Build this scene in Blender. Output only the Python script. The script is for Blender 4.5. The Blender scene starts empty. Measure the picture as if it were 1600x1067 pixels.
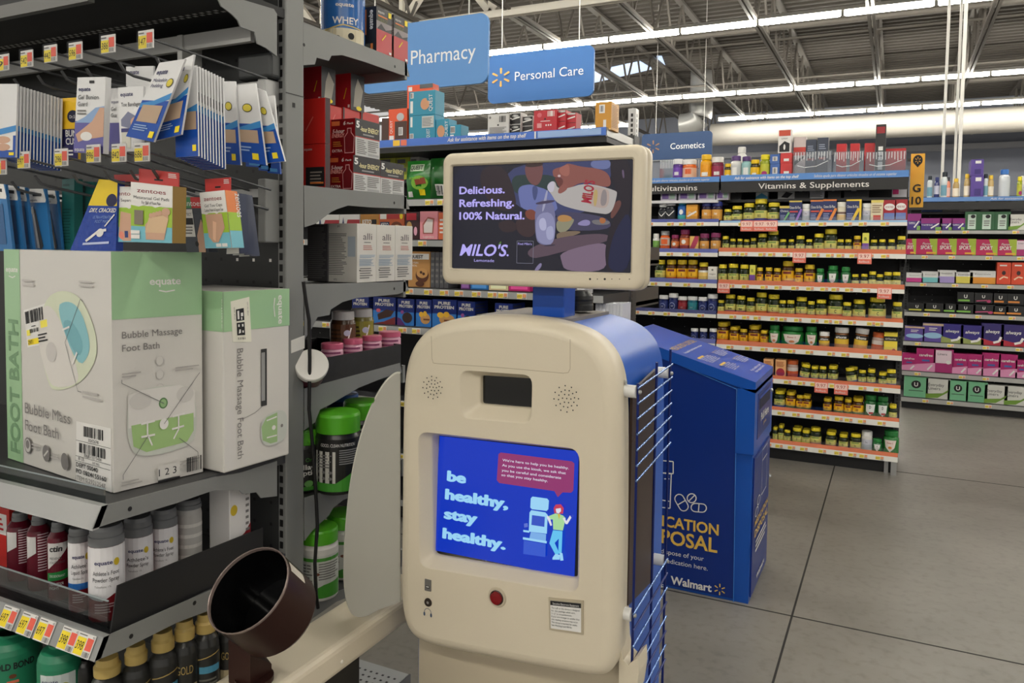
import bpy, bmesh, math, random
from mathutils import Vector, Matrix
from mathutils.geometry import tessellate_polygon
random.seed(7)
SC = bpy.context.scene
COL = SC.collection
# ------------------------------------------------------------------ camera, world, lights, exposure
F, CY = 1209.11, 452.5
YAW, PIT, ROL = 0.458191, 0.051718, 0.01383
H = 1.45
cy_, sy_ = math.cos(YAW), math.sin(YAW)
FWD = Vector((-sy_ * math.cos(PIT), cy_ * math.cos(PIT), -math.sin(PIT)))
_r = Vector((cy_, sy_, 0)); _u = _r.cross(FWD)
RGT = _r * math.cos(ROL) + _u * math.sin(ROL)
UPV = -_r * math.sin(ROL) + _u * math.cos(ROL)
EYE = Vector((0, 0, H))
cd = bpy.data.cameras.new('camera'); cam = bpy.data.objects.new('camera', cd); COL.objects.link(cam)
cam.matrix_world = Matrix(((RGT.x, UPV.x, -FWD.x, 0), (RGT.y, UPV.y, -FWD.y, 0), (RGT.z, UPV.z, -FWD.z, H), (0, 0, 0, 1)))
cd.sensor_width = 36; cd.lens = F * 36 / 1600; cd.shift_y = -(533.5 - CY) / 1600; cd.clip_start = .05; cd.clip_end = 200
SC.camera = cam
w = bpy.data.worlds.new('store_air'); SC.world = w; w.use_nodes = True
w.node_tree.nodes['Background'].inputs[0].default_value = (1.0, .97, .93, 1)
w.node_tree.nodes['Background'].inputs[1].default_value = .33
SC.view_settings.view_transform = 'Standard'; SC.view_settings.look = 'None'
SC.view_settings.gamma = 1; SC.view_settings.use_curve_mapping = False
SC.view_settings.exposure = 0.86
STRIP = 26.0
SC.cycles.max_bounces = 6; SC.cycles.diffuse_bounces = 3; SC.cycles.transparent_max_bounces = 12
# store light rows: Y of every strip light row under the roof
ROWS = [(12.7, 5.0), (18.0, 5.0), (21.4, 5.0), (7.4, 5.0), (2.1, 5.0), (-3.2, 5.0), (-8.5, 5.0)]

# ------------------------------------------------------------------ pixel helpers (positions measured from the photo)
def ray(x, y): return RGT * ((x - 800) / F) - UPV * ((y - CY) / F) + FWD
def onz(x, y, z): d = ray(x, y); return EYE + d * ((z - H) / d.z)
def ony(x, y, Y): d = ray(x, y); return EYE + d * (Y / d.y)
def onx(x, y, X): d = ray(x, y); return EYE + d * (X / d.x)
def onpl(x, y, P, n): d = ray(x, y); return EYE + d * ((Vector(P) - EYE).dot(n) / d.dot(n))
def dep(p): return (Vector(p) - EYE).dot(FWD)
def px(p):
    v = Vector(p) - EYE; z = v.dot(FWD); return 800 + F * v.dot(RGT) / z, CY - F * v.dot(UPV) / z

# ------------------------------------------------------------------ materials
_M = {}
def lin(c):
    c = c / 255
    return c / 12.92 if c <= .04045 else ((c + .055) / 1.055) ** 2.4
def mt(rgb, rough=.5, metal=0, emit=0, noise=0, scale=8, bump=0, coat=0, spec=.5):
    k = (tuple(rgb), rough, metal, emit, noise, scale, bump, coat, spec)
    if k in _M: return _M[k]
    m = bpy.data.materials.new('surface'); m.use_nodes = True; nt = m.node_tree; b = nt.nodes['Principled BSDF']
    c = (lin(rgb[0]), lin(rgb[1]), lin(rgb[2]), 1)
    b.inputs['Base Color'].default_value = c; b.inputs['Roughness'].default_value = rough; b.inputs['Metallic'].default_value = metal
    b.inputs['Specular IOR Level'].default_value = spec
    if coat: b.inputs['Coat Weight'].default_value = coat; b.inputs['Coat Roughness'].default_value = .08
    if emit: b.inputs['Emission Color'].default_value = c; b.inputs['Emission Strength'].default_value = emit
    if noise or bump:
        tc = nt.nodes.new('ShaderNodeTexCoord'); n = nt.nodes.new('ShaderNodeTexNoise'); n.inputs['Scale'].default_value = scale
        n.inputs['Detail'].default_value = 6; nt.links.new(tc.outputs['Object'], n.inputs['Vector'])
        if noise:
            r = nt.nodes.new('ShaderNodeValToRGB'); r.color_ramp.elements[0].position = .3; r.color_ramp.elements[1].position = .7
            lo, hi = 1 - noise, 1 + noise
            r.color_ramp.elements[0].color = (c[0] * lo, c[1] * lo, c[2] * lo, 1); r.color_ramp.elements[1].color = (min(1, c[0] * hi), min(1, c[1] * hi), min(1, c[2] * hi), 1)
            nt.links.new(n.outputs['Fac'], r.inputs['Fac']); nt.links.new(r.outputs['Color'], b.inputs['Base Color'])
        if bump:
            bp = nt.nodes.new('ShaderNodeBump'); bp.inputs['Strength'].default_value = bump; bp.inputs['Distance'].default_value = .004
            nt.links.new(n.outputs['Fac'], bp.inputs['Height']); nt.links.new(bp.outputs['Normal'], b.inputs['Normal'])
    _M[k] = m; return m
def clear(tint=(255, 255, 255), refl=.1, rough=.05):
    k = ('clear', tint, refl)
    if k in _M: return _M[k]
    m = bpy.data.materials.new('clear_plastic'); m.use_nodes = True; nt = m.node_tree; nt.nodes.clear()
    o = nt.nodes.new('ShaderNodeOutputMaterial'); mx = nt.nodes.new('ShaderNodeMixShader'); t = nt.nodes.new('ShaderNodeBsdfTransparent'); g = nt.nodes.new('ShaderNodeBsdfGlossy')
    t.inputs[0].default_value = (lin(tint[0]), lin(tint[1]), lin(tint[2]), 1); g.inputs['Roughness'].default_value = rough
    mx.inputs[0].default_value = refl
    nt.links.new(t.outputs[0], mx.inputs[1]); nt.links.new(g.outputs[0], mx.inputs[2]); nt.links.new(mx.outputs[0], o.inputs[0])
    _M[k] = m; return m
def scr(rgb, s=1.0):
    k = ('scr', tuple(rgb), s)
    if k in _M: return _M[k]
    m = bpy.data.materials.new('lit_screen'); m.use_nodes = True; b = m.node_tree.nodes['Principled BSDF']
    c = (lin(rgb[0]), lin(rgb[1]), lin(rgb[2]), 1)
    b.inputs['Base Color'].default_value = (.004, .004, .005, 1); b.inputs['Roughness'].default_value = .25
    b.inputs['Emission Color'].default_value = c; b.inputs['Emission Strength'].default_value = s * .56
    _M[k] = m; return m
BLACK = mt((16, 16, 17), .5); INK = mt((25, 25, 28), .6); WHITE = mt((232, 230, 226), .45)
GREY = mt((128, 129, 127), .45, noise=.05, scale=3); DGREY = mt((58, 59, 60), .5); STEEL = mt((168, 168, 166), .35, .6)
CARB = mt((28, 28, 29), .55); RED = mt((196, 30, 38)); YEL = mt((250, 224, 30)); TAGO = mt((236, 92, 66)); CREAM = mt((226, 214, 188), .42, bump=.05, scale=160)
FINE = mt((120, 118, 116), .6)

# ------------------------------------------------------------------ mesh builder
WM = {}
_T = {}
def tgeo(s, b=0, sh=0):
    b = min(b, .022); k = (s, b, sh)
    if k in _T: return _T[k]
    c = bpy.data.curves.new('t', 'FONT'); c.body = s; c.size = 1; c.resolution_u = 3; c.offset = b; c.shear = sh
    o = bpy.data.objects.new('t', c); me = bpy.data.meshes.new_from_object(o)
    vs = [(v.co.x, v.co.y) for v in me.vertices]; fs = [tuple(p.vertices) for p in me.polygons]
    bpy.data.objects.remove(o); bpy.data.curves.remove(c); bpy.data.meshes.remove(me)
    x0 = min([v[0] for v in vs] or [0]); x1 = max([v[0] for v in vs] or [1])
    vs = [(x - x0, y) for x, y in vs]
    _T[k] = (vs, fs, x1 - x0); return _T[k]
CAP = max(y for x, y in tgeo('H')[0])
class MB:
    def __init__(s): s.v = []; s.f = []; s.m = []; s.sm = []; s.mats = []
    def mi(s, m):
        if m not in s.mats: s.mats.append(m)
        return s.mats.index(m)
    def add(s, vs, fs, m, smooth=False):
        o = len(s.v); s.v += [Vector(v) for v in vs]; i = s.mi(m)
        for f in fs: s.f.append([o + k for k in f]); s.m.append(i); s.sm.append(smooth)
    def poly(s, pts, m): s.add(pts, [range(len(pts))], m)
    def box(s, x0, x1, y0, y1, z0, z1, m, bev=0, seg=2):
        bm = bmesh.new(); bmesh.ops.create_cube(bm, size=1)
        for v in bm.verts: v.co = Vector((x0 + (v.co.x + .5) * (x1 - x0), y0 + (v.co.y + .5) * (y1 - y0), z0 + (v.co.z + .5) * (z1 - z0)))
        if bev: bmesh.ops.bevel(bm, geom=bm.edges[:], offset=bev, segments=seg, profile=.5, affect='EDGES')
        bm.verts.index_update(); s.add([v.co for v in bm.verts], [[v.index for v in f.verts] for f in bm.faces], m, False); bm.free()
    def hexa(s, bl, m):      # 8 corners: bottom four (ccw from above), top four
        s.add(bl, [(3, 2, 1, 0), (4, 5, 6, 7), (0, 1, 5, 4), (1, 2, 6, 5), (2, 3, 7, 6), (3, 0, 4, 7)], m)
    def prism(s, pts, d, m, mcap=None):   # pts 3D outline, extruded by vector d
        n = len(pts); d = Vector(d); a = [Vector(p) for p in pts]
        nr = sum(((a[i] - a[0]).cross(a[(i + 1) % n] - a[0]) for i in range(1, n)), Vector())
        if nr.dot(d) > 0: a.reverse()
        tri = tessellate_polygon([a]); b = [p + d for p in a]
        s.add(a, tri, mcap or m); s.add(b, [t[::-1] for t in tri], mcap or m)
        s.add(a + b, [(i, n + i, n + (i + 1) % n, (i + 1) % n) for i in range(n)], m)
    def loops(s, ls, m, smooth=True, close=True):
        n = len(ls[0]); vs = [p for l in ls for p in l]; fs = []
        for k in range(len(ls) - 1):
            for i in range(n if close else n - 1):
                j = (i + 1) % n; fs.append((k * n + i, k * n + j, (k + 1) * n + j, (k + 1) * n + i))
        s.add(vs, fs, m, smooth)
    def lathe(s, prof, c=(0, 0, 0), n=20, axis=None, mats=None, m=None, smooth=True):
        # prof: (r,z[,mat]) bottom to top; a point repeated = sharp edge
        c = Vector(c); R = axis or Matrix.Identity(3); seg = []
        for k in range(len(prof) - 1):
            if prof[k][:2] == prof[k + 1][:2]: continue
            mm = prof[k + 1][2] if len(prof[k + 1]) > 2 else m
            vs = []
            for r, z in (prof[k][:2], prof[k + 1][:2]):
                for i in range(n): a = 2 * math.pi * i / n; vs.append(c + R @ Vector((r * math.cos(a), r * math.sin(a), z)))
            if prof[k][0] < 1e-6: s.add([vs[0]] + vs[n:], [(0, 1 + (i + 1) % n, 1 + i)[::-1] for i in range(n)], mm, False)
            elif prof[k + 1][0] < 1e-6: s.add(vs[:n] + [vs[n]], [(i, (i + 1) % n, n) for i in range(n)], mm, False)
            else: s.add(vs, [(i, (i + 1) % n, n + (i + 1) % n, n + i) for i in range(n)], mm, smooth)
    def tube(s, pts, r, m, n=8):
        P = [Vector(p) for p in pts]; ls = []
        for i, p in enumerate(P):
            t = ((P[min(i + 1, len(P) - 1)] - p).normalized() + (p - P[max(i - 1, 0)]).normalized()).normalized()
            u = t.cross(Vector((0, 0, 1)) if abs(t.z) < .9 else Vector((1, 0, 0))).normalized(); w_ = t.cross(u)
            ls.append([p + (u * math.cos(2 * math.pi * k / n) + w_ * math.sin(2 * math.pi * k / n)) * r for k in range(n)])
        s.loops(ls, m); s.poly(ls[0], m); s.poly(ls[-1][::-1], m)
    def strips(s, fn, pts, k, m, du=.08):
        u = min(p[0] for p in pts); u1 = max(p[0] for p in pts)
        def clip(P, c, sg):
            o = []
            for a, b in zip(P, P[1:] + P[:1]):
                ia, ib = (a[0] - c) * sg >= 0, (b[0] - c) * sg >= 0
                if ia: o.append(a)
                if ia != ib: t = (c - a[0]) / (b[0] - a[0]); o.append((c, a[1] + (b[1] - a[1]) * t))
            return o
        while u < u1 - 1e-6:
            P = clip(clip(list(pts), u, 1), min(u + du, u1), -1); u += du
            if len(P) < 3: continue
            tri = tessellate_polygon([[Vector((a, b, 0)) for a, b in P]])
            for f in tri:
                a, b, c = [P[i] for i in f]
                if (b[0] - a[0]) * (c[1] - a[1]) - (b[1] - a[1]) * (c[0] - a[0]) < 0: f = f[::-1]
                s.add([fn(*P[i], k) for i in f], [(0, 1, 2)], m)
    def art(s, q, items, e=.0004, fn=None):
        """flat print on the face q = (BL, BR, TR, TL) seen from outside; items in 0..1 face coordinates"""
        if fn is None:
            BL, BR, TR, TL = [Vector(p) for p in q]; N = (BR - BL).cross(TL - BL).normalized()
            W = ((BR - BL).length + (TR - TL).length) / 2; Hh = ((TL - BL).length + (TR - BR).length) / 2
            def fn(u, v, k): return BL * (1 - u) * (1 - v) + BR * u * (1 - v) + TR * u * v + TL * (1 - u) * v + N * (e * (1 + .35 * k))
        else: W, Hh = q
        curved = len(q) == 2
        for k, it in enumerate(items):
            t = it[0]
            if t == 'r':
                _, a, b, c, d, m = it
                nseg = max(1, int(abs(c - a) * 8)) if len(q) == 2 else 1
                for j in range(nseg):
                    u0, u1 = a + (c - a) * j / nseg, a + (c - a) * (j + 1) / nseg
                    s.add([fn(u0, b, k), fn(u1, b, k), fn(u1, d, k), fn(u0, d, k)], [(0, 1, 2, 3)], m)
            elif t == 'p':
                if curved:
                    s.strips(fn, it[1], k, it[2]); continue
                pts = [Vector((u, v, 0)) for u, v in it[1]]; tri = tessellate_polygon([pts])
                ar = sum(pts[i].x * pts[(i + 1) % len(pts)].y - pts[(i + 1) % len(pts)].x * pts[i].y for i in range(len(pts)))
                s.add([fn(p.x, p.y, k) for p in pts], [f for f in tri], it[2])
            elif t == 'e':
                _, u, v, ru, rv, m = it; n = 20
                if curved:
                    s.strips(fn, [(u + ru * math.cos(2 * math.pi * i / n), v + rv * math.sin(2 * math.pi * i / n)) for i in range(n)], k, m); continue
                s.add([fn(u + ru * math.cos(2 * math.pi * i / n), v + rv * math.sin(2 * math.pi * i / n), k) for i in range(n)], [range(n)], m)
            elif t == 'w':
                pts, wd, m = it[1], it[2], it[3]
                if curved: pts = [(p[0] + (q_[0] - p[0]) * j / 5, p[1] + (q_[1] - p[1]) * j / 5) for p, q_ in zip(pts, pts[1:]) for j in range(5)] + [pts[-1]]
                for (a, b), (c, d) in zip(pts, pts[1:]):
                    dx, dy = (c - a) * W, (d - b) * Hh; L = math.hypot(dx, dy) or 1; ox, oy = -dy / L * wd / 2 / W, dx / L * wd / 2 / Hh
                    s.add([fn(a - ox, b - oy, k), fn(c - ox, d - oy, k), fn(c + ox, d + oy, k), fn(a + ox, b + oy, k)], [(0, 1, 2, 3)], m)
            elif t == 'b':
                _, a, b, c, d, n, m = it; x = a; rr = random.Random(int(a * 999) + n)
                ws = [rr.choice((1, 1, 2, 3)) for _ in range(2 * n)]; sc = (c - a) / sum(ws)
                for j, wv in enumerate(ws):
                    if j % 2 == 0: s.add([fn(x, b, k), fn(x + wv * sc, b, k), fn(x + wv * sc, d, k), fn(x, d, k)], [(0, 1, 2, 3)], m)
                    x += wv * sc
            elif t == 'l':
                _, a, b, c, d, n, m = it; st = (d - b) / n; rr = random.Random(int(b * 997) + n)
                for j in range(n):
                    v0 = d - (j + .75) * st; c2 = a + (c - a) * rr.uniform(.72, 1)
                    ns = max(1, int((c2 - a) * 10)) if curved else 1
                    for i in range(ns):
                        ua, ub = a + (c2 - a) * i / ns, a + (c2 - a) * (i + 1) / ns
                        s.add([fn(ua, v0, k), fn(ub, v0, k), fn(ub, v0 + st * .45, k), fn(ua, v0 + st * .45, k)], [(0, 1, 2, 3)], m)
            elif t == 't':
                _, u, v, h, body, m = it[:6]; o = it[6] if len(it) > 6 else {}
                vs, fs, tw = tgeo(body, o.get('b', 0), o.get('sh', 0)); rot = o.get('rot', 0)
                sy = h / CAP * (Hh if not rot % 180 else W)
                sx = (o['w'] * (W if not rot % 180 else Hh) / tw) if 'w' in o else sy
                off = {'l': 0, 'c': -.5, 'r': -1}[o.get('al', 'l')] * tw * sx; ca, sa = math.cos(math.radians(rot)), math.sin(math.radians(rot))
                out = []
                for x, y in vs:
                    X, Y = x * sx + off, y * sy; out.append(fn(u + (X * ca - Y * sa) / W, v + (X * sa + Y * ca) / Hh, k))
                s.add(out, fs, m)
                bb = o.get('b', 0) - .022
                if bb > .002:       # heavier strokes
                    dx, dy = bb * sx / W, bb * sy / Hh
                    for ex, ey in ((1, 0), (-1, 0), (0, .6), (0, -.6)):
                        out = []
                        for x, y in vs:
                            X, Y = x * sx + off, y * sy; out.append(fn(u + ex * dx + (X * ca - Y * sa) / W, v + ey * dy + (X * sa + Y * ca) / Hh, k + .1 * ex + .05 * ey))
                        s.add(out, fs, m)
    def build(s, name, parent=None, loc=None, rz=0, kind=None):
        me = bpy.data.meshes.new(name); o = bpy.data.objects.new(name, me); COL.objects.link(o)
        base = WM[parent.name] if parent else Matrix.Identity(4)
        Lm = Matrix.Translation(loc) @ Matrix.Rotation(rz, 4, 'Z') if loc is not None else Matrix.Identity(4)
        Wm = base @ Lm if parent and loc is not None and False else (Lm if not parent else base)
        inv = Wm.inverted()
        me.from_pydata([inv @ v for v in s.v], [], s.f); me.polygons.foreach_set('material_index', s.m); me.polygons.foreach_set('use_smooth', s.sm)
        for m in s.mats: me.materials.append(m)
        me.validate(); me.update()
        if parent: o.parent = parent; WM[o.name] = base.copy()
        else:
            o.matrix_world = Wm; WM[o.name] = Wm.copy()
        if kind: o['kind'] = kind
        return o
LABELS = {}
def tag(o, label, cat, group=None):
    if label in LABELS: print('DUP LABEL', label)
    LABELS[label] = 1
    n = len(label.split())
    if not 4 <= n <= 16: print('LABEL LEN', n, label)
    o['label'] = label; o['category'] = cat
    if group: o['group'] = group
    return o
def thing(name, label, cat, loc=(0, 0, 0), rz=0, group=None):
    o = bpy.data.objects.new(name, None); COL.objects.link(o); o.empty_display_size = .05
    o.matrix_world = Matrix.Translation(loc) @ Matrix.Rotation(rz, 4, 'Z'); WM[o.name] = o.matrix_world.copy()
    return tag(o, label, cat, group)
def copy_tree(o, parent=None, mw=None):
    c = o.copy(); COL.objects.link(c)
    for k in list(c.keys()):
        if k in ('label', 'category', 'group'): del c[k]
    if parent: c.parent = parent
    elif mw is not None: c.matrix_world = mw
    for ch in list(KIDS.get(o.name, [])): copy_tree(ch, c)
    return c
KIDS = {}
def kid(o):
    KIDS.setdefault(o.parent.name, []).append(o); return o
ORD = 'first second third fourth fifth sixth seventh eighth ninth tenth eleventh twelfth thirteenth fourteenth fifteenth sixteenth seventeenth eighteenth nineteenth twentieth twenty-first twenty-second twenty-third twenty-fourth'.split()
def sm(p, n=2):
    for _ in range(n): p = [r for i in range(len(p)) for r in ((p[i][0] * .75 + p[(i + 1) % len(p)][0] * .25, p[i][1] * .75 + p[(i + 1) % len(p)][1] * .25), (p[i][0] * .25 + p[(i + 1) % len(p)][0] * .75, p[i][1] * .25 + p[(i + 1) % len(p)][1] * .75))]
    return p
def rrect(x0, x1, z0, z1, r, n=6):
    out = []
    for cx, cz, a0 in ((x1 - r, z1 - r, 0), (x0 + r, z1 - r, 90), (x0 + r, z0 + r, 180), (x1 - r, z0 + r, 270)):
        for i in range(n + 1):
            a = math.radians(a0 + 90 * i / n); out.append((cx + r * math.cos(a), cz + r * math.sin(a)))
    return out
def faces(x0, x1, y0, y1, z0, z1):
    V = Vector
    return {'f': (V((x0, y0, z0)), V((x1, y0, z0)), V((x1, y0, z1)), V((x0, y0, z1))),
            'r': (V((x1, y0, z0)), V((x1, y1, z0)), V((x1, y1, z1)), V((x1, y0, z1))),
            'l': (V((x0, y1, z0)), V((x0, y0, z0)), V((x0, y0, z1)), V((x0, y1, z1))),
            't': (V((x0, y0, z1)), V((x1, y0, z1)), V((x1, y1, z1)), V((x0, y1, z1)))}
def carton(name, label, cat, b, base, arts=None, group=None, bev=.002, rz=0, e=.0004):
    x0, x1, y0, y1, z0, z1 = b
    mb = MB(); mb.box(x0, x1, y0, y1, z0, z1, base, min(bev, (x1 - x0) * .1, (y1 - y0) * .1))
    fc = faces(*b)
    for k, it in (arts or {}).items(): mb.art(fc[k], it, e)
    c = Vector(((x0 + x1) / 2, (y0 + y1) / 2, z0))
    if rz:
        R = Matrix.Rotation(rz, 3, 'Z'); mb.v = [c + R @ (v - c) for v in mb.v]
    return tag(mb.build(name, loc=c), label, cat, group)
def xbox(xl, xr, yt, yb, Y, d):
    """carton bounds from the pixels of its front face standing at depth Y"""
    ym = (yt + yb) / 2; xm = (xl + xr) / 2
    return [ony(xl, ym, Y).x, ony(xr, ym, Y).x, Y, Y + d, ony(xm, yb, Y).z, ony(xm, yt, Y).z]
def ebox(xl, xc, xr, yt, yb, X):
    """carton bounds from the pixels of a corner seen on an end plane X: left face xl..xc, end face xc..xr"""
    y0 = onx(xc, (yt + yb) / 2, X).y; y1 = onx(xr, (yt + yb) / 2, X).y; x0 = ony(xl, (yt + yb) / 2, y0).x
    return [x0, X, y0, y1, onx(xc, yb, X).z, onx(xc, yt, X).z]
# ================================================================== THE SETTING
def mat_floor():
    m = bpy.data.materials.new('polished_concrete'); m.use_nodes = True; nt = m.node_tree; b = nt.nodes['Principled BSDF']
    tc = nt.nodes.new('ShaderNodeTexCoord')
    n1 = nt.nodes.new('ShaderNodeTexNoise'); n1.inputs['Scale'].default_value = 1.3; n1.inputs['Detail'].default_value = 9; n1.inputs['Roughness'].default_value = .62
    n2 = nt.nodes.new('ShaderNodeTexNoise'); n2.inputs['Scale'].default_value = 26; n2.inputs['Detail'].default_value = 8
    r1 = nt.nodes.new('ShaderNodeValToRGB'); r1.color_ramp.elements[0].position = .3; r1.color_ramp.elements[1].position = .72
    r1.color_ramp.elements[0].color = (.175, .162, .142, 1); r1.color_ramp.elements[1].color = (.27, .252, .224, 1)
    r2 = nt.nodes.new('ShaderNodeValToRGB'); r2.color_ramp.elements[0].position = .27; r2.color_ramp.elements[1].position = .5
    r2.color_ramp.elements[0].color = (.8, .8, .8, 1); r2.color_ramp.elements[1].color = (1, 1, 1, 1)
    mx = nt.nodes.new('ShaderNodeMixRGB'); mx.blend_type = 'MULTIPLY'; mx.inputs[0].default_value = 1
    for n in (n1, n2): nt.links.new(tc.outputs['Object'], n.inputs['Vector'])
    nt.links.new(n1.outputs['Fac'], r1.inputs[0]); nt.links.new(n2.outputs['Fac'], r2.inputs[0])
    nt.links.new(r1.outputs[0], mx.inputs[1]); nt.links.new(r2.outputs[0], mx.inputs[2]); nt.links.new(mx.outputs[0], b.inputs['Base Color'])
    b.inputs['Roughness'].default_value = .38; b.inputs['Specular IOR Level'].default_value = .4
    return m
mb = MB(); mb.box(-16, 12, -10, 27, -.2, 0, mat_floor()); JM = mt((38, 36, 33), .8)
for k in range(-3, 4): mb.box(-.318 + 2.52 * k - .004, -.318 + 2.52 * k + .004, -10, 26.8, 0, .0008, JM)
for k in range(-4, 9): mb.box(-16, 12, 3.22 + 2.52 * k - .004, 3.22 + 2.52 * k + .004, 0, .0008, JM)
mb.build('floor', kind='structure')
mb = MB(); WB = mt((150, 155, 168), .7, noise=.04, scale=.6)
mb.box(-16, 12, 27, 27.2, 0, 9, WB); mb.build('wall_back', kind='structure')
# roof deck: corrugated underside, ribs along X
mb = MB(); DK = mt((98, 93, 86), .7, noise=.05, scale=1); ZD = 6.15
pts = []
y = -10.0
while y < 27.2:
    pts += [(y, ZD), (y + .10, ZD), (y + .13, ZD + .06), (y + .23, ZD + .06), (y + .26, ZD)]; y += .26
pts = [(a, b) for a, b in pts]
mb.loops([[Vector((-16, a, b)) for a, b in pts], [Vector((12, a, b)) for a, b in pts]], DK, smooth=False, close=False)
# skylight openings are built as lit panels under the deck further down
mb.build('ceiling', kind='structure')
# ------------------------------------------------------------------ roof joists, running away from us
JO = mt((116, 111, 104), .6)
def bar(mb, a, b, r, m): 
    a = Vector(a); b = Vector(b); t = (b - a).normalized(); u = t.cross(Vector((0, 0, 1)) if abs(t.z) < .95 else Vector((1, 0, 0))).normalized() * r; v = t.cross(u.normalized()) * r
    q = [u + v, -u + v, -u - v, u - v]
    mb.loops([[a + k for k in q], [b + k for k in q]], m, smooth=False); mb.poly([a + k for k in q], m); mb.poly([b + k for k in q][::-1], m)
def joist(mb_name, X, y0, y1, zb, zt, label):
    t = thing('roof_joist', label, 'joist', (X, y0, zb), group='roof joists running over the aisles')
    c = MB()
    for dx in (-.035, .035): c.box(X + dx - .022, X + dx + .022, y0, y1, zb, zb + .05, JO)
    c.build('bottom_chord', t)
    c = MB(); c.box(X - .06, X + .06, y0, y1, zt - .05, zt, JO); c.build('top_chord', t)
    c = MB(); y = y0; up = True
    while y < y1 - .6:
        bar(c, (X, y, zb + .03 if up else zt - .03), (X, y + .6, zt - .03 if up else zb + .03), .017, JO); y += .6; up = not up
    c.build('web_bars', t)
JX = [-10.35 + 1.65 * k for k in range(10)]
for k, X in enumerate(JX):
    joist('roof_joist', X, 4.5, 26.5, 5.08, 6.13, f'grey open web roof joist overhead, {ORD[k]} of ten counted from the pharmacy side')
# cross bridging and pipes along X under the deck
mb = MB()
for Y in (9.6, 15.4, 18.9): mb.tube([(-16, Y, 5.45), (12, Y, 5.45)], .025, JO, 8)
tag(mb.build('bridging_pipe', loc=(0, 9.6, 5.45)), 'thin grey bracing rods crossing the roof joists', 'pipe')
for k, (Y, z, r) in enumerate(((14.2, 5.35, .05), (19.4, 5.2, .05))):
    mb = MB(); mb.tube([(-16, Y, z), (12, Y, z)], r, JO, 10); tag(mb.build('sprinkler_pipe', loc=(0, Y, z)), f'grey sprinkler pipe under the roof, {"nearer" if k == 0 else "farther"} of the two', 'pipe', 'sprinkler pipes')
# main white girder along X
GW = mt((236, 230, 216), .5); t = thing('roof_girder', 'cream white steel truss girder above the hanging blue signs', 'girder', (-5, 10.72, 5.0))
c = MB(); c.box(-12, 6, 10.66, 10.70, 5.0, 5.11, GW); c.box(-12, 6, 10.74, 10.78, 5.0, 5.11, GW); c.build('bottom_chord', t)
c = MB(); c.box(-12, 6, 10.64, 10.80, 6.02, 6.12, GW); c.build('top_chord', t)
nx = ony(767, 30, 10.72).x; k = 0
for s_ in range(-4, 6):
    x = nx + 1.65 * s_
    c = MB(); bar(c, (x, 10.72, 5.05), (x, 10.72, 6.05), .035, GW); c.build('vertical_post', t)
    for d in (-1, 1):
        c = MB(); bar(c, (x, 10.72, 5.08), (x + d * .82, 10.72, 6.05), .05, GW); c.build('diagonal_brace', t)
# ------------------------------------------------------------------ strip lights
LT = mt((255, 250, 238), .5, emit=STRIP); HS = mt((190, 188, 182), .5)
tube_me = None
def strip(Y, z, x0, n, label):
    global tube_me
    t = thing('strip_light', label, 'ceiling light', (x0, Y, z), group='rows of fluorescent strip lights')
    c = MB(); c.box(x0, x0 + 1.22 * n, Y - .06, Y + .06, z + .075, z + .13, HS)
    for k in range(n + 1): c.box(x0 + 1.22 * k - .02, x0 + 1.22 * k + .02, Y - .05, Y + .05, z + .0, z + .078, HS)
    c.build('housing', t)
    for k in range(n):
        if tube_me is None:
            c = MB(); c.box(.03, 1.19, -.045, .045, .0, .07, LT, .02, 2); o = c.build('light_tube', None); o.parent = t; tube_me = o
        else:
            o = tube_me.copy(); COL.objects.link(o); o.parent = t
        o.matrix_parent_inverse = Matrix.Identity(4); o.location = (1.22 * k, 0, 0)
NAMES = ['nearest row of lit strip lights seen crossing the roof', 'second row of lit strip lights behind the personal care sign', 'farthest row of lit strip lights above the white duct',
         'row of strip lights over the vitamins aisle', 'row of strip lights above the health kiosk', 'row of strip lights behind the shopper', 'row of strip lights far behind the shopper']
for (Y, z), nm in zip(ROWS, NAMES):
    x0 = -.82 - 1.22 * 9 if Y != 21.4 else ony(1122, 189, 21.4).x - 1.26 * 0 - 1.22 * 0
    if Y == 18.0: x0 = -2.095 - 1.22 * 9
    strip(Y, z, x0, 17 if Y != 21.4 else 8, nm)
strip(21.4, 5.0, ony(983, 198, 21.4).x - 1.22 * 7, 7, 'farthest row of lit strip lights behind the red soda cartons')
# ------------------------------------------------------------------ white duct, elbow, back ledge, poles
DW = mt((176, 172, 164), .45); p0 = ony(1400, 196, 22.5); rr = abs(ony(1400, 215, 22.5).z - ony(1400, 177, 22.5).z) / 2
mb = MB(); xl = ony(1112, 210, 22.5).x
mb.lathe([(0, 0), (rr, 0), (rr, 0), (rr, 18)], (xl, 22.5, p0.z), 32, Matrix(((0, 0, 1), (0, 1, 0), (-1, 0, 0))), m=DW)
for k in range(7):
    mb.lathe([(rr + .012, 0), (rr + .012, .05)], (xl + 1.2 + 2.6 * k, 22.5, p0.z), 32, Matrix(((0, 0, 1), (0, 1, 0), (-1, 0, 0))), m=DW)
tag(mb.build('air_duct', loc=p0), 'long round white air duct running along the back', 'duct')
mb = MB(); E0 = ony(1097, 130, 20.5); E1 = ony(1095, 178, 20.5); E2 = ony(1064, 196, 20.5); er = .3
pts = [Vector((E0.x, E0.y, 6.148)), E0]
for i in range(9):
    a = math.pi / 2 * i / 8; pts.append(Vector((E1.x - (1 - math.cos(a)) * (E1.x - E2.x), 20.5, E1.z - math.sin(a) * (E1.z - E2.z))))
mb.tube(pts, er, mt((165, 165, 162), .35, .3), 20); tag(mb.build('duct_elbow', loc=E1), 'grey round duct elbow dropping from the roof beside the cosmetics sign', 'duct')
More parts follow.
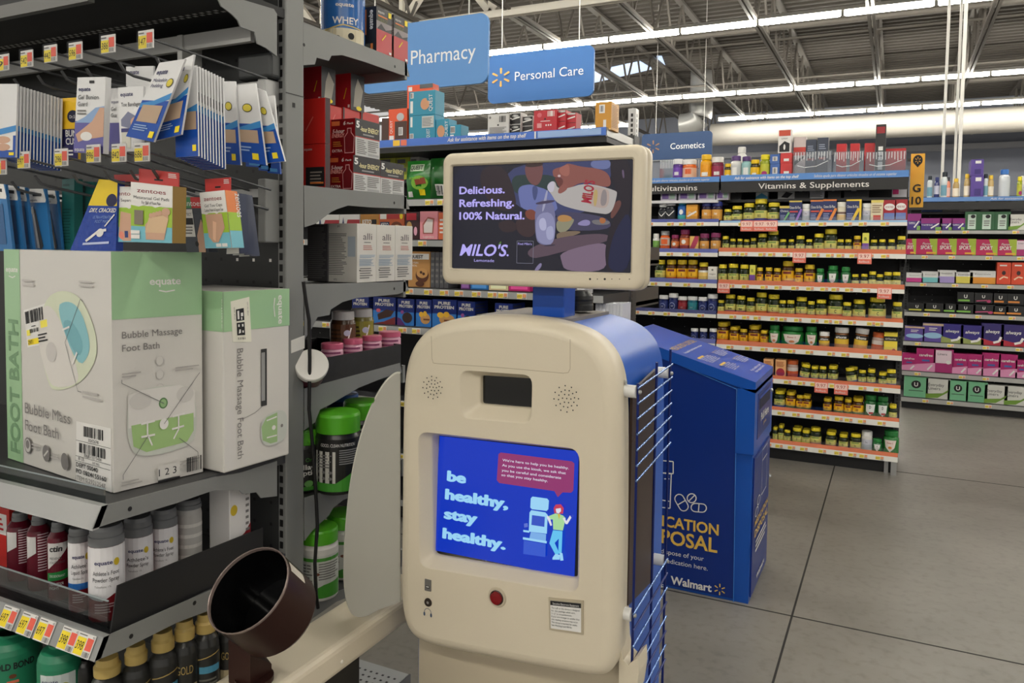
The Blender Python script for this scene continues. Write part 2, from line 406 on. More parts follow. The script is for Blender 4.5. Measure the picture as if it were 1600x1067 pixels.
mb = MB(); mb.box(-12, 12, 26.7, 27.0, 4.62, 4.78, mt((176, 178, 184), .6)); tag(mb.build('wall_rail', loc=(0, 26.85, 4.62)), 'pale horizontal rail along the grey back wall', 'rail')
PW = mt((222, 220, 214), .45)
for k, (xa, ya, xb, yb, Y) in enumerate(((1509, 15, 1497, 300, 9.3), (1481, 130, 1471, 300, 11.4), (1493, 75, 1490, 300, 12.6))):
    b = ony(xb, yb, Y); mb = MB(); mb.box(b.x - .017, b.x + .017, Y - .017, Y + .017, 0, 5.9, PW, .006)
    mb.box(b.x - .04, b.x + .04, Y - .04, Y + .04, 0, .03, PW)
    tag(mb.build('power_pole', loc=(b.x, Y, 0)), ('tall white square power pole nearest the yellow aisle flag', 'shorter looking white power pole at the aisle flag side', 'thin white power pole between the two others')[k], 'pole', 'white power poles above the feminine care aisle')
# skylights: bright openings high in the roof
SKM = mt((196, 214, 240), .5, emit=.55)
for k, q in enumerate(([(926, 112), (1000, 96), (1020, 108), (926, 130)], [(1026, 88), (1034, 88), (1040, 104), (1030, 104)])):
    pts = [onz(x, y, ZD - .02) for x, y in q]; mb = MB(); mb.prism(pts, (0, 0, .015), SKM)
    tag(mb.build('skylight', loc=pts[0]), ('pale blue skylight beyond the personal care sign', 'narrow sliver of skylight past the wider one')[k], 'skylight')
# ------------------------------------------------------------------ hanging blue signs
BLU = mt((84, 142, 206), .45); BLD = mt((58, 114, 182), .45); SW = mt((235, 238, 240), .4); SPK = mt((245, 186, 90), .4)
def spark(u, v, R, asp, m, w_=.18):
    out = []
    for k in range(6):
        a = math.radians(90 + 60 * k); ca, sa = math.cos(a), math.sin(a); pts = []
        for r, s_ in ((.38, -.075), (.92, -.11), (1.0, 0), (.92, .11), (.38, .075)):
            pts.append((u + R * asp * (r * ca - s_ * sa), v + R * (r * sa + s_ * ca)))
        out.append(('p', pts, m))
    return out
def hsign(label, q, Y, mat, items, thick=.03, wires=()):
    P = [ony(x, y, Y) for x, y in q]; x0 = min(p.x for p in P); x1 = max(p.x for p in P); z0 = sum(sorted(p.z for p in P)[:2]) / 2; z1 = sum(sorted(p.z for p in P)[2:]) / 2
    t = thing('hanging_sign', label, 'sign', ((x0 + x1) / 2, Y, z0), group='hanging blue department signs')
    o = rrect(x0, x1, z0, z1, (z1 - z0) * .14); mb = MB(); mb.prism([Vector((a, Y, b)) for a, b in o], (0, thick, 0), mat)
    mb.art(faces(x0, x1, Y, Y + thick, z0, z1)['f'], items, .003); mb.build('sign_panel', t)
    for u in wires:
        x = x0 + u * (x1 - x0); c = MB(); c.tube([(x, Y + thick / 2, z1 - .01), (x, Y + thick / 2, 6.1)], .006, PW, 6); c.build('wire', t)
    return x1 - x0, z1 - z0
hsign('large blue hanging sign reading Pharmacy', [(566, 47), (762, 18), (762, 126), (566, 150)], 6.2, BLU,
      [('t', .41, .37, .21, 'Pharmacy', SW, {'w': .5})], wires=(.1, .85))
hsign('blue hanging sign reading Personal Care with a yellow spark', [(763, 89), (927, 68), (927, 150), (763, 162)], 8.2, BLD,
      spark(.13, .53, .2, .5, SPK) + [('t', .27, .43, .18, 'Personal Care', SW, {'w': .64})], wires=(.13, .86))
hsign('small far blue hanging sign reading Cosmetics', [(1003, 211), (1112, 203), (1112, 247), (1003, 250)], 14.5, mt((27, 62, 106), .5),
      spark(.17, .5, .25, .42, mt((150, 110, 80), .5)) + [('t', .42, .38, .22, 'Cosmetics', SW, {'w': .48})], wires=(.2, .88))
# ================================================================== AISLE GONDOLAS
_tagme = {}
def tag_mesh(kind):
    if kind in _tagme: return _tagme[kind]
    mb = MB(); w_, h_ = .052, .03
    if kind == 'sale': w_, h_ = .085, .075
    mb.box(-w_ / 2, w_ / 2, -.0015, 0, 0, h_, WHITE if kind != 'sale' else mt((236, 120, 100)))
    q = faces(-w_ / 2, w_ / 2, -.0015, 0, 0, h_)['f']
    if kind == 'tag': mb.art(q, [('r', .03, .1, .56, .8, mt((248, 224, 90))), ('r', .62, .3, .95, .85, mt((235, 160, 110))), ('t', .07, .25, .38, '697', mt((150, 130, 40)), {'w': .42}), ('b', .62, .05, .95, .26, 6, mt((120, 120, 120)))], .0012)
    elif kind == 'sale': mb.art(q, [('r', .05, .42, .95, .92, mt((250, 214, 200))), ('t', .16, .52, .3, '9.97', mt((180, 60, 50)), {'w': .66}), ('t', .12, .12, .17, 'Rollback', WHITE, {'w': .74}), ], .0012)
    o = mb.build('tmp'); me = o.data; bpy.data.objects.remove(o); _tagme[kind] = me; return me
def sub(name, me, parent, world):
    o = bpy.data.objects.new(name, me); COL.objects.link(o); o.parent = parent
    o.location = Vector(world) - WM[parent.name].translation; WM[o.name] = WM[parent.name]; return o
PEG = mt((34, 34, 36), .6)
def slots(mb, x0, x1, y, z0, z1, m, axis='y'):
    z = z0
    while z < z1:
        if axis == 'y': mb.poly([Vector((x0, y, z)), Vector((x1, y, z)), Vector((x1, y, z + .016)), Vector((x0, y, z + .016))], m)
        else: mb.poly([Vector((y, x0, z)), Vector((y, x1, z)), Vector((y, x1, z + .016)), Vector((y, x0, z + .016))], m)
        z += .0254
def gondola(label, x0, x1, Y, D, top, shelves, chan, ntags, board, cat='shelving', side=None, sales=()):
    """shelves: (z_channel_bottom, z_channel_top, info_top or None, info material, front offset)"""
    t = thing('shelving_unit', label, cat, ((x0 + x1) / 2, Y + D, 0), group='long shelving units of the store')
    m = MB(); m.box(x0, x1, Y + D, Y + D + .03, .08, top, PEG)
    rr = random.Random(3); W_ = mt((190, 190, 186))
    z = .3
    hx = int((x1 - x0) / .05)
    for z in [.25 + .0508 * k for k in range(34)]:
        if z > top - .05: break
        for k in range(hx):
            if rr.random() < .16:
                x = x0 + .04 + .05 * k; m.poly([Vector((x, Y + D - .001, z)), Vector((x + .006, Y + D - .001, z)), Vector((x + .006, Y + D - .001, z + .006)), Vector((x, Y + D - .001, z + .006))], W_)
    m.build('back_panel', t)
    for x in (x0 + .015, x1 - .015):
        m = MB(); m.box(x - .018, x + .018, Y + D - .03, Y + D + .06, 0, top, DGREY); slots(m, x - .006, x + .006, Y + D - .0312, .2, top - .03, BLACK)
        slots(m, Y + D - .02, Y + D - .004, x + .0184, .2, top - .03, BLACK, 'x'); m.build('upright', t)
    m = MB(); m.box(x0 + .01, x1 - .01, Y + .07, Y + D, .0, .075, CARB); m.build('base', t)  # solid black block standing in for the open, shaded gap under the lowest shelf
    for si, (zb, zt, it, im, fo) in enumerate(shelves):
        yf = Y - fo; m = MB(); m.box(x0, x1, yf + .006, Y + D - .005, zt - .022, zt + .004, board)
        for x in (x0 + .002, x1 - .005):     # side brackets
            m.prism([Vector((x, yf + .01, zt)), Vector((x, Y + D - .03, zt)), Vector((x, Y + D - .03, zt - .09)), Vector((x, yf + .01, zt - .03))], (.003, 0, 0), board)
        sh = m.build('shelf', t)
        m = MB(); m.box(x0 + .001, x1 - .001, yf, yf + .008, zb, zt, chan); m.build('price_channel', sh)
        if it:
            m = MB(); m.hexa([Vector(p) for p in ((x0 + .002, yf + .001, zt), (x1 - .002, yf + .001, zt), (x1 - .002, yf + .006, zt), (x0 + .002, yf + .006, zt), (x0 + .002, yf + .016, it), (x1 - .002, yf + .016, it), (x1 - .002, yf + .02, it), (x0 + .002, yf + .02, it))], im); m.build('info_strip', sh)
            m = MB(); m.box(x0 + .01, x1 - .01, yf + .024, yf + .026, zt, it + .022, clear()); m.build('clear_fence', sh)
        n = ntags[si] if isinstance(ntags, (list, tuple)) else ntags
        for k in range(n):
            x = x0 + .07 + (x1 - x0 - .14) * (k + rr.uniform(.2, .75)) / n
            sub('price_tag', tag_mesh('tag'), sh, (x, yf - .0002, zb + (zt - zb - .03) / 2))
        for (sj, sx) in sales:
            if sj == si: sub('sale_tag', tag_mesh('sale'), sh, (sx, yf - .003, zb - .038))
    return t
# ------------------------------------------------------------------ products: bottles
_B = {}
def bottle_mesh(kind):
    if kind in _B: return _B[kind]
    body, cap, bands, items, shape = BK[kind]
    mb = MB(); B = mt(body, .18, spec=.6)
    if shape == 'pill': prof = [(0, 0), (.46, 0), (.5, .03), (.5, .66), (.47, .72), (.36, .79), (.36, .84)]
    elif shape == 'wide': prof = [(0, 0), (.46, 0), (.5, .03), (.5, .68), (.48, .73), (.44, .75), (.44, .80)]
    else: prof = [(0, 0), (.44, 0), (.5, .05), (.5, .6), (.46, .74), (.3, .82), (.3, .86)]
    mb.lathe(prof, n=20, m=B)
    for v0, v1, c in bands: mb.lathe([(.503, v0), (.503, v1)], n=20, m=mt(c, .45))
    def fn(u, v, k): a = math.radians(-90 + (u - .5) * 130); return Vector(((.508 + .003 * k) * math.cos(a), (.508 + .003 * k) * math.sin(a), v))
    mb.art((1.13, 1.0), items, fn=fn)
    o = mb.build('tmp'); bm = o.data; bpy.data.objects.remove(o)
    mb = MB(); C = mt(cap, .4)
    if shape == 'pill': mb.lathe([(.40, .79), (.43, .80), (.43, .965), (.40, 1.0), (.40, 1.0), (0, 1.0)], n=20, m=C)
    elif shape == 'wide': mb.lathe([(.46, .76), (.49, .77), (.49, .965), (.46, 1.0), (.46, 1.0), (0, 1.0)], n=20, m=C)
    else: mb.lathe([(.34, .82), (.36, .83), (.36, .97), (.33, 1.0), (.33, 1.0), (0, 1.0)], n=20, m=C)
    o = mb.build('tmp'); cm = o.data; bpy.data.objects.remove(o)
    _B[kind] = (bm, cm); return _B[kind]
DG = (34, 44, 24); AM = (70, 40, 18); YC = (228, 206, 44); LG = (212, 204, 112); DK_ = mt((40, 44, 30)); GRL = mt((122, 150, 70))
def gl(low, ch): return (DG, YC, [(.05, .17, low), (.17, .5, LG)], [('r', .2, .4, .8, .47, GRL), ('t', .5, .22, .13 if len(ch) < 2 else .1, ch, DK_, {'al': 'c', 'b': .03})], 'pill')
def yl(low, ch): return (AM, (222, 190, 36), [(.06, .2, low), (.2, .6, (240, 184, 28))], [('r', .2, .46, .8, .57, mt((120, 40, 30))), ('t', .5, .27, .12, ch, mt((120, 50, 20)), {'al': 'c', 'b': .03})], 'pill')
BK = {
 'gB': gl((140, 96, 150), 'B'), 'gC': gl((214, 110, 50), 'C'), 'gD': gl((70, 80, 140), 'D'), 'gE': gl((200, 200, 80), 'E'), 'gZ': gl((190, 130, 120), 'Zn'), 'gm': gl((150, 70, 110), 'Biotin'), 'gb': gl((60, 90, 160), 'CoQ'),
 'g': gl((70, 70, 150), 'B12'), 'gs': (DG, YC, [(.06, .14, (180, 120, 150)), (.14, .5, LG)], [('t', .5, .26, .09, 'B12', DK_, {'al': 'c'})], 'pill'),
 'y': yl((200, 90, 40), 'B'), 'yC': yl((225, 120, 40), 'C'), 'yD': yl((90, 110, 60), 'D3'), 'yw': (AM, YC, [(.06, .5, (236, 200, 110)), (.5, .6, (230, 230, 220))], [], 'pill'),
 'wk': ((22, 24, 30), (224, 224, 220), [(.12, .6, (30, 34, 40))], [('w', [(.1, .5), (.5, .3), (.9, .55)], .05, WHITE)], 'pill'), 'bt': ((30, 90, 160), (60, 170, 180), [(.1, .3, (60, 180, 180)), (.3, .62, (36, 90, 170))], [('e', .5, .45, .2, .12, WHITE)], 'pill'),
 'by': ((40, 30, 60), (38, 50, 130), [(.08, .6, (220, 160, 70))], [('t', .5, .35, .1, 'Daily', WHITE, {'al': 'c', 'sh': .3, 'b': .02})], 'wide'), 'pa': ((60, 30, 40), (130, 44, 90), [(.08, .6, (220, 160, 80))], [('t', .5, .35, .1, 'Daily', WHITE, {'al': 'c', 'sh': .3, 'b': .02})], 'wide'),
 'w': ((226, 224, 218), (232, 232, 228), [(.1, .35, (170, 176, 186)), (.35, .6, (200, 200, 210))], [('t', .5, .42, .09, 'Zinc', DK_, {'al': 'c'})], 'wide'), 'wc': ((232, 222, 196), (236, 232, 220), [(.1, .35, (224, 190, 130)), (.4, .5, (120, 90, 80))], [], 'wide'),
 'wg': ((240, 240, 236), (236, 236, 232), [(.1, .6, (120, 170, 80))], [], 'pill'), 'o': ((226, 96, 36), (160, 160, 160), [(.3, .66, (200, 190, 180))], [('r', .2, .35, .8, .6, mt((226, 100, 40)))], 'pill'), 'pm': ((120, 50, 40), (140, 40, 90), [(.1, .3, (150, 50, 60)), (.3, .62, (210, 120, 60))], [('e', .5, .45, .18, .1, WHITE)], 'pill'),
 'wb': ((30, 40, 90), (232, 232, 230), [(.05, .62, (34, 48, 110))], [('e', .5, .3, .28, .2, mt((150, 160, 200))), ('e', .5, .3, .24, .16, mt((34, 48, 110))), ('t', .5, .26, .07, 'SLEEP', WHITE, {'al': 'c'})], 'wide'), 'wr': ((120, 30, 40), (232, 232, 230), [(.05, .62, (150, 40, 50))], [('t', .5, .26, .07, 'SLEEP', WHITE, {'al': 'c'})], 'wide'), 'wt': ((30, 100, 120), (232, 232, 230), [(.05, .62, (40, 130, 140))], [('t', .5, .26, .07, 'CALM', WHITE, {'al': 'c'})], 'wide'),
 'G': ((34, 104, 52), (40, 130, 60), [], [('p', [(.2, .62), (.8, .62), (.72, .3), (.5, .1), (.28, .3)], mt((226, 226, 222))), ('t', .5, .42, .1, 'B', DK_, {'al': 'c', 'b': .03}), ('r', .4, .2, .6, .3, mt((170, 40, 40)))], 'pill'), 'GC': ((44, 124, 54), (40, 130, 60), [], [('p', [(.15, .62), (.85, .62), (.75, .28), (.5, .08), (.25, .28)], mt((230, 216, 206))), ('t', .5, .45, .07, 'Power C', mt((170, 70, 40)), {'al': 'c', 'b': .02}), ('e', .5, .28, .1, .06, mt((210, 130, 50)))], 'pill'), 'GD': ((30, 92, 44), (36, 120, 54), [], [('p', [(.2, .6), (.85, .6), (.78, .25), (.5, .08), (.22, .25)], mt((226, 230, 226))), ('t', .5, .4, .13, 'D', DK_, {'al': 'c', 'b': .03}), ('r', .42, .14, .7, .24, mt((180, 40, 40)))], 'pill'),
 'kw': ((120, 70, 24), (234, 232, 226), [(.08, .28, (214, 150, 80)), (.28, .5, (230, 190, 60)), (.5, .68, (26, 24, 22))], [('t', .5, .53, .11, 'airborne', WHITE, {'w': .7, 'al': 'c', 'b': .03})], 'wide'), 'oj': ((176, 150, 140), (190, 90, 40), [(.08, .4, (190, 80, 40)), (.4, .6, (200, 190, 184))], [], 'wide'),
 'pv': ((90, 50, 140), (236, 236, 236), [(.2, .6, (110, 60, 170))], [('r', .3, .25, .7, .4, WHITE)], 'wide'), 'ot': ((230, 110, 40), (230, 228, 224), [(.15, .6, (232, 190, 160))], [('r', .3, .3, .7, .55, mt((226, 96, 40)))], 'wide'), 'yb': ((240, 170, 20), (240, 190, 20), [(.1, .6, (240, 160, 10))], [('r', .25, .15, .75, .3, WHITE)], 'pill'), 'ma': ((120, 30, 60), (232, 230, 226), [(.15, .6, (150, 34, 72))], [('r', .3, .2, .7, .35, WHITE)], 'wide'),
 'ws': ((216, 214, 210), (90, 60, 120), [(.1, .6, (200, 200, 200))], [('r', .2, .15, .6, .5, WHITE)], 'pill'), 'tl': ((150, 196, 196), (80, 50, 110), [(.1, .6, (150, 190, 190))], [('r', .25, .15, .7, .5, WHITE)], 'pill'), 'yk': ((60, 50, 20), (236, 196, 20), [(.1, .6, (236, 186, 20))], [('r', .3, .12, .7, .3, WHITE)], 'pill'), 'ye': ((160, 170, 40), (236, 220, 30), [(.1, .6, (196, 196, 60))], [('e', .5, .2, .25, .1, mt((170, 40, 110)))], 'pill'), 'wl': ((226, 226, 222), (226, 226, 222), [], [], 'slim'),
 'bl': ((214, 220, 226), (60, 120, 200), [], [], 'slim'), 'or': ((240, 150, 120), (60, 60, 70), [(.1, .5, (244, 200, 190))], [], 'slim'), 'bk': ((40, 50, 110), (40, 50, 110), [(.2, .6, (200, 200, 220))], [], 'slim'), 'yw2': ((200, 170, 110), (240, 200, 60), [(.1, .5, (250, 240, 220))], [], 'slim'), 'bw': ((214, 222, 224), (30, 40, 50), [(.1, .5, (120, 170, 190))], [], 'slim'),
}
DESC = {'gB': 'dark vitamin bottle with yellow cap and B label', 'gC': 'dark bottle with yellow cap and vitamin C label', 'gD': 'yellow capped dark bottle with D on its label', 'gE': 'slim yellow capped bottle lettered E', 'gZ': 'yellow capped bottle with pink banded zinc label', 'gm': 'yellow capped bottle with plum banded biotin label', 'gb': 'yellow capped bottle with blue banded label', 'g': 'yellow capped green bottle with blue banded label', 'gs': 'small dark yellow capped bottle with pale green label',
        'y': 'amber bottle with yellow label and yellow cap', 'yC': 'amber bottle with yellow vitamin C label', 'yD': 'amber bottle with yellow D3 label', 'yw': 'amber bottle with cream and tan label', 'wk': 'black bottle with white cap', 'bt': 'blue bottle with teal cap', 'by': 'bottle with navy cap and gold label', 'pa': 'bottle with plum cap and gold label', 'w': 'white bottle with grey label', 'wc': 'cream bottle with tan label', 'wg': 'white bottle with green label', 'o': 'orange bottle with grey cap', 'pm': 'plum capped bottle with rust label', 'wb': 'navy sleep gummy jar with white cap', 'wr': 'red gummy jar with white cap', 'wt': 'teal gummy jar with white cap',
        'G': 'green bottle with white shield label', 'GC': 'green gummy jar with orange C shield label', 'GD': 'green bottle with white D label', 'kw': 'white capped jar with black lettered band', 'oj': 'orange capped translucent jar', 'pv': 'purple jar with white lid', 'ot': 'orange candy like jar with white lid', 'yb': 'all yellow gummy bottle', 'ma': 'maroon jar with white lid', 'ws': 'white bottle with purple cap', 'tl': 'pale teal bottle with purple cap', 'yk': 'dark bottle with yellow label and cap', 'ye': 'lime bottle with yellow cap', 'wl': 'plain white squeeze bottle', 'bl': 'white wash bottle with blue cap', 'or': 'peach spray bottle', 'bk': 'small blue bottle', 'yw2': 'tan bottle with yellow cap', 'bw': 'pale bottle with dark cap'}
def bottle(kind, p, w_, h_, label, name='vitamin_bottle', cat='bottle', group=None, tilt=0):
    bm, cm = bottle_mesh(kind); o = bpy.data.objects.new(name, bm); COL.objects.link(o)
    o.location = p; o.scale = (w_, w_, h_); o.rotation_euler = (0, tilt, random.uniform(-.12, .12)); tag(o, label, cat, group)
    c = bpy.data.objects.new('cap', cm); COL.objects.link(c); c.parent = o; return o
# ------------------------------------------------------------------ products: small cartons by kind
def bx(base, *items): return (base, items)
NAVY = (30, 44, 96)
BXK = {'xy': ((228, 160, 50), [('w', [(.1, .3), (.9, .6)], .012, WHITE), ('t', .5, .45, .13, 'Daily', WHITE, {'al': 'c', 'sh': .3})], 'gold carton with a white stripe'),
 'xng': (NAVY, [('r', 0, .85, 1, 1, mt((214, 190, 90))), ('w', [(.4, 0), (.98, .6)], .012, mt((120, 190, 120))), ('t', .1, .62, .13, 'Osteo', WHITE), ('l', .1, .1, .6, .45, 4, mt((150, 160, 200)))], 'navy carton with a green curve'),
 'xnp': (NAVY, [('r', 0, .93, 1, 1, mt((214, 190, 90))), ('w', [(.55, 0), (.98, .6)], .014, mt((150, 110, 200))), ('t', .06, .62, .12, 'Osteo Bi-Flex', WHITE, {'w': .85}), ('r', .05, .45, .7, .52, mt((200, 70, 70))), ('l', .06, .1, .5, .4, 4, mt((150, 160, 200)))], 'navy carton with a purple curve'),
 'xno': (NAVY, [('r', 0, .93, 1, 1, mt((226, 130, 60))), ('w', [(.5, 0), (.98, .6)], .018, mt((232, 140, 60))), ('t', .06, .62, .12, 'Osteo Bi-Flex', WHITE, {'w': .85}), ('r', .05, .45, .7, .52, mt((210, 80, 60))), ('l', .06, .1, .5, .4, 4, mt((150, 160, 200)))], 'navy carton with an orange curve'),
 'xny': (NAVY, [('r', 0, .93, 1, 1, mt((236, 200, 60))), ('r', .86, 0, 1, 1, mt((236, 200, 50))), ('w', [(.4, 0), (.84, .6)], .018, mt((236, 200, 60))), ('t', .06, .62, .12, 'Osteo Bi-Flex', WHITE, {'w': .75}), ('l', .06, .1, .5, .4, 4, mt((150, 160, 200)))], 'navy carton with a yellow edge'),
 'xc': ((226, 214, 180), [('r', 0, .88, 1, 1, mt((228, 210, 110))), ('r', .2, .05, .8, .3, mt((190, 60, 50))), ('l', .1, .4, .9, .8, 4, mt((150, 120, 90)))], 'cream carton with a red patch'),
 'xr': ((164, 28, 40), [('e', .5, .68, .4, .16, WHITE), ('t', .5, .62, .1, 'MOVE FREE', mt((164, 28, 40)), {'w': .6, 'al': 'c'}), ('r', .1, .1, .9, .4, mt((110, 130, 190)))], 'red carton with a white oval'),
 'xo': ((232, 190, 110), [('p', [(.0, .2), (.6, 1), (1, 1), (1, .7), (.4, 0), (0, 0)], mt((180, 60, 90)))], 'tan carton with a plum slash'),
 'xyp': ((226, 220, 90), [('r', 0, 0, 1, .48, mt((120, 70, 160))), ('t', .5, .62, .16, 'B', mt((60, 90, 40)), {'al': 'c'})], 'slim yellow and purple carton'),
 'xw': ((232, 228, 218), [('t', .5, .5, .09, 'vegan', mt((90, 70, 50)), {'w': .7, 'al': 'c'}), ('e', .5, .8, .12, .06, mt((120, 120, 110)))], 'white carton with brown lettering'),
 'xp': ((240, 216, 70), [('r', 0, .6, 1, .82, mt((26, 24, 22))), ('t', .5, .66, .1, 'airborne', WHITE, {'w': .8, 'al': 'c'}), ('r', .0, 0, 1, .2, mt((226, 150, 90))), ('e', .75, .15, .14, .1, mt((180, 50, 60)))], 'yellow pouch with a black band'),
 'xcr': ((232, 176, 120), [('e', .5, .28, .4, .24, mt((170, 40, 60))), ('l', .1, .6, .9, .9, 4, mt((170, 90, 50)))], 'tan carton with a dark berry picture'),
 'xU': ((22, 22, 24), [('t', .5, .45, .3, 'U', WHITE, {'al': 'c', 'b': .03}), ('r', .05, .12, .75, .3, mt((190, 190, 70)))], 'black carton with a white U'), 'xUg': ((22, 22, 24), [('t', .5, .45, .3, 'U', WHITE, {'al': 'c', 'b': .03}), ('r', .05, .12, .75, .3, mt((130, 190, 80)))], 'black carton with a white U and green stripe'),
 'xUo': ((22, 22, 24), [('t', .5, .45, .3, 'U', WHITE, {'al': 'c', 'b': .03}), ('r', .05, .12, .75, .3, mt((226, 140, 60)))], 'black carton with a white U and orange stripe'), 'xUp': ((22, 22, 24), [('t', .5, .5, .26, 'U', WHITE, {'al': 'c', 'b': .03}), ('e', .8, .2, .12, .14, mt((190, 60, 110))), ('w', [(.1, .2), (.7, .28)], .01, mt((190, 80, 120)))], 'black carton with a white U and pink dot'),
 'xS': ((190, 30, 90), [('p', [(.6, 1), (1, 1), (1, 0), (.85, 0)], mt((170, 190, 60))), ('t', .5, .34, .22, 'SPORT', WHITE, {'w': .55, 'al': 'c', 'b': .02}), ('t', .5, .62, .14, 'Playtex', WHITE, {'w': .4, 'al': 'c', 'sh': .3}), ('r', .5, .05, .95, .16, mt((230, 170, 60)))], 'pink and lime carton lettered SPORT'),
 'xV': ((150, 40, 130), [('r', 0, 0, 1, .55, mt((70, 50, 130))), ('w', [(.5, .15), (.85, .55)], .012, WHITE), ('t', .08, .35, .14, 'TAMPAX', WHITE, {'w': .5}), ('r', .7, .0, .95, .25, mt((130, 180, 90)))], 'magenta and violet tampon carton'),
 'xk': ((226, 226, 224), [('r', 0, 0, 1, .45, mt((200, 60, 140))), ('t', .5, .66, .1, 'Essentials', FINE, {'w': .6, 'al': 'c'})], 'white and pink tissue pack'), 'xt': ((226, 226, 224), [('r', 0, 0, 1, .45, mt((120, 196, 200))), ('t', .5, .66, .1, 'Essentials', FINE, {'w': .6, 'al': 'c'})], 'white and teal tissue pack'), 'xl': ((226, 226, 224), [('r', 0, 0, 1, .5, mt((166, 150, 206))), ('t', .5, .7, .1, 'Essentials', FINE, {'w': .6, 'al': 'c'})], 'white and lilac tissue pack'), 'xY': ((226, 226, 224), [('r', 0, 0, 1, .6, mt((222, 208, 90))), ('t', .5, .72, .1, 'Essentials', FINE, {'w': .6, 'al': 'c'})], 'white and yellow tissue pack'), 'xO': ((226, 226, 224), [('r', 0, 0, 1, .5, mt((226, 150, 50))), ('t', .5, .7, .1, 'Essentials', FINE, {'w': .6, 'al': 'c'})], 'white and orange tissue pack'),
 'xR': ((222, 76, 44), [('e', .5, .52, .14, .1, mt((60, 30, 30))), ('w', [(.2, .22), (.5, .35), (.8, .3)], .012, mt((240, 200, 170))), ('l', .2, .8, .8, .93, 1, WHITE)], 'orange carton with a reclining figure'),
 'xA': ((52, 40, 130), [('p', [(0, 0), (1, 0), (1, .3), (.5, .2), (0, .35)], mt((150, 160, 90))), ('t', .5, .56, .15, 'always', WHITE, {'w': .62, 'al': 'c', 'sh': .25, 'b': .02}), ('w', [(.45, .12), (.75, .2), (.85, .36)], .02, WHITE)], 'violet pad pack lettered always'), 'xAb': ((96, 76, 160), [('e', .5, .35, .45, .16, mt((150, 190, 220))), ('r', 0, .88, 1, 1, mt((206, 180, 150))), ('l', .3, .6, .7, .8, 2, WHITE)], 'lilac pad pack with a blue oval'), 'xAr': ((50, 36, 110), [('p', [(0, 0), (1, 0), (1, .25), (.5, .18), (0, .3)], mt((180, 40, 60))), ('t', .5, .56, .15, 'always', WHITE, {'w': .62, 'al': 'c', 'sh': .25, 'b': .02}), ('w', [(.55, .12), (.8, .2), (.88, .4)], .02, WHITE)], 'violet pad pack with red wave'),
 'xP': ((180, 30, 110), [('p', [(0, 0), (1, 0), (1, .4), (0, .3)], mt((226, 150, 190))), ('t', .5, .66, .11, 'carefree', WHITE, {'w': .72, 'al': 'c', 'b': .02}), ('r', .3, .44, .7, .52, mt((70, 100, 170))), ('w', [(.6, .08), (.85, .3)], .014, WHITE)], 'magenta liner carton lettered carefree'), 'xPl': ((170, 40, 110), [('r', .1, .4, .9, .95, mt((232, 210, 220))), ('t', .2, .74, .1, 'Liners', mt((60, 50, 60))), ('e', .75, .45, .12, .08, WHITE)], 'plum and pale pink liner carton'),
 'xGU': ((126, 196, 150), [('e', .5, .62, .2, .19, BLACK), ('t', .5, .53, .18, 'U', WHITE, {'al': 'c', 'b': .03}), ('r', .2, .3, .8, .33, DGREY)], 'mint green carton with black U circle'), 'xE': ((224, 224, 216), [('t', .1, .62, .14, 'Everyday', DGREY, {'w': .65}), ('t', .1, .44, .14, 'Liners', DGREY, {'w': .5}), ('p', [(0, 0), (.5, .05), (.9, .35), (.95, .5), (.7, .3), (0, .22)], mt((120, 160, 60)))], 'white everyday liners carton'),
 'xGb': ((40, 96, 56), [('r', .2, .05, .75, .85, mt((200, 220, 206))), ('e', .55, .74, .16, .1, BLACK), ('l', .3, .2, .7, .55, 3, FINE)], 'green bag with pale label'), 'xq': ((86, 60, 150), [('r', .35, .75, .8, .92, WHITE), ('r', .3, .1, .8, .4, mt((60, 40, 120)))], 'purple carton'),
 'xb': ((60, 100, 170), [('r', .25, .3, .75, .75, WHITE), ('b', .3, .35, .7, .7, 6, INK)], 'small blue carton'), 'xrd': ((206, 52, 52), [('r', .3, .2, .75, .45, WHITE)], 'small red carton'), 'xd': ((50, 58, 76), [('t', .5, .55, .08, 'KNEE', WHITE, {'w': .6, 'al': 'c'}), ('t', .5, .45, .06, 'BRACE', mt((220, 90, 80)), {'w': .6, 'al': 'c'}), ('l', .15, .7, .85, .85, 3, mt((150, 160, 180)))], 'slate brace carton'), 'xpk': ((206, 190, 186), [('r', .0, .55, 1, .75, mt((196, 60, 50))), ('p', [(.1, .3), (.9, .5), (.9, .55), (.1, .4)], BLACK)], 'pink and clear carton'),
 'xwr': ((232, 228, 224), [('r', .05, .72, .95, .96, mt((206, 80, 56))), ('p', [(.1, .05), (.9, .05), (.9, .4), (.5, .5), (.1, .3)], BLACK), ('e', .5, .25, .08, .12, WHITE), ('t', .5, .58, .05, 'SUPPORT', INK, {'w': .5, 'al': 'c'})], 'white and red back brace carton'), 'xred': ((200, 30, 36), [('r', 0, 0, 1, .15, mt((90, 20, 24)))], 'plain red carton'), 'xblk': ((24, 22, 24), [('r', .1, .82, .9, .95, mt((150, 30, 40))), ('r', .3, .48, .75, .56, WHITE), ('r', .3, .38, .75, .46, WHITE), ('r', .3, .28, .75, .36, WHITE), ('r', .3, .1, .75, .26, WHITE)], 'tall black carton'),
}
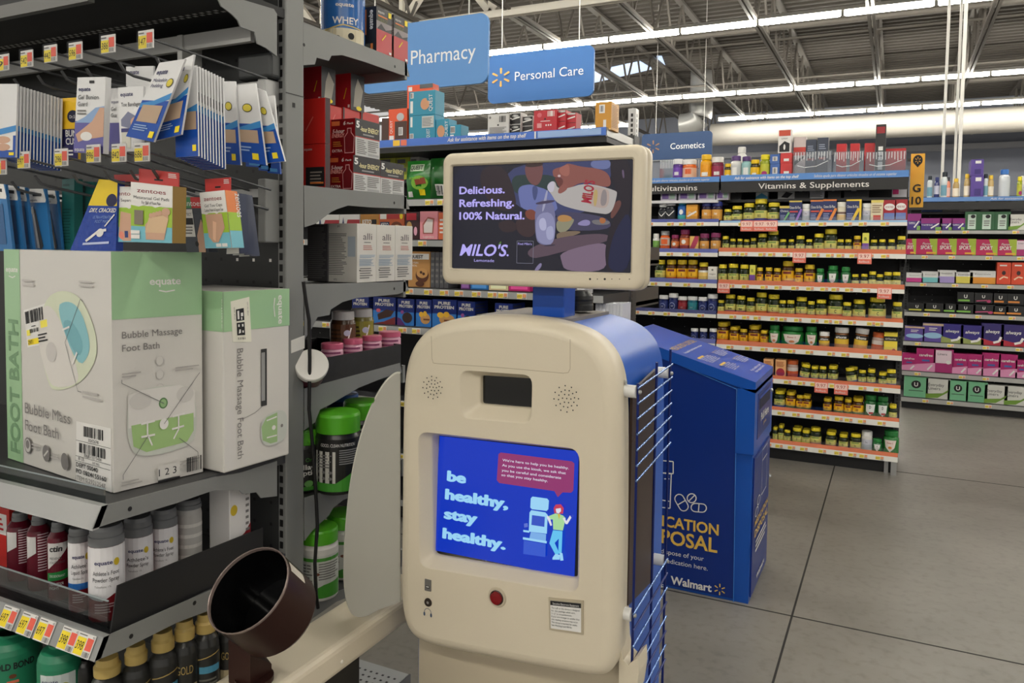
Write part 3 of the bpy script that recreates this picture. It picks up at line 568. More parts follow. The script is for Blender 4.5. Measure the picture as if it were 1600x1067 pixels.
def row(items, Y, zs, where, group, back=.075, deep=.07, deep2=False):
    """items: (centre px, width px, top px, kind[, tilt]); everything stands on the shelf top zs at depth Y+back"""
    n = {}
    tot = {}
    for it in items: tot[it[3]] = tot.get(it[3], 0) + 1
    for i, it in enumerate(items):
        x, wd, yt, kind = it[:4]; tilt = it[4] if len(it) > 4 else 0
        n[kind] = n.get(kind, 0) + 1
        bk = max(back, wd * Y * 1.12 / F / 2 + .042)
        if kind in BXK: bk = back
        p = ony(x, 400, Y + bk); p.z = zs
        for _ in range(2):
            xb, yb = px(p); p = ony(x, yb, Y + bk); p.z = zs
        w_ = wd * dep(p) / F / abs(RGT.x) * .93; h_ = max(.03, ony(x, yt, Y + bk).z - zs)
        d = BXK[kind][2] if kind in BXK else DESC[kind]
        lab = (f'{d}, ' + (f'{ORD[n[kind] - 1]} such ' if tot[kind] > 1 else '') + where)
        if kind in BXK:
            base, art, _ = BXK[kind]
            carton('product_box', lab, 'box', (p.x - w_ / 2, p.x + w_ / 2, Y + back - .03, Y + back - .03 + deep, zs, zs + h_), mt(base, .4), {'f': art}, group, .0015, e=.0012)
        else:
            bottle(kind, p, w_, h_, lab, group=group, tilt=tilt)
            if deep2 and kind[0] in 'gy' and i % 3 != 2:
                p2 = p + Vector((0, w_ * 1.1, 0)); bottle(kind, p2, w_, h_ * .99, f'{d}, behind {ORD[n[kind] - 1]} such {where}', group=group)
# ------------------------------------------------------------------ vitamins section (two bays)
YV = 5.615; SEAM = -1.128; VX1 = .066
ORG = mt((202, 104, 62), .5); LBL = mt((150, 190, 222), .5); LAV = mt((84, 92, 160), .5); CHW = mt((236, 234, 226), .4); BB = mt((40, 40, 42), .5)
SV = [(1.639, 1.662, 1.676, LBL, 0), (1.425, 1.456, 1.485, ORG, 0), (1.199, 1.226, 1.257, ORG, 0), (.978, 1.011, 1.032, ORG, 0), (.761, .794, .824, ORG, 0), (.545, .577, .598, ORG, 0), (.321, .359, .38, ORG, 0), (.091, .125, .148, ORG, 0)]
S2 = lambda p: ony(p[0], p[1], YV).x
vit = gondola('vitamins shelving bay with orange edged shelves under black sign', SEAM, VX1, YV, .45, 2.02, SV, CHW, [9, 12, 11, 12, 10, 11, 12, 12], BB,
              sales=[(0, S2((1167, 350))), (0, S2((1187, 350))), (0, S2((1205, 350))), (1, S2((1249, 400))), (1, S2((1351, 400))), (2, S2((1131, 450))), (2, S2((1382, 455))), (5, S2((1283, 612))), (5, S2((1314, 612)))])
SL = [(1.639, 1.666, 1.69, LAV, 0), (1.418, 1.447, 1.475, LAV, 0), (1.195, 1.227, 1.255, LAV, 0), (.979, 1.005, 1.03, mt((44, 52, 110), .5), 0), (.761, .794, .824, LAV, 0), (.545, .577, .598, LAV, 0), (.321, .359, .38, LAV, 0), (.091, .125, .148, LAV, 0)]
mul = gondola('multivitamins shelving bay with blue edged shelves beside the vitamins bay', -2.31, SEAM - .006, YV, .45, 2.02, SL, CHW, 9, BB)
for xa, xb, t, txt, u0, w_, z0, z1 in ((SEAM, VX1, vit, 'Vitamins & Supplements', (ony(1185, 290, YV).x - SEAM) / (VX1 - SEAM), (ony(1358, 288, YV).x - ony(1185, 290, YV).x) / (VX1 - SEAM), 1.952, 1.996),
                                    (-2.31, SEAM - .006, mul, 'Multivitamins', 1 - (SEAM - ony(1004, 290, YV).x) / 1.18, (ony(1091, 290, YV).x - ony(1004, 290, YV).x) / 1.18, 1.952, 1.99)):
    m = MB(); m.box(xa, xb, YV + .006, YV + .44, z0 - .0, z0 + .02, BB); sh = m.build('top_shelf', t)
    m = MB(); m.box(xa + .002, xb - .002, YV - .002, YV + .006, z0, z1, mt((88, 140, 208), .4))
    m.art(faces(xa, xb, YV - .002, YV, z0, z1)['f'], [('t', .08, .3, .42, 'Ask for assistance with items on the top shelf', WHITE, {'w': .36, 'sh': .2, 'b': .02}), ('t', .52, .3, .42, 'Solicite ayuda para obtener articulos situados en el estante superior', WHITE, {'w': .42, 'sh': .2})], .0015); m.build('info_strip', sh)
    m = MB(); m.box(xa + .004, xb - .004, YV - .004, YV + .02, z0 - .078, z0 - .003, mt((26, 25, 25), .45)); m.art(faces(xa, xb, YV - .004, YV, z0 - .078, z0 - .003)['f'], [('t', u0, .28, .5, txt, mt((226, 222, 216)), {'w': w_, 'b': .005})], .0015); m.build('sign_board', t)
m = MB(); m.box(VX1 - .04, VX1 - .005, YV + .01, YV + .03, 0, .095, STEEL); m.box(VX1 - .08, VX1 - .055, YV + .05, YV + .07, 0, .095, STEEL); m.build('leg', vit)
# recessed shelf with mixed boxes below the black signs
zr = ony(1200, 311, YV + .12).z
m = MB(); m.box(SEAM + .01, VX1 - .01, YV + .12, YV + .44, zr - .02, zr, BB); m.build('recessed_shelf', vit)
m = MB(); m.box(-2.3, SEAM - .02, YV + .02, YV + .44, ony(1100, 312, YV).z - .02, ony(1100, 312, YV).z, mt((214, 214, 216), .5)); m.build('recessed_shelf', mul)
BXK['xtl'] = ((206, 216, 220), [('p', [(0, 0), (1, 0), (1, .3), (.5, .7), (0, .3)], mt((70, 150, 190)))], 'pale carton with teal wave'); BXK['xbw'] = ((190, 190, 188), [('p', [(.2, .2), (.5, .8), (.9, .6), (.6, .1)], BLACK)], 'grey carton with black strap picture'); BXK['xbc'] = ((206, 206, 208), [('l', .1, .1, .9, .9, 6, FINE)], 'white carton of fine print'); BXK['xpw'] = ((216, 214, 220), [('r', .05, .3, .45, .95, mt((206, 50, 120)))], 'white carton with pink square'); BXK['xbk'] = ((22, 22, 24), [('r', .3, .75, .5, .85, WHITE)], 'black carton')
row([(1151, 16, 298, 'xbk'), (1191, 17, 298, 'xtl'), (1229, 24, 297, 'xbw'), (1254, 22, 296, 'xbk'), (1276, 22, 296, 'xbc'), (1304, 18, 295, 'xbk'), (1338, 34, 295, 'xbk'), (1405, 20, 293, 'xpw')], YV + .1, zr, 'on recessed shelf under vitamins sign', 'cartons on the recessed shelf')
BXK['xvi'] = ((196, 190, 206), [('r', .1, .2, .5, .9, mt((120, 90, 160))), ('r', .6, .2, .9, .9, mt((160, 190, 170)))], 'pale carton with purple print')
row([(1046, 24, 300, 'xvi'), (1075, 26, 299, 'xvi'), (1105, 26, 298, 'xvi'), (1130, 18, 298, 'xvi')], YV, ony(1100, 312, YV).z, 'on shelf under multivitamins sign', 'cartons under the multivitamins sign')
RV = [
 ([(1137,12,327,'gB'),(1151.5,16,322,'g'),(1170,17,318,'g'),(1188.6,20,311,'g'),(1209,19,317,'g'),(1226,14,322,'xng'),(1243,18,314,'xnp'),(1259.5,14,319,'w'),(1276,18,313,'xno'),(1296,19,312,'xno'),(1314.6,15,316,'wc'),(1333.6,21,312,'xny'),(1354,14,318,'w'),(1370,17,313,'xc'),(1389,18,313,'xr'),(1407,17,312,'xr')], 'top vitamins row'),
 ([(1133.5,10,369,'gB'),(1145,9,373,'gs'),(1156,9,373,'gs'),(1166.5,9,374,'gs'),(1177,9,372,'gs'),(1191,14,365,'gB'),(1207.7,17,360,'gB'),(1223,10,374,'gs'),(1236,9,374,'gs'),(1250,13,368.5,'gB'),(1264,10,374,'gs'),(1279,15,365,'gB'),(1297.5,19,358,'gB'),(1313,10,374,'gs'),(1325,10,374,'gs'),(1339,11,368.5,'y'),(1352,9,364,'xyp'),(1365,10,374.5,'gs'),(1378,10,374,'gs'),(1392.4,10,374,'gs'),(1407.7,12,369,'gB')], 'second vitamins row'),
 ([(1129,13,413,'gB'),(1145.5,16,412,'gB'),(1162.7,14,413.5,'gB'),(1176,8,414,'xyp'),(1186.7,10,418,'y'),(1201,11,418,'y'),(1214,11,419,'y'),(1231,18,408,'y'),(1247.7,12,419,'y'),(1264.5,16,413.5,'y'),(1281,12,419.5,'G'),(1300.8,16,415,'G'),(1320.7,14,417,'G'),(1336,10,428.5,'gs'),(1350,10,428,'gs'),(1362.7,11,424,'gs'),(1374.4,10,428.5,'gs'),(1386.7,12,425,'gs'),(1400,12,425,'gs')], 'third vitamins row'),
 ([(1126.4,10,469,'gs'),(1141,16,460,'gm'),(1157.5,14,462,'gm'),(1172.5,13,465,'gC'),(1189.4,17,457,'gC'),(1208.5,18,460,'gC'),(1222.5,11,469,'gC'),(1235,12,469,'gC'),(1252,17,464,'gC'),(1267,11,470.5,'gC'),(1282.5,16,468,'gC'),(1305,22,460,'gC'),(1323,13,472,'gC'),(1341.7,18,468,'gC'),(1370,24,464.5,'gC'),(1401,14,472,'gC')], 'fourth vitamins row'),
 ([(1129,17,503,'yC'),(1147,14,510,'yC'),(1161.4,12,514,'yC'),(1178,17,508,'yC'),(1193.4,11,516,'yC'),(1209.6,16,508,'GC'),(1238,34,509,'GC'),(1267,17,510,'GC'),(1287.4,15,518,'kw'),(1314.4,20,511,'kw'),(1343,19,512,'kw',.1),(1370,17,519,'oj',.08),(1391,18,519,'xp')], 'fifth vitamins row'),
 ([(1201,14,560,'xcr'),(1220,15,561,'xcr'),(1238,16,562,'oj'),(1256,14,568,'gD',.14),(1272.6,11,572,'gD'),(1285.4,11,572,'gD'),(1301,14,571,'gD'),(1332,14,574,'gD',-.2),(1347,11,578,'gD'),(1361,12,577,'gD'),(1379,12,582,'gD'),(1392,14,577,'gD')], 'sixth vitamins row'),
 ([(1218,16,609,'gb'),(1235,14,611,'yD'),(1249.6,11,617,'yD'),(1260,12,617,'yD'),(1292.5,12,622,'yD'),(1310,14,619,'yD'),(1324.6,11,623,'yD'),(1340,16,621,'yD'),(1359.6,18,617,'GD'),(1378.4,17,619,'GD'),(1394.7,11,633,'gs')], 'seventh vitamins row'),
 ([(1211,7,667,'gE'),(1220,8,663,'gE'),(1230,10,671.5,'gE'),(1245,14,668,'gE'),(1259,12,671.5,'gE'),(1274,16,667,'gZ'),(1298,15,674,'gZ'),(1317.5,13,678,'gZ'),(1336.6,16,677,'gZ'),(1354,15,673,'w'),(1370.5,14,685,'G'),(1391.5,22,672.5,'GC')], 'bottom vitamins row')]
for ri, ((its, nm), s) in enumerate(zip(RV, SV)): row(its, YV, s[1] + .005, 'in ' + nm, 'products in the ' + nm, deep2=ri >= 4)
RM = [
 ([(1036,14,318,'wk'),(1048,17,315,'wk'),(1066,14,313,'bt'),(1082,17,320,'xy'),(1104,15,315,'by'),(1120,16,315,'by')], 'top multivitamins row'),
 ([(1025,10,365,'wg'),(1039,15,361,'o'),(1054.7,12,367,'pm'),(1070,16,359,'pm'),(1085.5,13,369,'xo'),(1100.5,14,365,'pa'),(1118,15,364,'pa')], 'second multivitamins row'),
 ([(1031.5,16,406,'gb'),(1048.7,16,406,'y'),(1065.5,16,406,'y'),(1082,16,406,'y'),(1099,15,410,'yw'),(1114,13,416.5,'xw')], 'third multivitamins row'),
 ([(1037,14,461,'wb'),(1052,14,458,'wb'),(1066.4,14,463,'wr'),(1082,15,463,'wt'),(1098,14,464,'wb'),(1113,15,459,'wb')], 'fourth multivitamins row'),
 ([(1085,11,513,'wb'),(1099,11,513,'wb'),(1114,11,513,'wb')], 'fifth multivitamins row')]
for (its, nm), s in zip(RM, SL): row(its, YV, s[1] + .005, 'in ' + nm, 'products in the ' + nm)
# top of the vitamins and multivitamins bays
row([(1059,15,249,'pv'),(1077,21,250,'ot'),(1103,17,242,'yb'),(1121,18,246,'ma')], YV, 1.973, 'on top of multivitamins bay', 'products on top of the bays')
row([(1137,10,256,'yk'),(1149.5,16,244,'ws'),(1166,15,245,'tl'),(1179.4,14,250,'yk'),(1195,15,242,'ye')], YV, 1.973, 'on top of vitamins bay', 'products on top of the bays')
row([(1158,16,230,'wl')], YV + .14, 1.973, 'behind the purple capped bottles', 'products on top of the bays')
def stackbox(x, wd, yt, yb, kind, lab, Y=YV + .05, d=.09, name='product_box', e=.0012):
    b = xbox(x - wd / 2, x + wd / 2, yt, yb, Y, d); base, art, _ = BXK[kind]
    return carton(name, lab, 'box', b, mt(base, .4), {'f': art, 'r': []}, 'cartons stacked on top of the bays', .0015, e=e)
zt_ = 1.973
def sb(x, wd, ys, kind, labs, Y=YV + .05, d=.09, zb=None):
    z = zb or zt_
    for yt, lab in zip(ys, labs):
        z1 = ony(x, yt, Y).z; b = xbox(x - wd / 2, x + wd / 2, yt, yt + 5, Y, d); b[4] = z; b[5] = z1; z = z1 + .0005
        base, art, _ = BXK[kind]; carton('product_box', lab, 'box', b, mt(base, .4), {'f': art}, 'cartons stacked on top of the bays', .0015, e=.0012)
    return z
sb(1211, 15, (256, 241), 'xb', ('lower blue carton of the pair on top of vitamins bay', 'upper blue carton of the pair on top of vitamins bay'))
zz = sb(1228.6, 18, (255, 239), 'xrd', ('lower red carton under the white brace box on vitamins bay', 'upper red carton directly under the white brace box'))
sb(1226.5, 20, (202,), 'xwr', ('white and red brace box on two red cartons',), zb=zz)
sb(1250, 19, (214,), 'xpk', ('pink and clear carton beside the white brace box',), Y=YV + .1)
sb(1267.8, 16, (218,), 'xd', ('slate brace carton beside the pink clear carton',), Y=YV + .1)
sb(1286, 17, (215,), 'xd', ('slate brace carton beside the other slate carton, taller',), Y=YV + .1)
for k, (x, wd, yt) in enumerate(((1315, 15.5, 224.6), (1336, 14.5, 224), (1359, 16, 223.5))): sb(x, wd, (yt,), 'xred', (f'narrow plain red carton on top of vitamins bay, {ORD[k]} of three',), Y=YV + .1)
sb(1400, 32, (232,), 'xred', ('wide red carton at the flag end of vitamins bay top',), Y=YV + .12)
sb(1377, 16, (194,), 'xblk', ('tall black carton with white pictograms on top of vitamins bay',), Y=YV + .03, d=.06)
CLR = clear((236, 240, 244), .16); SPK2 = mt((226, 228, 230), .3)
for k, (xa, xb) in enumerate(((1240, 1300), (1302, 1350), (1352, 1416))):
    a = ony(xa, 250, YV + .012).x; b = ony(xb, 250, YV + .012).x; zh = ony((xa + xb) / 2, 236, YV).z; m = MB()
    m.box(a, b, YV + .012, YV + .015, 1.973, zh, CLR); m.box(a, a + .003, YV + .012, YV + .2, 1.973, zh - .03, CLR); m.box(b - .003, b, YV + .012, YV + .2, 1.973, zh - .03, CLR); m.box(a, b, YV + .012, YV + .2, 1.9725, 1.975, CLR)
    q = faces(a, b, YV + .012, YV + .015, 1.973, zh)['f']; rr = random.Random(k)
    m.art(q, [('w', [(u, .62 + rr.uniform(-.05, .1)), (u + rr.uniform(-.01, .01), .97)], .004, SPK2) for u in [.05 + .075 * j for j in range(13)]] + [('w', [(.1, .45), (.3, .36), (.6, .4), (.9, .6)], .004, SPK2)], .001)
    tag(m.build('clear_bin', loc=((a + b) / 2, YV + .1, 1.973)), f'clear plastic hook bin on top of vitamins bay, {ORD[k]} from the white brace box', 'bin', 'clear bins on top of vitamins bay')
for k, (xa, xb) in enumerate(((1031, 1055), (1056, 1098))):
    a = ony(xa, 250, YV + .13).x; b = ony(xb, 250, YV + .13).x; zh = ony((xa + xb) / 2, 249, YV + .13).z; m = MB(); m.box(a, b, YV + .13, YV + .134, 1.973, zh, CLR); m.box(a, b, YV + .13, YV + .3, 1.9725, 1.975, CLR)
    m.art(faces(a, b, YV + .13, YV + .134, 1.973, zh)['f'], [('w', [(u, .6), (u, .97)], .004, SPK2) for u in [.06 + .1 * j for j in range(10)]], .001)
    tag(m.build('clear_bin', loc=((a + b) / 2, YV + .2, 1.973)), f'clear plastic bin behind the jars on multivitamins bay, {ORD[k]} of two', 'bin', 'clear bins on top of multivitamins bay')
# ------------------------------------------------------------------ feminine care aisle G10
YG = 8.15; GX0, GX1 = .10, 1.42
zg = lambda y: ony(1415, y, YG).z
CHG = mt((176, 176, 172), .4); MX = .52
SG = [(zg(365), zg(360), None, None, 0), (zg(404.5), zg(398), None, None, 0), (zg(447), zg(441), None, None, 0), (zg(493), zg(487), None, None, 0), (zg(539), zg(533), None, None, 0), (zg(586), zg(579.5), None, None, 0), (zg(627), zg(620.5), None, None, 0)]
fem = gondola('feminine care shelving with grey edged shelves behind the vitamins bay', GX0, 2.6, YG, .45, 2.02, SG, CHG, [8, 10, 11, 11, 9, 9, 9], BB)
m = MB(); m.box(GX0, 2.6, YG + .006, YG + .44, 1.955, 1.975, BB); sh = m.build('top_shelf', fem)
m = MB(); m.box(GX0, 2.6, YG - .002, YG + .006, 1.945, 1.985, mt((96, 140, 200), .4)); m.art(faces(GX0, 2.6, YG - .002, YG, 1.945, 1.985)['f'], [('t', .26, .3, .42, 'Ask for assistance with items on the top shelf', WHITE, {'w': .25, 'sh': .2})], .002); m.build('info_strip', sh)
m = MB(); m.box(GX0, 2.6, YG + .0, YG + .02, 1.87, 1.94, mt((26, 25, 25), .45)); m.build('sign_board', fem)
RG = [
 ([(1428,18,334,'xV'),(1454,30,341,'xV'),(1477.6,17,341,'xV'),(1496.7,18,341,'xV'),(1518,19,331,'xGb'),(1541,20,331,'xGb'),(1565.4,20,331,'xGb'),(1588,22,335,'xE')], 'top feminine care row'),
 ([(1422,15,373,'xS'),(1447,28,373,'xS'),(1477,28,373,'xS'),(1507,28,373,'xS'),(1540,29,374,'xS'),(1570,28,374,'xS'),(1596,18,375,'xPl')], 'second feminine care row'),
 ([(1428.7,22,426,'xk'),(1453.6,24,424,'xt'),(1479,24,422,'xl'),(1505,24,425,'xY'),(1534.5,33,423,'xO'),(1567,18,410,'xR'),(1590,18,410,'xR')], 'third feminine care row'),
 ([(1432.4,24,473,'xU'),(1459.7,29,473,'xU'),(1484.8,20,474,'xUg'),(1508,26,475,'xUg'),(1536.5,28,475.5,'xUp'),(1562.7,20,478,'xUo'),(1586.4,26,478,'xUo')], 'fourth feminine care row'),
 ([(1428.5,26,509.6,'xAb'),(1457,27,505,'xAb'),(1487,29,506,'xA'),(1518,30,508,'xA'),(1549.5,29,505,'xAr'),(1582,32,507,'xAr')], 'fifth feminine care row'),
 ([(1420,19,552,'xP'),(1445.6,25,544,'xP'),(1473,26,545,'xPl'),(1499,20,552,'xP'),(1522.5,21,553,'xP'),(1547.4,24,551,'xP'),(1573.4,24,553,'xP'),(1595,16,562,'xP')], 'sixth feminine care row'),
 ([(1430.5,32,587.6,'xGU'),(1464.5,32,591,'xE'),(1495.7,27,594,'xGU'),(1525,28,596,'xGU'),(1555,30,601,'xE'),(1586,30,603,'xE')], 'bottom feminine care row')]
for (its, nm), s in zip(RG, SG): row(its, YG, s[1] + .005, 'in ' + nm, 'products in the ' + nm, .06, .1)
b0 = SG[3][1] + .005
for k, (x, wd, yt, kind) in enumerate(((1509,26,459,'xUg'),(1537,28,460,'xUp'),(1563.5,21,461,'xUo'),(1587,26,462,'xUo'))):
    zb_ = ony(x, (475, 476, 478.5, 478.5)[k], YG + .04).z; b = xbox(x - wd / 2, x + wd / 2, yt, yt + 5, YG + .03, .1); b[4] = ony(x, (474.2, 474.8, 477, 477)[k], YG + .06).z; b[4] = max(b[4], b0 + .1); b[5] = b[4] + .095
    carton('product_box', f'{BXK[kind][2]}, upper in fourth feminine care row, {ORD[k]}', 'box', b, mt(BXK[kind][0], .4), {'f': BXK[kind][1]}, 'products in the fourth row of feminine care', .0015, e=.0015)
# hooded dispensers and things above
for k, x in enumerate((1456, 1489, 1515, 1538, 1562, 1590)):
    p = ony(x, 329, YG + .12); p.z = ony(1500, 330.5, YG + .1).z; m = MB(); o = []
    for i in range(9):
        a = math.pi * i / 8; o.append((p.x + .085 * math.cos(a), p.z + .11 * math.sin(a)))
    m.prism([Vector((a, p.y, b)) for a, b in o], (0, .14, 0), mt(((60, 90, 150), (130, 130, 128), (210, 206, 204), (214, 206, 210), (40, 40, 42), (206, 204, 204))[k], .45))
    tag(m.build('hooded_package', loc=p), f'arched package under the G10 black band, {ORD[k]} from the yellow flag', 'package', 'arched packages in the feminine care aisle')
m = MB(); m.box(GX0 + .02, 2.58, YG + .1, YG + .44, ony(1500, 330.5, YG + .1).z - .02, ony(1500, 330.5, YG + .1).z - .002, BB); m.build('recessed_shelf', fem)
zt_ = 1.978
row([(1452,7,275,'bw'),(1463,7,277,'bk'),(1475,10,269,'bw'),(1480,7,277,'or'),(1493,8,279,'yw2'),(1510,8,272,'yw2'),(1539,7,272,'bw'),(1547,8,274,'yw2'),(1568,15,265,'bl'),(1593,8,276,'ye'),(1599,9,275,'w')], YG, 1.978, 'on top of feminine care', 'products on top of feminine care')
BX_ = sb(1527.5, 20, (274.5, 249), 'xq', ('lower purple carton of the two stacked on feminine care', 'upper purple carton of the two stacked on feminine care'), Y=YG + .03, d=.25)
# yellow G 10 flag
p = ony(1423, 300, YV + .4); Yf = YV + .38; b = xbox(1422, 1444, 240, 324, Yf, .012); m = MB(); m.box(*b, mt((240, 178, 50), .45), .002); q = faces(*b)['f']
pin = [(.5 + .34 * math.cos(math.radians(a)), .875 + .10 * math.sin(math.radians(a))) for a in range(-30, 211, 20)] + [(.5, .745)]
m.art(q, [('p', pin, INK)] + spark(.5, .875, .065, 3.4, mt((240, 178, 50), .45)) + [('t', .5, .29, .135, 'G', INK, {'al': 'c', 'b': .02}), ('t', .5, .06, .135, '10', INK, {'al': 'c', 'b': .02})], .002)
o = m.build('aisle_flag', loc=(b[0], Yf, b[4])); tag(o, 'yellow aisle flag reading G 10 at the end of vitamins bay', 'sign')
m = MB(); m.box(VX1 - .01, b[0] + .005, Yf + .012, Yf + .02, b[4] + .03, b[4] + .05, DGREY); m.box(VX1 - .01, b[0] + .005, Yf + .012, Yf + .02, b[5] - .05, b[5] - .03, DGREY); m.build('bracket', o)
# ================================================================== NEAR GONDOLA (foot care side facing us, diet side behind)
XE = -1.222
PX = lambda pts, X: [onx(x, y, X) for x, y in pts]
def bracket(parent, pts, X=XE, name='bracket', m=GREY):
    mb = MB(); P = PX(pts, X); mb.prism([p + Vector((-.003, 0, 0)) for p in P], (.003, 0, 0), m)
    return mb.build(name, parent)
near = thing('shelving_unit', 'near grey shelving unit with foot care goods and end upright', 'shelving', (XE, 1.36, 0), group='long shelving units of the store')
m = MB(); m.box(-1.246, XE, 1.331, 1.39, 0, 2.3, GREY, .003); slots(m, -1.241, -1.231, 1.3304, .2, 2.28, BLACK)
m.box(XE, XE + .001, 1.331, 1.39, 1.79, 1.7915, BLACK); m.box(XE, XE + .0012, 1.352, 1.36, 1.762, 1.772, BLACK); m.build('upright', near)
m = MB(); m.box(-3.6, -1.246, 1.335, 1.385, .1, 2.2, mt((50, 51, 51), .6)); H_ = BLACK
for i in range(16):
    for j in range(30):
        x = -1.275 - .0508 * i; z = .5 + .0508 * j; m.poly([Vector((x, 1.3345, z)), Vector((x + .007, 1.3345, z)), Vector((x + .007, 1.3345, z + .007)), Vector((x, 1.3345, z + .007))], WHITE if (j in (18,) and i in (0, 1, 2)) else H_)
m.build('back_panel', near)
m = MB(); m.box(-3.6, -1.225, .92, 1.335, 0, .40, CARB); m.box(-3.6, -1.223, .86, 1.335, .40, .425, GREY); m.box(-3.6, -1.223, 1.391, 1.79, .10, .13, GREY); m.box(-3.6, -1.24, 1.40, 1.78, 0, .10, CARB)
DKM = MB()
m.build('base_deck', near)
# upper foot care shelf
def nshelf(z, zn, zlo, ylo, yn, pts, chan):
    m = MB(); m.box(-3.6, XE - .003, .885, 1.334, z - .025, z, mt((60, 60, 61), .5)); sh = m.build('shelf', near)
    m = MB(); m.prism([Vector((XE, yn, zn)), Vector((XE, ylo, zlo)), Vector((XE, ylo + .012, zlo)), Vector((XE, yn + .012, zn))], (-2.378, 0, 0), chan); m.build('price_channel', sh)
    P = PX(pts, XE); m = MB(); m.prism([p + Vector((-.003, 0, 0)) for p in P], (.003, 0, 0), GREY); m.build('bracket', sh); return sh
s1 = nshelf(.984, .994, .956, .857, .875, [(159, 791), (332, 746), (377, 738), (433, 720), (433, 775), (408, 778), (401, 769), (380, 772), (374, 766), (334, 766), (276, 786), (187, 813), (144, 827)], mt((176, 176, 174), .25, .3))
s2 = nshelf(.748, .760, .724, .857, .875, [(162, 996), (332, 921), (433, 877), (433, 912), (334, 951), (276, 973), (190, 1016), (148, 1033)], mt((150, 151, 149), .35, .2))
for sh, holes in ((s1, [(203, 795)]), (s2, [(205, 994), (304, 942)])):
    for x, y in holes:
        p = onx(x, y, XE + .0005); m = MB(); m.lathe([(0, 0), (.0045, 0)], p, 10, Matrix(((0, 0, 1), (0, 1, 0), (-1, 0, 0))), m=BLACK); m.build('bolt_hole', sh)
# top shelf of the foot care side
m = MB(); m.box(-3.6, XE - .003, 1.07, 1.334, 1.952, 1.972, mt((30, 30, 31), .6)); sh = m.build('top_shelf', near)
m = MB(); m.box(-3.6, -1.495, 1.055, 1.07, 1.945, 1.972, mt((104, 104, 101), .4)); m.build('front_lip', sh)
m = MB(); m.box(-3.6, XE - .01, 1.062, 1.07, 1.972, 2.25, mt((34, 34, 36), .6)); m.build('fascia', sh)
m = MB(); PF = mt((190, 190, 188), .5)
for i in range(95):
    for j in (0, 1):
        x = -3.3 + i * .021 + j * .01; m.poly([Vector((x, 1.222 + j * .012, 1.9515)), Vector((x, 1.230 + j * .012, 1.9515)), Vector((x + .011, 1.230 + j * .012, 1.9515)), Vector((x + .011, 1.222 + j * .012, 1.9515))], PF)
m.build('perforated_strip', sh)
bracket(near, [(333, -20), (381, -20), (381, 0), (428, 14), (433, 22), (433, 88), (416, 75), (402, 68), (398, 50), (376, 42), (372, 32), (362, 22), (346, 10)])
m = MB(); zr_ = .5 * (ony(335, 55, 1.25).z + ony(270, 73, 1.25).z); m.box(-3.6, -1.245, 1.25, 1.262, zr_ - .018, zr_ + .016, mt((186, 186, 182), .35, .2)); m.box(-1.46, -1.445, 1.245, 1.30, zr_ - .1, zr_ + .016, mt((186, 186, 182), .35, .2)); m.build('hook_rail', near)
z2 = onx(412, 300, -1.24).z
m = MB(); m.box(-3.6, -1.26, 1.29, 1.298, 1.79, 1.81, STEEL); m.box(-3.6, -1.26, 1.29, 1.298, z2 - .01, z2 + .008, STEEL); m.box(-1.262, -1.24, 1.286, 1.332, z2 - .11, z2 + .03, GREY, .003); m.box(-1.262, -1.24, 1.286, 1.332, 1.76, 1.815, STEEL, .003); m.build('hook_crossbar', near)
# dark moulded plastic bin bracket at the top of the end panel
m = MB(); b_ = [ony(372, 105, 1.3).x, ony(425, 105, 1.3).x, 1.295, 1.33, ony(400, 124, 1.3).z, ony(400, 84, 1.3).z]; m.box(*b_, mt((56, 58, 58), .4), .008, 3); tag(m.build('plastic_hook_box', loc=(b_[0], b_[2], b_[4])), 'dark grey plastic box on the end of the top crossbar', 'box')
# clear fences on the shelves
for q, sh, nm in (([(0, 716), (166, 757), (166, 776), (0, 735)], s1, 'a'), ([(3, 905), (172, 958), (170, 998), (3, 932)], s2, 'b')):
    P = [ony(x, y, .905) for x, y in q]; z0 = min(P[2].z, P[3].z); z1 = (P[0].z + P[1].z) / 2; base = .984 if nm == 'a' else .748
    m = MB(); m.box(-3.2, P[1].x, .90, .9035, base, base + (.03 if nm == 'a' else .062), clear((225, 230, 232), .14)); m.box(-3.2, P[1].x, .9005, .903, base + (.028 if nm == 'a' else .060), base + (.03 if nm == 'a' else .062), mt((200, 205, 208), .3)); m.build('clear_fence', sh)
# price tags on the lower channel
def ptag(parent, x, pr):
    m = MB(); d = Vector((0, .857 - .875, .724 - .760)); O = Vector((x, .875, .760)) + d * .05; U = Vector((.044, 0, 0)); N = Vector((0, -.036, .018)).normalized() * .0022
    q = [O + d * .95 + N, O + d * .95 + U + N, O + U + N, O + N]; m.prism(q, -N * .4, WHITE)
    m.art(q, [('r', .02, .06, .54, .80, YEL), ('r', .6, .32, .96, .84, mt((238, 96, 74))), ('t', .05, .28, .36, pr, INK, {'w': .44, 'sh': .15}), ('l', .06, .86, .6, .97, 1, FINE), ('b', .6, .04, .97, .26, 8, FINE), ('t', .86, .86, .1, '43', INK)], .0004)
    return m.build('price_tag', loc=O)
for k, (x, pr) in enumerate(((22, '697'), (98, '697'), (143, '697'), (228, '398'), (294, '398'))):
    pass
TX = [(16, '6.97'), (45, '6.97'), (72, '6.97'), (108, '3.98'), (133, '3.98')]
for k, (x, pr) in enumerate(TX):
    xw = ony(x - 12, 975 + x * .36, .866).x
    o = ptag(None, xw, pr.replace('.', '')); tag(o, f'yellow {pr} price tag on the spray shelf edge, {ORD[k]} of five along it', 'price tag', 'price tags on the spray shelf edge')
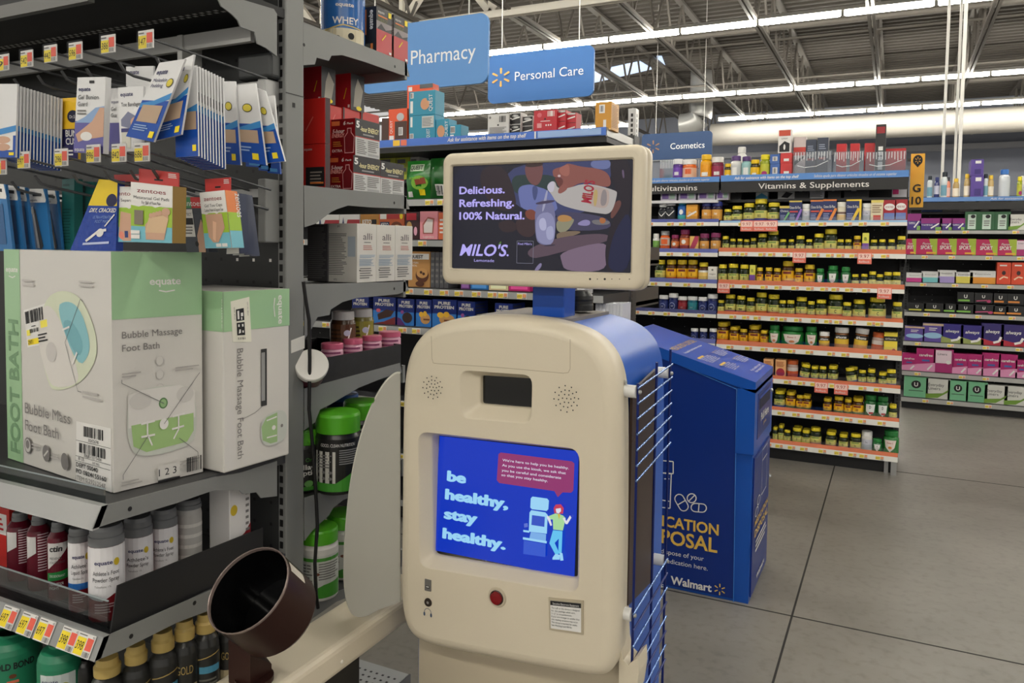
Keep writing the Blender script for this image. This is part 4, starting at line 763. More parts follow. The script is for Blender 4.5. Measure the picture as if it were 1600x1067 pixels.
# ------------------------------------------------------------------ peg hooks with price tags
HK = mt((96, 97, 98), .35, .5)
def hook(px_, y_, Yf, zb, pr, ord_, rowname):
    f = ony(px_, y_, Yf); t = thing('peg_hook', f'steel peg hook carrying {"the " + pr + " price tag" if pr else "a cut off price tag"} in the {rowname} hook row', 'hook', (f.x, 1.29, zb), group='peg hooks of the foot care display')
    m = MB(); m.tube([(f.x + .012, 1.292, zb + .012), (f.x + .012, Yf + .004, f.z)], .0024, HK, 8); m.build('tag_wire', t)
    m = MB(); m.tube([(f.x + .004, 1.292, zb - .03), (f.x + .004, Yf + .05, f.z - .05), (f.x + .004, Yf + .03, f.z - .045), (f.x + .004, Yf + .018, f.z - .03)], .003, HK, 8); m.build('prong', t)
    m = MB(); w_, h_ = .040, .034; b = (f.x - w_ / 2, f.x + w_ / 2, Yf - .002, Yf, f.z - h_ / 2, f.z + h_ / 2); m.box(*b, WHITE, .0005)
    m.art(faces(*b)['f'], [('r', .02, .04, .56, .72, mt((244, 220, 40))), ('r', .58, .3, .96, .84, mt((236, 90, 66))), ('t', .05, .22, .36, pr.replace('.', '') or '9', INK, {'w': .46, 'sh': .15}), ('l', .05, .78, .55, .92, 1, FINE), ('b', .6, .05, .95, .26, 7, FINE)], .0004)
    m.box(b[0] - .002, b[1] + .003, Yf - .004, Yf - .0035, b[4] - .004, b[5] + .003, clear((250, 250, 250), .03)); m.build('price_tag', t)
for k, (x, y, pr) in enumerate(((6, 98, ''), (43, 92, '5.42'), (80, 84, '4.42'), (119, 80, '5.96'), (170, 69, '3.86'), (229, 62, '1.47'))): hook(x, y, 1.0, 1.803, pr, k, 'upper')
for k, (x, y, pr) in enumerate(((2, 260, ''), (38, 250, '5.97'), (97, 246, '2.96'), (147, 240, '9.96'), (187, 239, '8.42'), (235, 238, '6.86'))): hook(x - (12 if k == 5 else 0), y, .98, 1.561, pr, k, 'lower')
# ------------------------------------------------------------------ hanging packs
def pack(name, label, quad, Y, thick, base, art, cat='package', group=None, yaw=0, mside=None, e=.0004):
    cx = sum(p[0] for p in quad) / 4; cyy = sum(p[1] for p in quad) / 4; P = ony(cx, cyy, Y); n = Vector((math.sin(yaw), -math.cos(yaw), 0))
    TL, TR, BR, BL = [onpl(x, y, P, n) for x, y in quad]
    m = MB(); m.prism([BL, BR, TR, TL], n * -thick, mside or base, base); m.art((BL, BR, TR, TL), art, e)
    return tag(m.build(name, loc=(BL + BR) / 2), label, cat, group)
PW_ = mt((226, 226, 226), .3); PB = mt((20, 76, 170), .25); PLB = mt((60, 140, 206), .25); TAN = mt((186, 160, 134), .4); NV = mt((50, 50, 110), .3); PUR = mt((96, 92, 160), .3)
EQ = mt((44, 44, 96)); SKIN = mt((206, 164, 138), .5)
def eqart(name, tan=True, badge=True):
    return [('r', 0, 0, 1, .5, PB), ('p', [(0, .46), (.45, .5), (1, .6), (1, .52), (.5, .44), (0, .4)], PLB), ('t', .1, .84, .06, 'equate', EQ, {'w': .42, 'b': .02})] + [('t', .1, .74 - .07 * i, .045, s, EQ) for i, s in enumerate(name)] + ([('r', .12, .22, .86, .44, TAN)] if tan else []) + ([('e', .78, .72, .12, .055, INK), ('e', .78, .72, .105, .046, mt((222, 204, 70)))] if badge else []) + [('l', .12, .1, .7, .19, 3, mt((150, 180, 220))), ('r', .76, .04, .92, .12, YEL)]
pack('foot_pad_pack', 'blue and white pad pack at the photo edge with foot pictures', [(-14, 131), (27, 131), (24, 246), (-14, 246)], .97, .004, PW_, [('r', 0, .0, 1, .3, PB), ('p', [(0, .36), (1, .44), (1, .36), (0, .28)], PLB), ('r', .1, .1, .9, .3, WHITE), ('e', .5, .24, .3, .05, SKIN), ('e', .5, .14, .3, .05, SKIN), ('r', .75, .03, .95, .07, YEL)], group='hanging foot care packs')
for k in range(13):
    dx = 5.3 * (k + 1); dy = 1.6 * (k + 1); pack('foot_pad_pack', f'thin blue and white pad pack in the tight edge row, {ORD[k]} behind the front one', [(-8 + dx, 133 + dy), (27 + dx, 133 + dy), (25 + dx, 246 + dy), (-8 + dx, 246 + dy)], .976 + .0062 * k, .003, PW_, [('r', 0, 0, 1, .42, PB), ('r', 0, .38, 1, .45, PLB), ('r', .8, .62, .93, .72, DGREY)], group='hanging foot care packs')
DS = mt((236, 190, 40), .35)
pack('bunion_cushion_pack', 'yellow and navy bunion cushion pack half hidden by the gel bunion guard', [(92, 154), (122, 152), (122, 250), (97, 250)], 1.06, .006, DS, [('r', 0, 0, 1, .5, mt((40, 36, 90))), ('e', .72, .7, .3, .1, mt((20, 26, 60))), ('t', .55, .67, .05, 'Dr.S', WHITE), ('t', .3, .38, .1, 'BUN', WHITE, {'b': .02}), ('t', .3, .25, .1, 'CUS', WHITE, {'b': .02}), ('l', .2, .06, .8, .18, 2, WHITE)], group='hanging foot care packs')
pack('gel_bunion_guard', 'white and violet gel bunion guard pack with a foot picture', [(121, 121), (165, 120), (161, 240), (115, 238)], .985, .012, PW_, [('r', 0, 0, 1, .42, PUR), ('p', [(0, .4), (.35, .48), (.7, .6), (1, .62), (1, .4)], mt((140, 170, 210), .3)), ('p', [(.05, .24), (.15, .14), (.4, .18), (.75, .2), (1, .22), (1, .6), (.85, .6), (.6, .42), (.3, .32)], SKIN), ('e', .42, .22, .2, .06, WHITE), ('r', .45, .92, .62, .955, BLACK), ('t', .08, .82, .05, 'equate', EQ, {'w': .42, 'b': .02}), ('t', .08, .71, .055, 'Gel Bunion', INK, {'w': .72}), ('t', .08, .62, .055, 'Guard', INK), ('l', .08, .5, .4, .58, 2, FINE), ('t', .06, .02, .05, 'equate', WHITE), ('r', .76, -.0 + .02, .92, .1, WHITE)], group='hanging foot care packs')
pack('gel_guard_pack', 'pale gel guard pack just behind the toe bandages', [(172, 138), (200, 137), (196, 236), (170, 236)], 1.08, .006, PW_, [('r', 0, 0, 1, .45, PUR), ('t', .1, .76, .05, 'equate', EQ, {'w': .5}), ('t', .1, .64, .06, 'Gel', INK), ('t', .1, .54, .06, 'Gua', INK)], group='hanging foot care packs')
pack('gel_guard_pack', 'white foot care card hanging behind the skewed moleskin pack', [(197, 104), (240, 103), (238, 170), (197, 172)], 1.12, .004, PW_, [('t', .06, .82, .1, 'equate', EQ, {'w': .42, 'b': .02})], group='hanging foot care packs')
pack('toe_bandage_pack', 'clear wrapped toe bandages pack with a toe picture', [(184, 137), (224, 134), (222, 236), (188, 237)], 1.0, .005, PW_, [('t', .1, .86, .06, 'equate', EQ, {'w': .5, 'b': .02}), ('t', .12, .7, .06, 'Toe Bandages', INK, {'w': .8}), ('p', [(.1, .5), (.4, .62), (.9, .5), (1, .3), (.5, .35), (.1, .4)], mt((120, 124, 150), .4)), ('e', .7, .45, .2, .08, SKIN), ('r', .1, .05, .5, .3, mt((206, 204, 190), .3)), ('r', .1, .3, .95, .36, NV)], group='hanging foot care packs')
pack('moleskin_pack', 'skewed blue and white moleskin padding pack, the front one', [(249, 98), (289, 92), (240, 222), (197, 213)], .98, .004, PW_, eqart(['Moleskin', 'Padding']), group='hanging foot care packs')
pack('moleskin_pack', 'skewed blue and white moleskin pack directly behind the front one', [(283, 94), (303, 85), (283, 210), (238, 221)], 1.0, .004, PW_, eqart([''], badge=True), group='hanging foot care packs')
for k in range(10):
    dx = 4.6 * k; dy = 2.2 * k; pack('moleskin_pack', f'upright moleskin pack in the tight row, {ORD[k]} behind the skewed pair', [(272 + dx, 108 + dy), (307 + dx, 102 + dy), (310 + dx, 244 + dy), (275 + dx, 246 + dy)], 1.02 + .0068 * k, .003, PW_, [('r', 0, 0, 1, .5, PB), ('p', [(0, .47), (1, .58), (1, .5), (0, .43)], PLB), ('r', .3, .3, .95, .5, TAN) if k == 0 else ('r', .85, .62, .97, .72, DGREY), ('r', .76, .06, .92, .13, YEL)], group='hanging foot care packs')
for k, (q, Y) in enumerate((([(344, 127), (367, 127), (376, 258), (348, 256)], 1.14), ([(368, 133), (399, 130), (416, 258), (372, 252)], 1.145), ([(398, 136), (414, 142), (445, 252), (408, 256)], 1.16), ([(417, 150), (428, 149), (437, 248), (424, 250)], 1.20))):
    pack('moleskin_pack', 'blue moleskin pack with tan window, ' + ('beside the tight row', 'broad one with yellow badge', 'slanted one near the upright', 'narrow last one before the upright')[k], q, Y, .004, PW_, [('r', 0, 0, 1, .5, PB), ('p', [(0, .44), (1, .54), (1, .46), (0, .38)], PLB), ('r', .12, .26, .84, .42, TAN), ('e', .5, .7, .22, .055, INK), ('e', .5, .7, .19, .046, mt((222, 204, 70))), ('l', .1, .14, .6, .22, 2, mt((150, 180, 220))), ('r', .55, .05, .78, .13, YEL)], group='hanging foot care packs')
for k, (xl, xr, yt, yb) in enumerate(((384, 410, 236, 262), (404, 422, 240, 268), (418, 436, 244, 272))):
    pack('moleskin_pack', f'low blue pack peeking under the moleskin row, {ORD[k]} of three', [(xl, yt), (xr, yt + 2), (xr + 2, yb), (xl, yb - 2)], 1.24, .004, PB, [('r', .2, .1, .8, .3, PLB)], group='hanging foot care packs')
# second hanging row: clippers, teal tubes, mask, toe boxes
CL = mt((44, 112, 170), .3)
def clip(label, q, Y, shown=True):
    pack('nail_clipper_pack', label, q, Y, .006, CL, [('p', [(0, .82), (.1, 1), (.9, 1), (1, .82), (.95, .78), (.05, .78)], WHITE), ('r', .25, .88, .75, .93, INK), ('t', .1, .8, .04, 'equate', EQ, {'w': .4})] + ([('p', [(.14, .7), (.35, .66), (.62, .08), (.5, .02), (.32, .06)], mt((60, 62, 66), .4)), ('p', [(.14, .7), (.24, .72), (.44, .04), (.32, .05)], mt((216, 216, 214), .3)), ('e', .2, .64, .08, .06, STEEL)] if shown else [('r', .1, .1, .7, .7, mt((40, 90, 140), .3))]), group='nail clipper packs')
clip('blue nail clipper pack at the photo edge', [(-14, 286), (8, 288), (20, 392), (-6, 392)], 1.0, False)
clip('blue nail clipper pack, second from the photo edge', [(8, 289), (26, 291), (38, 392), (14, 392)], 1.02, False)
clip('blue nail clipper pack, third from the photo edge', [(26, 291), (40, 293), (52, 392), (36, 392)], 1.04, False)
clip('blue nail clipper pack with clearly seen clipper', [(44, 295), (70, 295), (81, 392), (50, 392)], 1.06)
clip('blue nail clipper pack behind the clearly seen one', [(68, 297), (88, 298), (97, 392), (80, 392)], 1.09)
TE = mt((28, 96, 92), .35)
for k, q in enumerate(([(97, 280), (116, 279), (116, 392), (96, 392)], [(115, 282), (146, 284), (148, 392), (114, 392)])): pack('teal_pack', ('narrow teal pack beside the clippers', 'wide teal pack beside the foil foot mask')[k], q, 1.1 + .03 * k, .02, TE, [('l', .1, .1, .8, .6, 12, mt((20, 70, 66))), ('l', .1, .82, .7, .95, 2, mt((20, 70, 66)))], group='hanging foot care packs')
FB = mt((30, 66, 160), .16, .15, bump=.6, scale=60)
pack('foot_mask_bag', 'shiny blue and yellow foil bag reading DRY, CRACKED', [(155, 280), (184, 282), (181, 392), (109, 392)], 1.03, .016, FB, [('r', 0, .64, 1, 1, mt((236, 204, 40), .18, .1)), ('e', .8, .72, .2, .09, mt((24, 26, 70))), ('t', .12, .55, .055, 'DRY, CRACKED', WHITE, {'w': .86, 'sh': .25, 'b': .02}), ('t', .3, .46, .04, 'ULTRA-HYDRATING', mt((130, 160, 220)), {'w': .6}), ('t', .4, .4, .04, 'FOOT MASK', mt((130, 160, 220)), {'w': .4}), ('e', .6, .26, .09, .06, WHITE), ('w', [(.3, .14), (.55, .28), (.75, .3)], .006, WHITE), ('w', [(.25, .1), (.85, .12)], .005, mt((190, 200, 230))), ('w', [(.7, .35), (.95, .52)], .003, WHITE)], cat='bag', group='hanging foot care packs')
ZR = mt((190, 60, 56), .4); ZT = mt((130, 30, 40)); ZG = mt((160, 196, 60), .4); ZB = mt((120, 190, 206), .4); ZW = mt((232, 230, 226), .4)
def ztop(label, q, Y): pass
def zart(title, lines, pic): return [('r', 0, 0, 1, .27, ZB), ('r', 0, .27, 1, .62, ZG), ('p', [(0, .62), (.2, .6), (.4, .65), (.6, .6), (.8, .65), (1, .62), (1, 1), (0, 1)], ZW), ('t', .5, .84, .07, 'zentoes', ZT, {'w': .7, 'al': 'c', 'b': .01})] + [('t', .5, .73 - .08 * i, .05, s, INK, {'al': 'c', 'w': w}) for i, (s, w) in enumerate(lines)] + pic
pack('toe_separator_box', 'toe separators box with red hanging header, half covered', [(171, 291), (222, 292), (216, 378), (184, 378)], 1.035, .024, ZW, zart('z', [('Toe Separators', .86)], [('p', [(.1, .1), (.3, .02), (.75, .02), (.8, .5), (.3, .55)], SKIN), ('e', .25, .12, .12, .07, mt((230, 140, 120))), ('e', .7, .12, .12, .07, mt((230, 140, 120))), ('r', .4, .08, .55, .2, mt((40, 60, 120)))]), cat='box', group='toe care boxes')
o1 = bpy.data.objects['toe_separator_box']
def header(parent, quad, Y):
    cx = sum(p[0] for p in quad) / 4; cyy = sum(p[1] for p in quad) / 4; P = ony(cx, cyy, Y); n = Vector((0, -1, 0)); TL, TR, BR, BL = [onpl(x, y, P, n) for x, y in quad]
    m = MB(); m.prism([BL, BR, TR, TL], n * -.002, ZR); m.art((BL, BR, TR, TL), [('r', .4, .3, .62, .42, BLACK), ('l', .75, .55, .97, .9, 3, WHITE)], .0004); m.build('hang_header', parent)
header(o1, [(178, 273), (222, 272), (222, 293), (180, 291)], 1.06)
o2 = pack('gel_pad_box', 'metatarsal gel pads box with foot picture and red header', [(205, 284), (270, 291), (269, 380), (205, 378)], .985, .03, ZW, zart('z', [('Metatarsal Gel Pads', .86), ('For Ball of Foot Pain', .46)], [('p', [(.38, .05), (.82, .05), (.92, .42), (.9, .52), (.6, .5), (.36, .3)], SKIN), ('p', [(.36, .17), (.84, .17), (.92, .42), (.75, .5), (.45, .42)], mt((216, 184, 146), .4))] + [('e', .86, .54, .1, .07, SKIN)] + [('e', .5 + .075 * i, .46 + .018 * i, .045, .045, SKIN) for i in range(4)] + [('r', .1, .3, .32, .54, mt((130, 120, 104), .3)), ('r', .02, .06, .24, .13, WHITE), ('r', .02, .14, .24, .2, WHITE)]), cat='box', group='toe care boxes', mside=mt((150, 120, 60), .4))
header(o2, [(217, 263), (279, 270), (279, 292), (217, 287)], 1.01)
pack('toe_care_box', 'dark protect box with foot between two toe boxes', [(279, 308), (316, 308), (326, 394), (292, 394)], 1.09, .024, mt((60, 66, 76), .4), [('r', .0, .8, .5, 1, mt((70, 140, 90))), ('r', .5, .8, 1, 1, mt((190, 50, 50))), ('t', .06, .84, .1, 'zentoes', WHITE, {'w': .9}), ('r', 0, .28, .52, .78, ZW), ('t', .06, .66, .05, 'PROTECT', INK, {'w': .4}), ('r', .05, .5, .5, .62, INK), ('l', .08, .32, .45, .48, 3, FINE), ('p', [(.6, 0), (.9, 0), (1, .4), (.85, .6), (.6, .3)], SKIN), ('e', .55, .15, .08, .05, INK)], cat='box', group='toe care boxes')
o3 = pack('toe_cap_box', 'gel toe caps box with orange side and foot picture', [(312, 301), (351, 297), (362, 387), (321, 388)], 1.06, .03, ZW, zart('z', [('Gel Toe Caps', .7), ('Cushion, Protect & Support Toes', .74)], [('p', [(.2, .2), (.35, .1), (.55, .1), (.85, .35), (.8, .6), (.15, .6)], SKIN), ('p', [(.35, .16), (.45, .12), (.55, .45), (.42, .48)], mt((232, 190, 160))), ('r', .45, .02, .65, .08, WHITE), ('r', .68, .02, .88, .08, WHITE)]), cat='box', group='toe care boxes')
header(o3, [(320, 280), (360, 277), (360, 299), (321, 301)], 1.075)
P = onpl(356, 340, ony(336, 340, 1.06), Vector((0, -1, 0)))
fc = [onpl(x, y, ony(336, 343, 1.06), Vector((0, -1, 0))) for x, y in ((362, 387), (351, 297))]; m = MB(); q = (fc[0] + Vector((.0004, .0, 0)), fc[0] + Vector((.0004, .03, 0)), fc[1] + Vector((.0004, .03, 0)), fc[1] + Vector((.0004, 0, 0)))
m.poly(q, mt((226, 130, 70), .4)); m.art(q, [('r', 0, 0, 1, .5, ZB), ('r', 0, .3, 1, .62, ZG), ('t', .75, .96, .5, 'zentoes', WHITE, {'w': .42, 'rot': -90})], .0004); m.build('side_print', o3)
for k in range(3):
    q = [(357 + 7 * k, 300 + 2 * k), (369 + 5 * k, 302 + k), (375 + 8 * k, 396 + 2 * k), (353 + 10 * k, 397 + 2 * k)]
    pack('toe_care_box', f'navy toe box with pale base panel, {ORD[k]} behind the toe caps', q, 1.092 + .027 * k, .026, mt((52, 60, 84), .4), [('p', [(.05, 0), (.95, 0), (.95, .2), (.5, .26), (.05, .2)], ZW), ('t', .66, .78, .28, 'zentoes', mt((170, 176, 190)), {'w': .4, 'rot': -80}), ('l', .3, .1, .7, .2, 2, ZR)], cat='box', group='toe care boxes')
# ------------------------------------------------------------------ the two foot bath boxes
GB = mt((160, 200, 154), .35, coat=.3); BW_ = mt((214, 211, 205), .35, coat=.3); BG2 = mt((120, 158, 118), .4); TXG = mt((126, 122, 120), .5); LN = mt((110, 110, 108), .5)
yaw = math.radians(-7); A = onz(178, 770, .986); fd = Vector((math.cos(yaw), math.sin(yaw), 0)); sd = Vector((math.sin(math.radians(10)), math.cos(math.radians(10)), 0)); sd = Vector((math.cos(math.radians(79)), math.sin(math.radians(79)), 0))
L = A - fd * .412; R = A + sd * .18; hz = Vector((0, 0, .45)); B_ = L + sd * .18
m = MB(); m.hexa([L, A, R, B_, L + hz, A + hz, R + hz, B_ + hz], BW_)
q = (L, A, A + hz, L + hz)
TUB = [('p', [(.22, .82), (.36, .88), (.52, .86), (.62, .74), (.66, .62), (.62, .52), (.5, .42), (.3, .36), (.24, .4), (.16, .62)], mt((216, 222, 196), .4)), ('p', [(.2, .8), (.33, .78), (.5, .5), (.5, .42), (.3, .38), (.24, .42), (.15, .62)], mt((222, 218, 212), .4)), ('p', [(.32, .79), (.42, .83), (.52, .8), (.59, .68), (.6, .58), (.5, .5)], mt((140, 196, 204), .35)), ('p', [(.36, .72), (.46, .74), (.56, .62), (.5, .54)], mt((120, 180, 190), .35)), ('e', .28, .56, .05, .045, mt((206, 202, 198))), ('w', [(.55, .83), (.53, .84), (.4, .62)], .0012, LN), ('w', [(.4, .62), (.5, .39), (.53, .39)], .0012, LN), ('w', [(.38, .68), (.44, .7)], .004, WHITE), ('w', [(.46, .52), (.5, .58)], .005, WHITE)]
tu = lambda p: (.33 + (p[0] - .15) * 1.1, .37 + (p[1] - .36) * .885)
TUB = [(t[0], sm([tu(p) for p in t[1]]), t[2]) if t[0] == 'p' else (t[0], [tu(p) for p in t[1]], t[2], t[3]) if t[0] == 'w' else (t[0], *tu(t[1:3]), *t[3:]) for t in TUB]
m.art(q, [('r', 0, 0, .165, 1, GB), ('t', .02, .895, .024, 'equate', WHITE, {'w': .125, 'b': .02}), ('w', [(.05, .875), (.09, .868), (.12, .876)], .002, WHITE), ('t', .135, .04, .095, 'FOOT BATH', BG2, {'w': .63, 'rot': 90, 'b': .035})] + TUB + [('l', .2, .83, .34, .87, 2, mt((196, 192, 188))), ('l', .74, .845, .87, .88, 2, mt((196, 192, 188))), ('l', .76, .37, .93, .41, 2, mt((190, 186, 182))), ('t', .21, .245, .048, 'Bubble Mass', TXG, {'w': .44}), ('t', .21, .165, .048, 'Foot Bath', TXG, {'w': .33}), ('e', .235, .095, .035, .038, TXG), ('e', .235, .095, .028, .031, BW_), ('e', .235, .1, .018, .02, TXG), ('e', .42, .085, .035, .038, TXG), ('w', [(.4, .07), (.44, .1)], .004, BW_), ('l', .28, .085, .36, .115, 2, mt((190, 186, 182))), ('l', .47, .07, .56, .1, 2, mt((190, 186, 182))), ('e', .6, .075, .035, .038, TXG)], .0006)
q = (A, R, R + hz, A + hz)
m.art(q, [('r', 0, .72, 1, 1, GB), ('t', .4, .86, .03, 'equate', WHITE, {'w': .35, 'b': .02}), ('w', [(.5, .835), (.58, .828), (.68, .834)], .0025, WHITE), ('t', .1, .64, .028, 'Bubble Massage', TXG, {'w': .66}), ('t', .1, .585, .028, 'Foot Bath', TXG, {'w': .4})] +
      [('e', .5, v, .045, .022, mt((190, 186, 182))) for v in (.53, .47, .41)] + [('e', .497, v + .002, .04, .019, BW_) for v in (.53, .47, .41)] +
      [('p', sm([(.14, .38), (.28, .42), (.72, .42), (.9, .38), (.93, .2), (.84, .13), (.3, .12), (.14, .18)]), mt((202, 206, 196), .4)), ('p', [(.15, .26), (.15, .4), (.3, .415), (.72, .415), (.9, .38), (.9, .26)], mt((222, 219, 214), .4)), ('p', [(.18, .27), (.88, .28), (.88, .2), (.8, .155), (.34, .145), (.2, .18)], mt((162, 196, 128), .4)), ('e', .53, .345, .05, .024, mt((90, 130, 80))), ('e', .53, .345, .035, .018, mt((150, 186, 130))), ('e', .28, .37, .12, .035, mt((208, 205, 200))), ('e', .78, .37, .1, .035, mt((208, 205, 200))), ('w', [(.35, .28), (.35, .22), (.4, .17)], .003, WHITE), ('w', [(.7, .28), (.7, .22), (.64, .18)], .003, WHITE), ('w', [(.28, .27), (.43, .275)], .004, WHITE), ('w', [(.28, .215), (.43, .215)], .004, WHITE), ('w', [(.63, .28), (.77, .285)], .004, WHITE), ('w', [(.62, .225), (.76, .23)], .004, WHITE), ('e', .53, .255, .05, .024, WHITE),
       ('w', [(.08, .47), (.08, .455), (.53, .345)], .0011, LN), ('w', [(.95, .46), (.53, .255)], .0011, LN), ('w', [(.35, .215), (.08, .07), (.08, .05)], .0011, LN), ('w', [(.7, .18), (.92, .1), (.92, .08)], .0011, LN), ('l', .08, .475, .28, .5, 2, mt((176, 172, 168))), ('l', .66, .475, .94, .5, 2, mt((176, 172, 168))), ('l', .06, .02, .3, .045, 2, mt((176, 172, 168))), ('l', .7, .055, .94, .08, 2, mt((176, 172, 168))), ('r', .45, .015, .7, .075, BW_), ('t', .46, .03, .03, '1 2 3', INK, {'w': .2}), ('r', .45, .004, .7, .012, INK), ('b', .78, .02, .96, .085, 10, INK)], .0006)
fb1 = tag(m.build('foot_bath_box', loc=(A + B_) / 2), 'large white and green foot bath box with stuck price label, front one', 'box', 'foot bath boxes')
m = MB(); q0 = [L + fd * .412 * u + hz * v + Vector((fd.y, -fd.x, 0)) * .001 for u, v in ((.235, .55), (.455, .585), (.43, .765), (.2, .72))]
m.prism(q0, Vector((fd.y, -fd.x, 0)) * -.0006, WHITE); m.art(q0, [('r', .05, .05, .55, .2, YEL), ('r', .68, .42, .97, .6, mt((250, 236, 90))), ('r', .05, .3, .2, .45, mt((250, 236, 90))), ('b', .06, .62, .86, .94, 14, INK), ('b', .2, .36, .6, .46, 10, INK), ('t', .08, .07, .1, '2971', INK), ('l', .55, .06, .95, .3, 3, INK), ('l', .3, .5, .55, .54, 1, INK)], .0005); m.build('price_label', fb1)
m = MB(); q0 = [L + fd * .412 * u + hz * v + Vector((fd.y, -fd.x, 0)) * .001 for u, v in ((.68, .0), (.985, .0), (.985, .268), (.69, .262))]
m.prism(q0, Vector((fd.y, -fd.x, 0)) * -.0006, WHITE); m.art(q0, [('b', .22, .78, .8, .95, 14, INK), ('t', .36, .71, .05, '3024726740', INK, {'w': .3}), ('w', [(0, .69), (1, .69)], .0008, INK), ('b', .1, .5, .88, .66, 20, INK), ('t', .24, .445, .05, '3068113115404', INK, {'w': .5}), ('w', [(0, .43), (1, .43)], .0008, INK), ('t', .08, .37, .05, 'IB  US', INK), ('t', .5, .37, .035, 'DST 0032', INK), ('w', [(0, .35), (1, .35)], .0008, INK), ('t', .03, .255, .07, 'DEPT 00040', INK, {'w': .62, 'b': .015}), ('t', .03, .15, .07, 'PO 0824155160', INK, {'w': .86, 'b': .015}), ('t', .03, .04, .07, 'ITEM 0,29212547', TXG, {'w': .84})], .0005); m.build('shipping_label', fb1)
# second box
b = [-1.455, -1.209, 1.137, 1.314, .986, 0]; b[5] = onx(400, 453, b[1]).z; fc = faces(*b); m = MB(); m.box(*b, BW_, .004)
m.art(fc['f'], [('r', 0, .78, 1, 1, GB), ('t', .985, .96, .012, 'equate', WHITE, {'w': .16, 'rot': -90})], .0006)
HD = mt((46, 46, 46), .6)
m.art(fc['r'], [('r', 0, .78, 1, 1, GB), ('t', .82, .965, .075, 'equate', WHITE, {'w': .17, 'rot': -90, 'b': .02}), ('w', [(.76, .95), (.745, .9), (.76, .84)], .0025, WHITE), ('t', .19, .68, .085, 'Bubble Massage Foot Bath', TXG, {'w': .62, 'rot': -90}), ('r', .54, .33, .63, .66, HD), ('r', .545, .36, .6, .64, mt((150, 150, 148), .5)), ('w', [(.25, .28), (.44, .3), (.56, .33)], .001, LN),
    ('p', sm([(.52, .22), (.54, .11), (.7, .08), (.93, .1), (.96, .2), (.93, .27), (.8, .29), (.6, .27)]), mt((200, 204, 196), .4)), ('p', [(.54, .21), (.56, .13), (.68, .1), (.79, .1), (.79, .275), (.62, .26)], mt((160, 192, 136), .4)), ('w', [(.62, .24), (.78, .25)], .003, WHITE), ('w', [(.62, .14), (.78, .14)], .003, WHITE), ('e', .73, .19, .03, .014, WHITE), ('e', .86, .19, .02, .01, TXG)], .0006)
RZ = Matrix.Translation((b[1], b[2], 0)) @ Matrix.Rotation(math.radians(-4), 4, 'Z') @ Matrix.Translation((-b[1], -b[2], 0)); m.v = [RZ @ v for v in m.v]
fb2 = tag(m.build('foot_bath_box', loc=(-1.33, 1.23, .986)), 'white and green foot bath box with handle slot against the upright', 'box', 'foot bath boxes')
m = MB(); fn_ = lambda u, v: RZ @ Vector((b[1] + .001, b[2] + u * (b[3] - b[2]), b[4] + v * (b[5] - b[4]))); q0 = [fn_(*k) for k in ((.13, .72), (.4, .71), (.37, .965), (.1, .945))]
m.prism(q0, (-.0006, 0, 0), mt((232, 230, 214), .5)); m.art(q0, [('r', .24, .5, .66, .78, INK), ('r', .24, .16, .66, .46, INK), ('r', .3, .54, .4, .74, WHITE), ('r', .48, .6, .6, .68, WHITE), ('r', .48, .52, .54, .58, WHITE), ('r', .3, .36, .38, .42, WHITE), ('r', .5, .36, .58, .42, WHITE), ('r', .5, .22, .58, .27, WHITE), ('p', [(.3, .2), (.42, .22), (.42, .3), (.34, .3)], WHITE), ('b', .25, .06, .65, .11, 8, INK), ('t', .82, .9, .05, 'LDT PO 08241', INK, {'w': .3, 'rot': -90}), ('t', .1, .85, .05, 'WM 4715', INK, {'w': .3, 'rot': -90})], .0005); m.build('code_label', fb2)
m = MB(); q0 = [onx(x, y, XE + .0012) for x, y in ((455, 552), (476, 544), (476, 524), (455, 532))]; m.prism(q0, (-.001, 0, 0), mt((222, 220, 214), .5)); tag(m.build('paper_tape', loc=q0[0]), 'strip of white tape stuck on the grey upright', 'tape')
# ------------------------------------------------------------------ spray cans on the lower shelf
CW = mt((226, 224, 226), .25); CGY = mt((112, 114, 116), .4); MAR = mt((96, 20, 36), .25); DRED = mt((120, 22, 30), .3)
def can(label, cx, wd, yt, yb, Y, base, cap, wrap, capf=.17, shape='can', z=.748):
    p = ony(cx, yb, Y); p = Vector((p.x, Y, z)); d = dep(p); r = wd * d / F / 2; h = ony(cx, yt, Y).z - z
    m = MB(); cf = h * (1 - capf)
    if shape == 'can': m.lathe([(0, 0), (r * .93, 0), (r, .006), (r, cf - .012), (r * .9, cf)], p, 28, m=base)
    else: m.lathe([(0, 0), (r * .93, 0), (r, .006), (r, cf * .84), (r * .92, cf * .92), (r * .62, cf)], p, 28, m=base)
    va = -math.atan2(-p.x, p.y)
    def fn(u, v, k):
        a = math.radians(-90) + math.atan2(p.x, -p.y) * 0 + math.radians(50) + (u - .5) * 2.6; a = math.atan2(-p.y, -p.x) + (u - .5) * 2.6
        return p + Vector(((r + .0005 + .0002 * k) * math.cos(a), (r + .0005 + .0002 * k) * math.sin(a), v * cf))
    m.art((2.6 * r, cf), wrap, fn=fn); o = m.build('spray_can', loc=p); tag(o, label, 'spray can', 'foot spray cans on the lower shelf')
    m = MB(); q = p + Vector((0, 0, cf)); rc = r * (.98 if shape == 'can' else .6)
    m.lathe([(rc, 0), (rc, h * capf * .45), (rc * .93, h * capf * .5), (rc * .93, h * capf * .8), (rc * .84, h * capf), (rc * .84, h * capf), (0, h * capf)], q, 28, m=cap); m.build('cap', o)
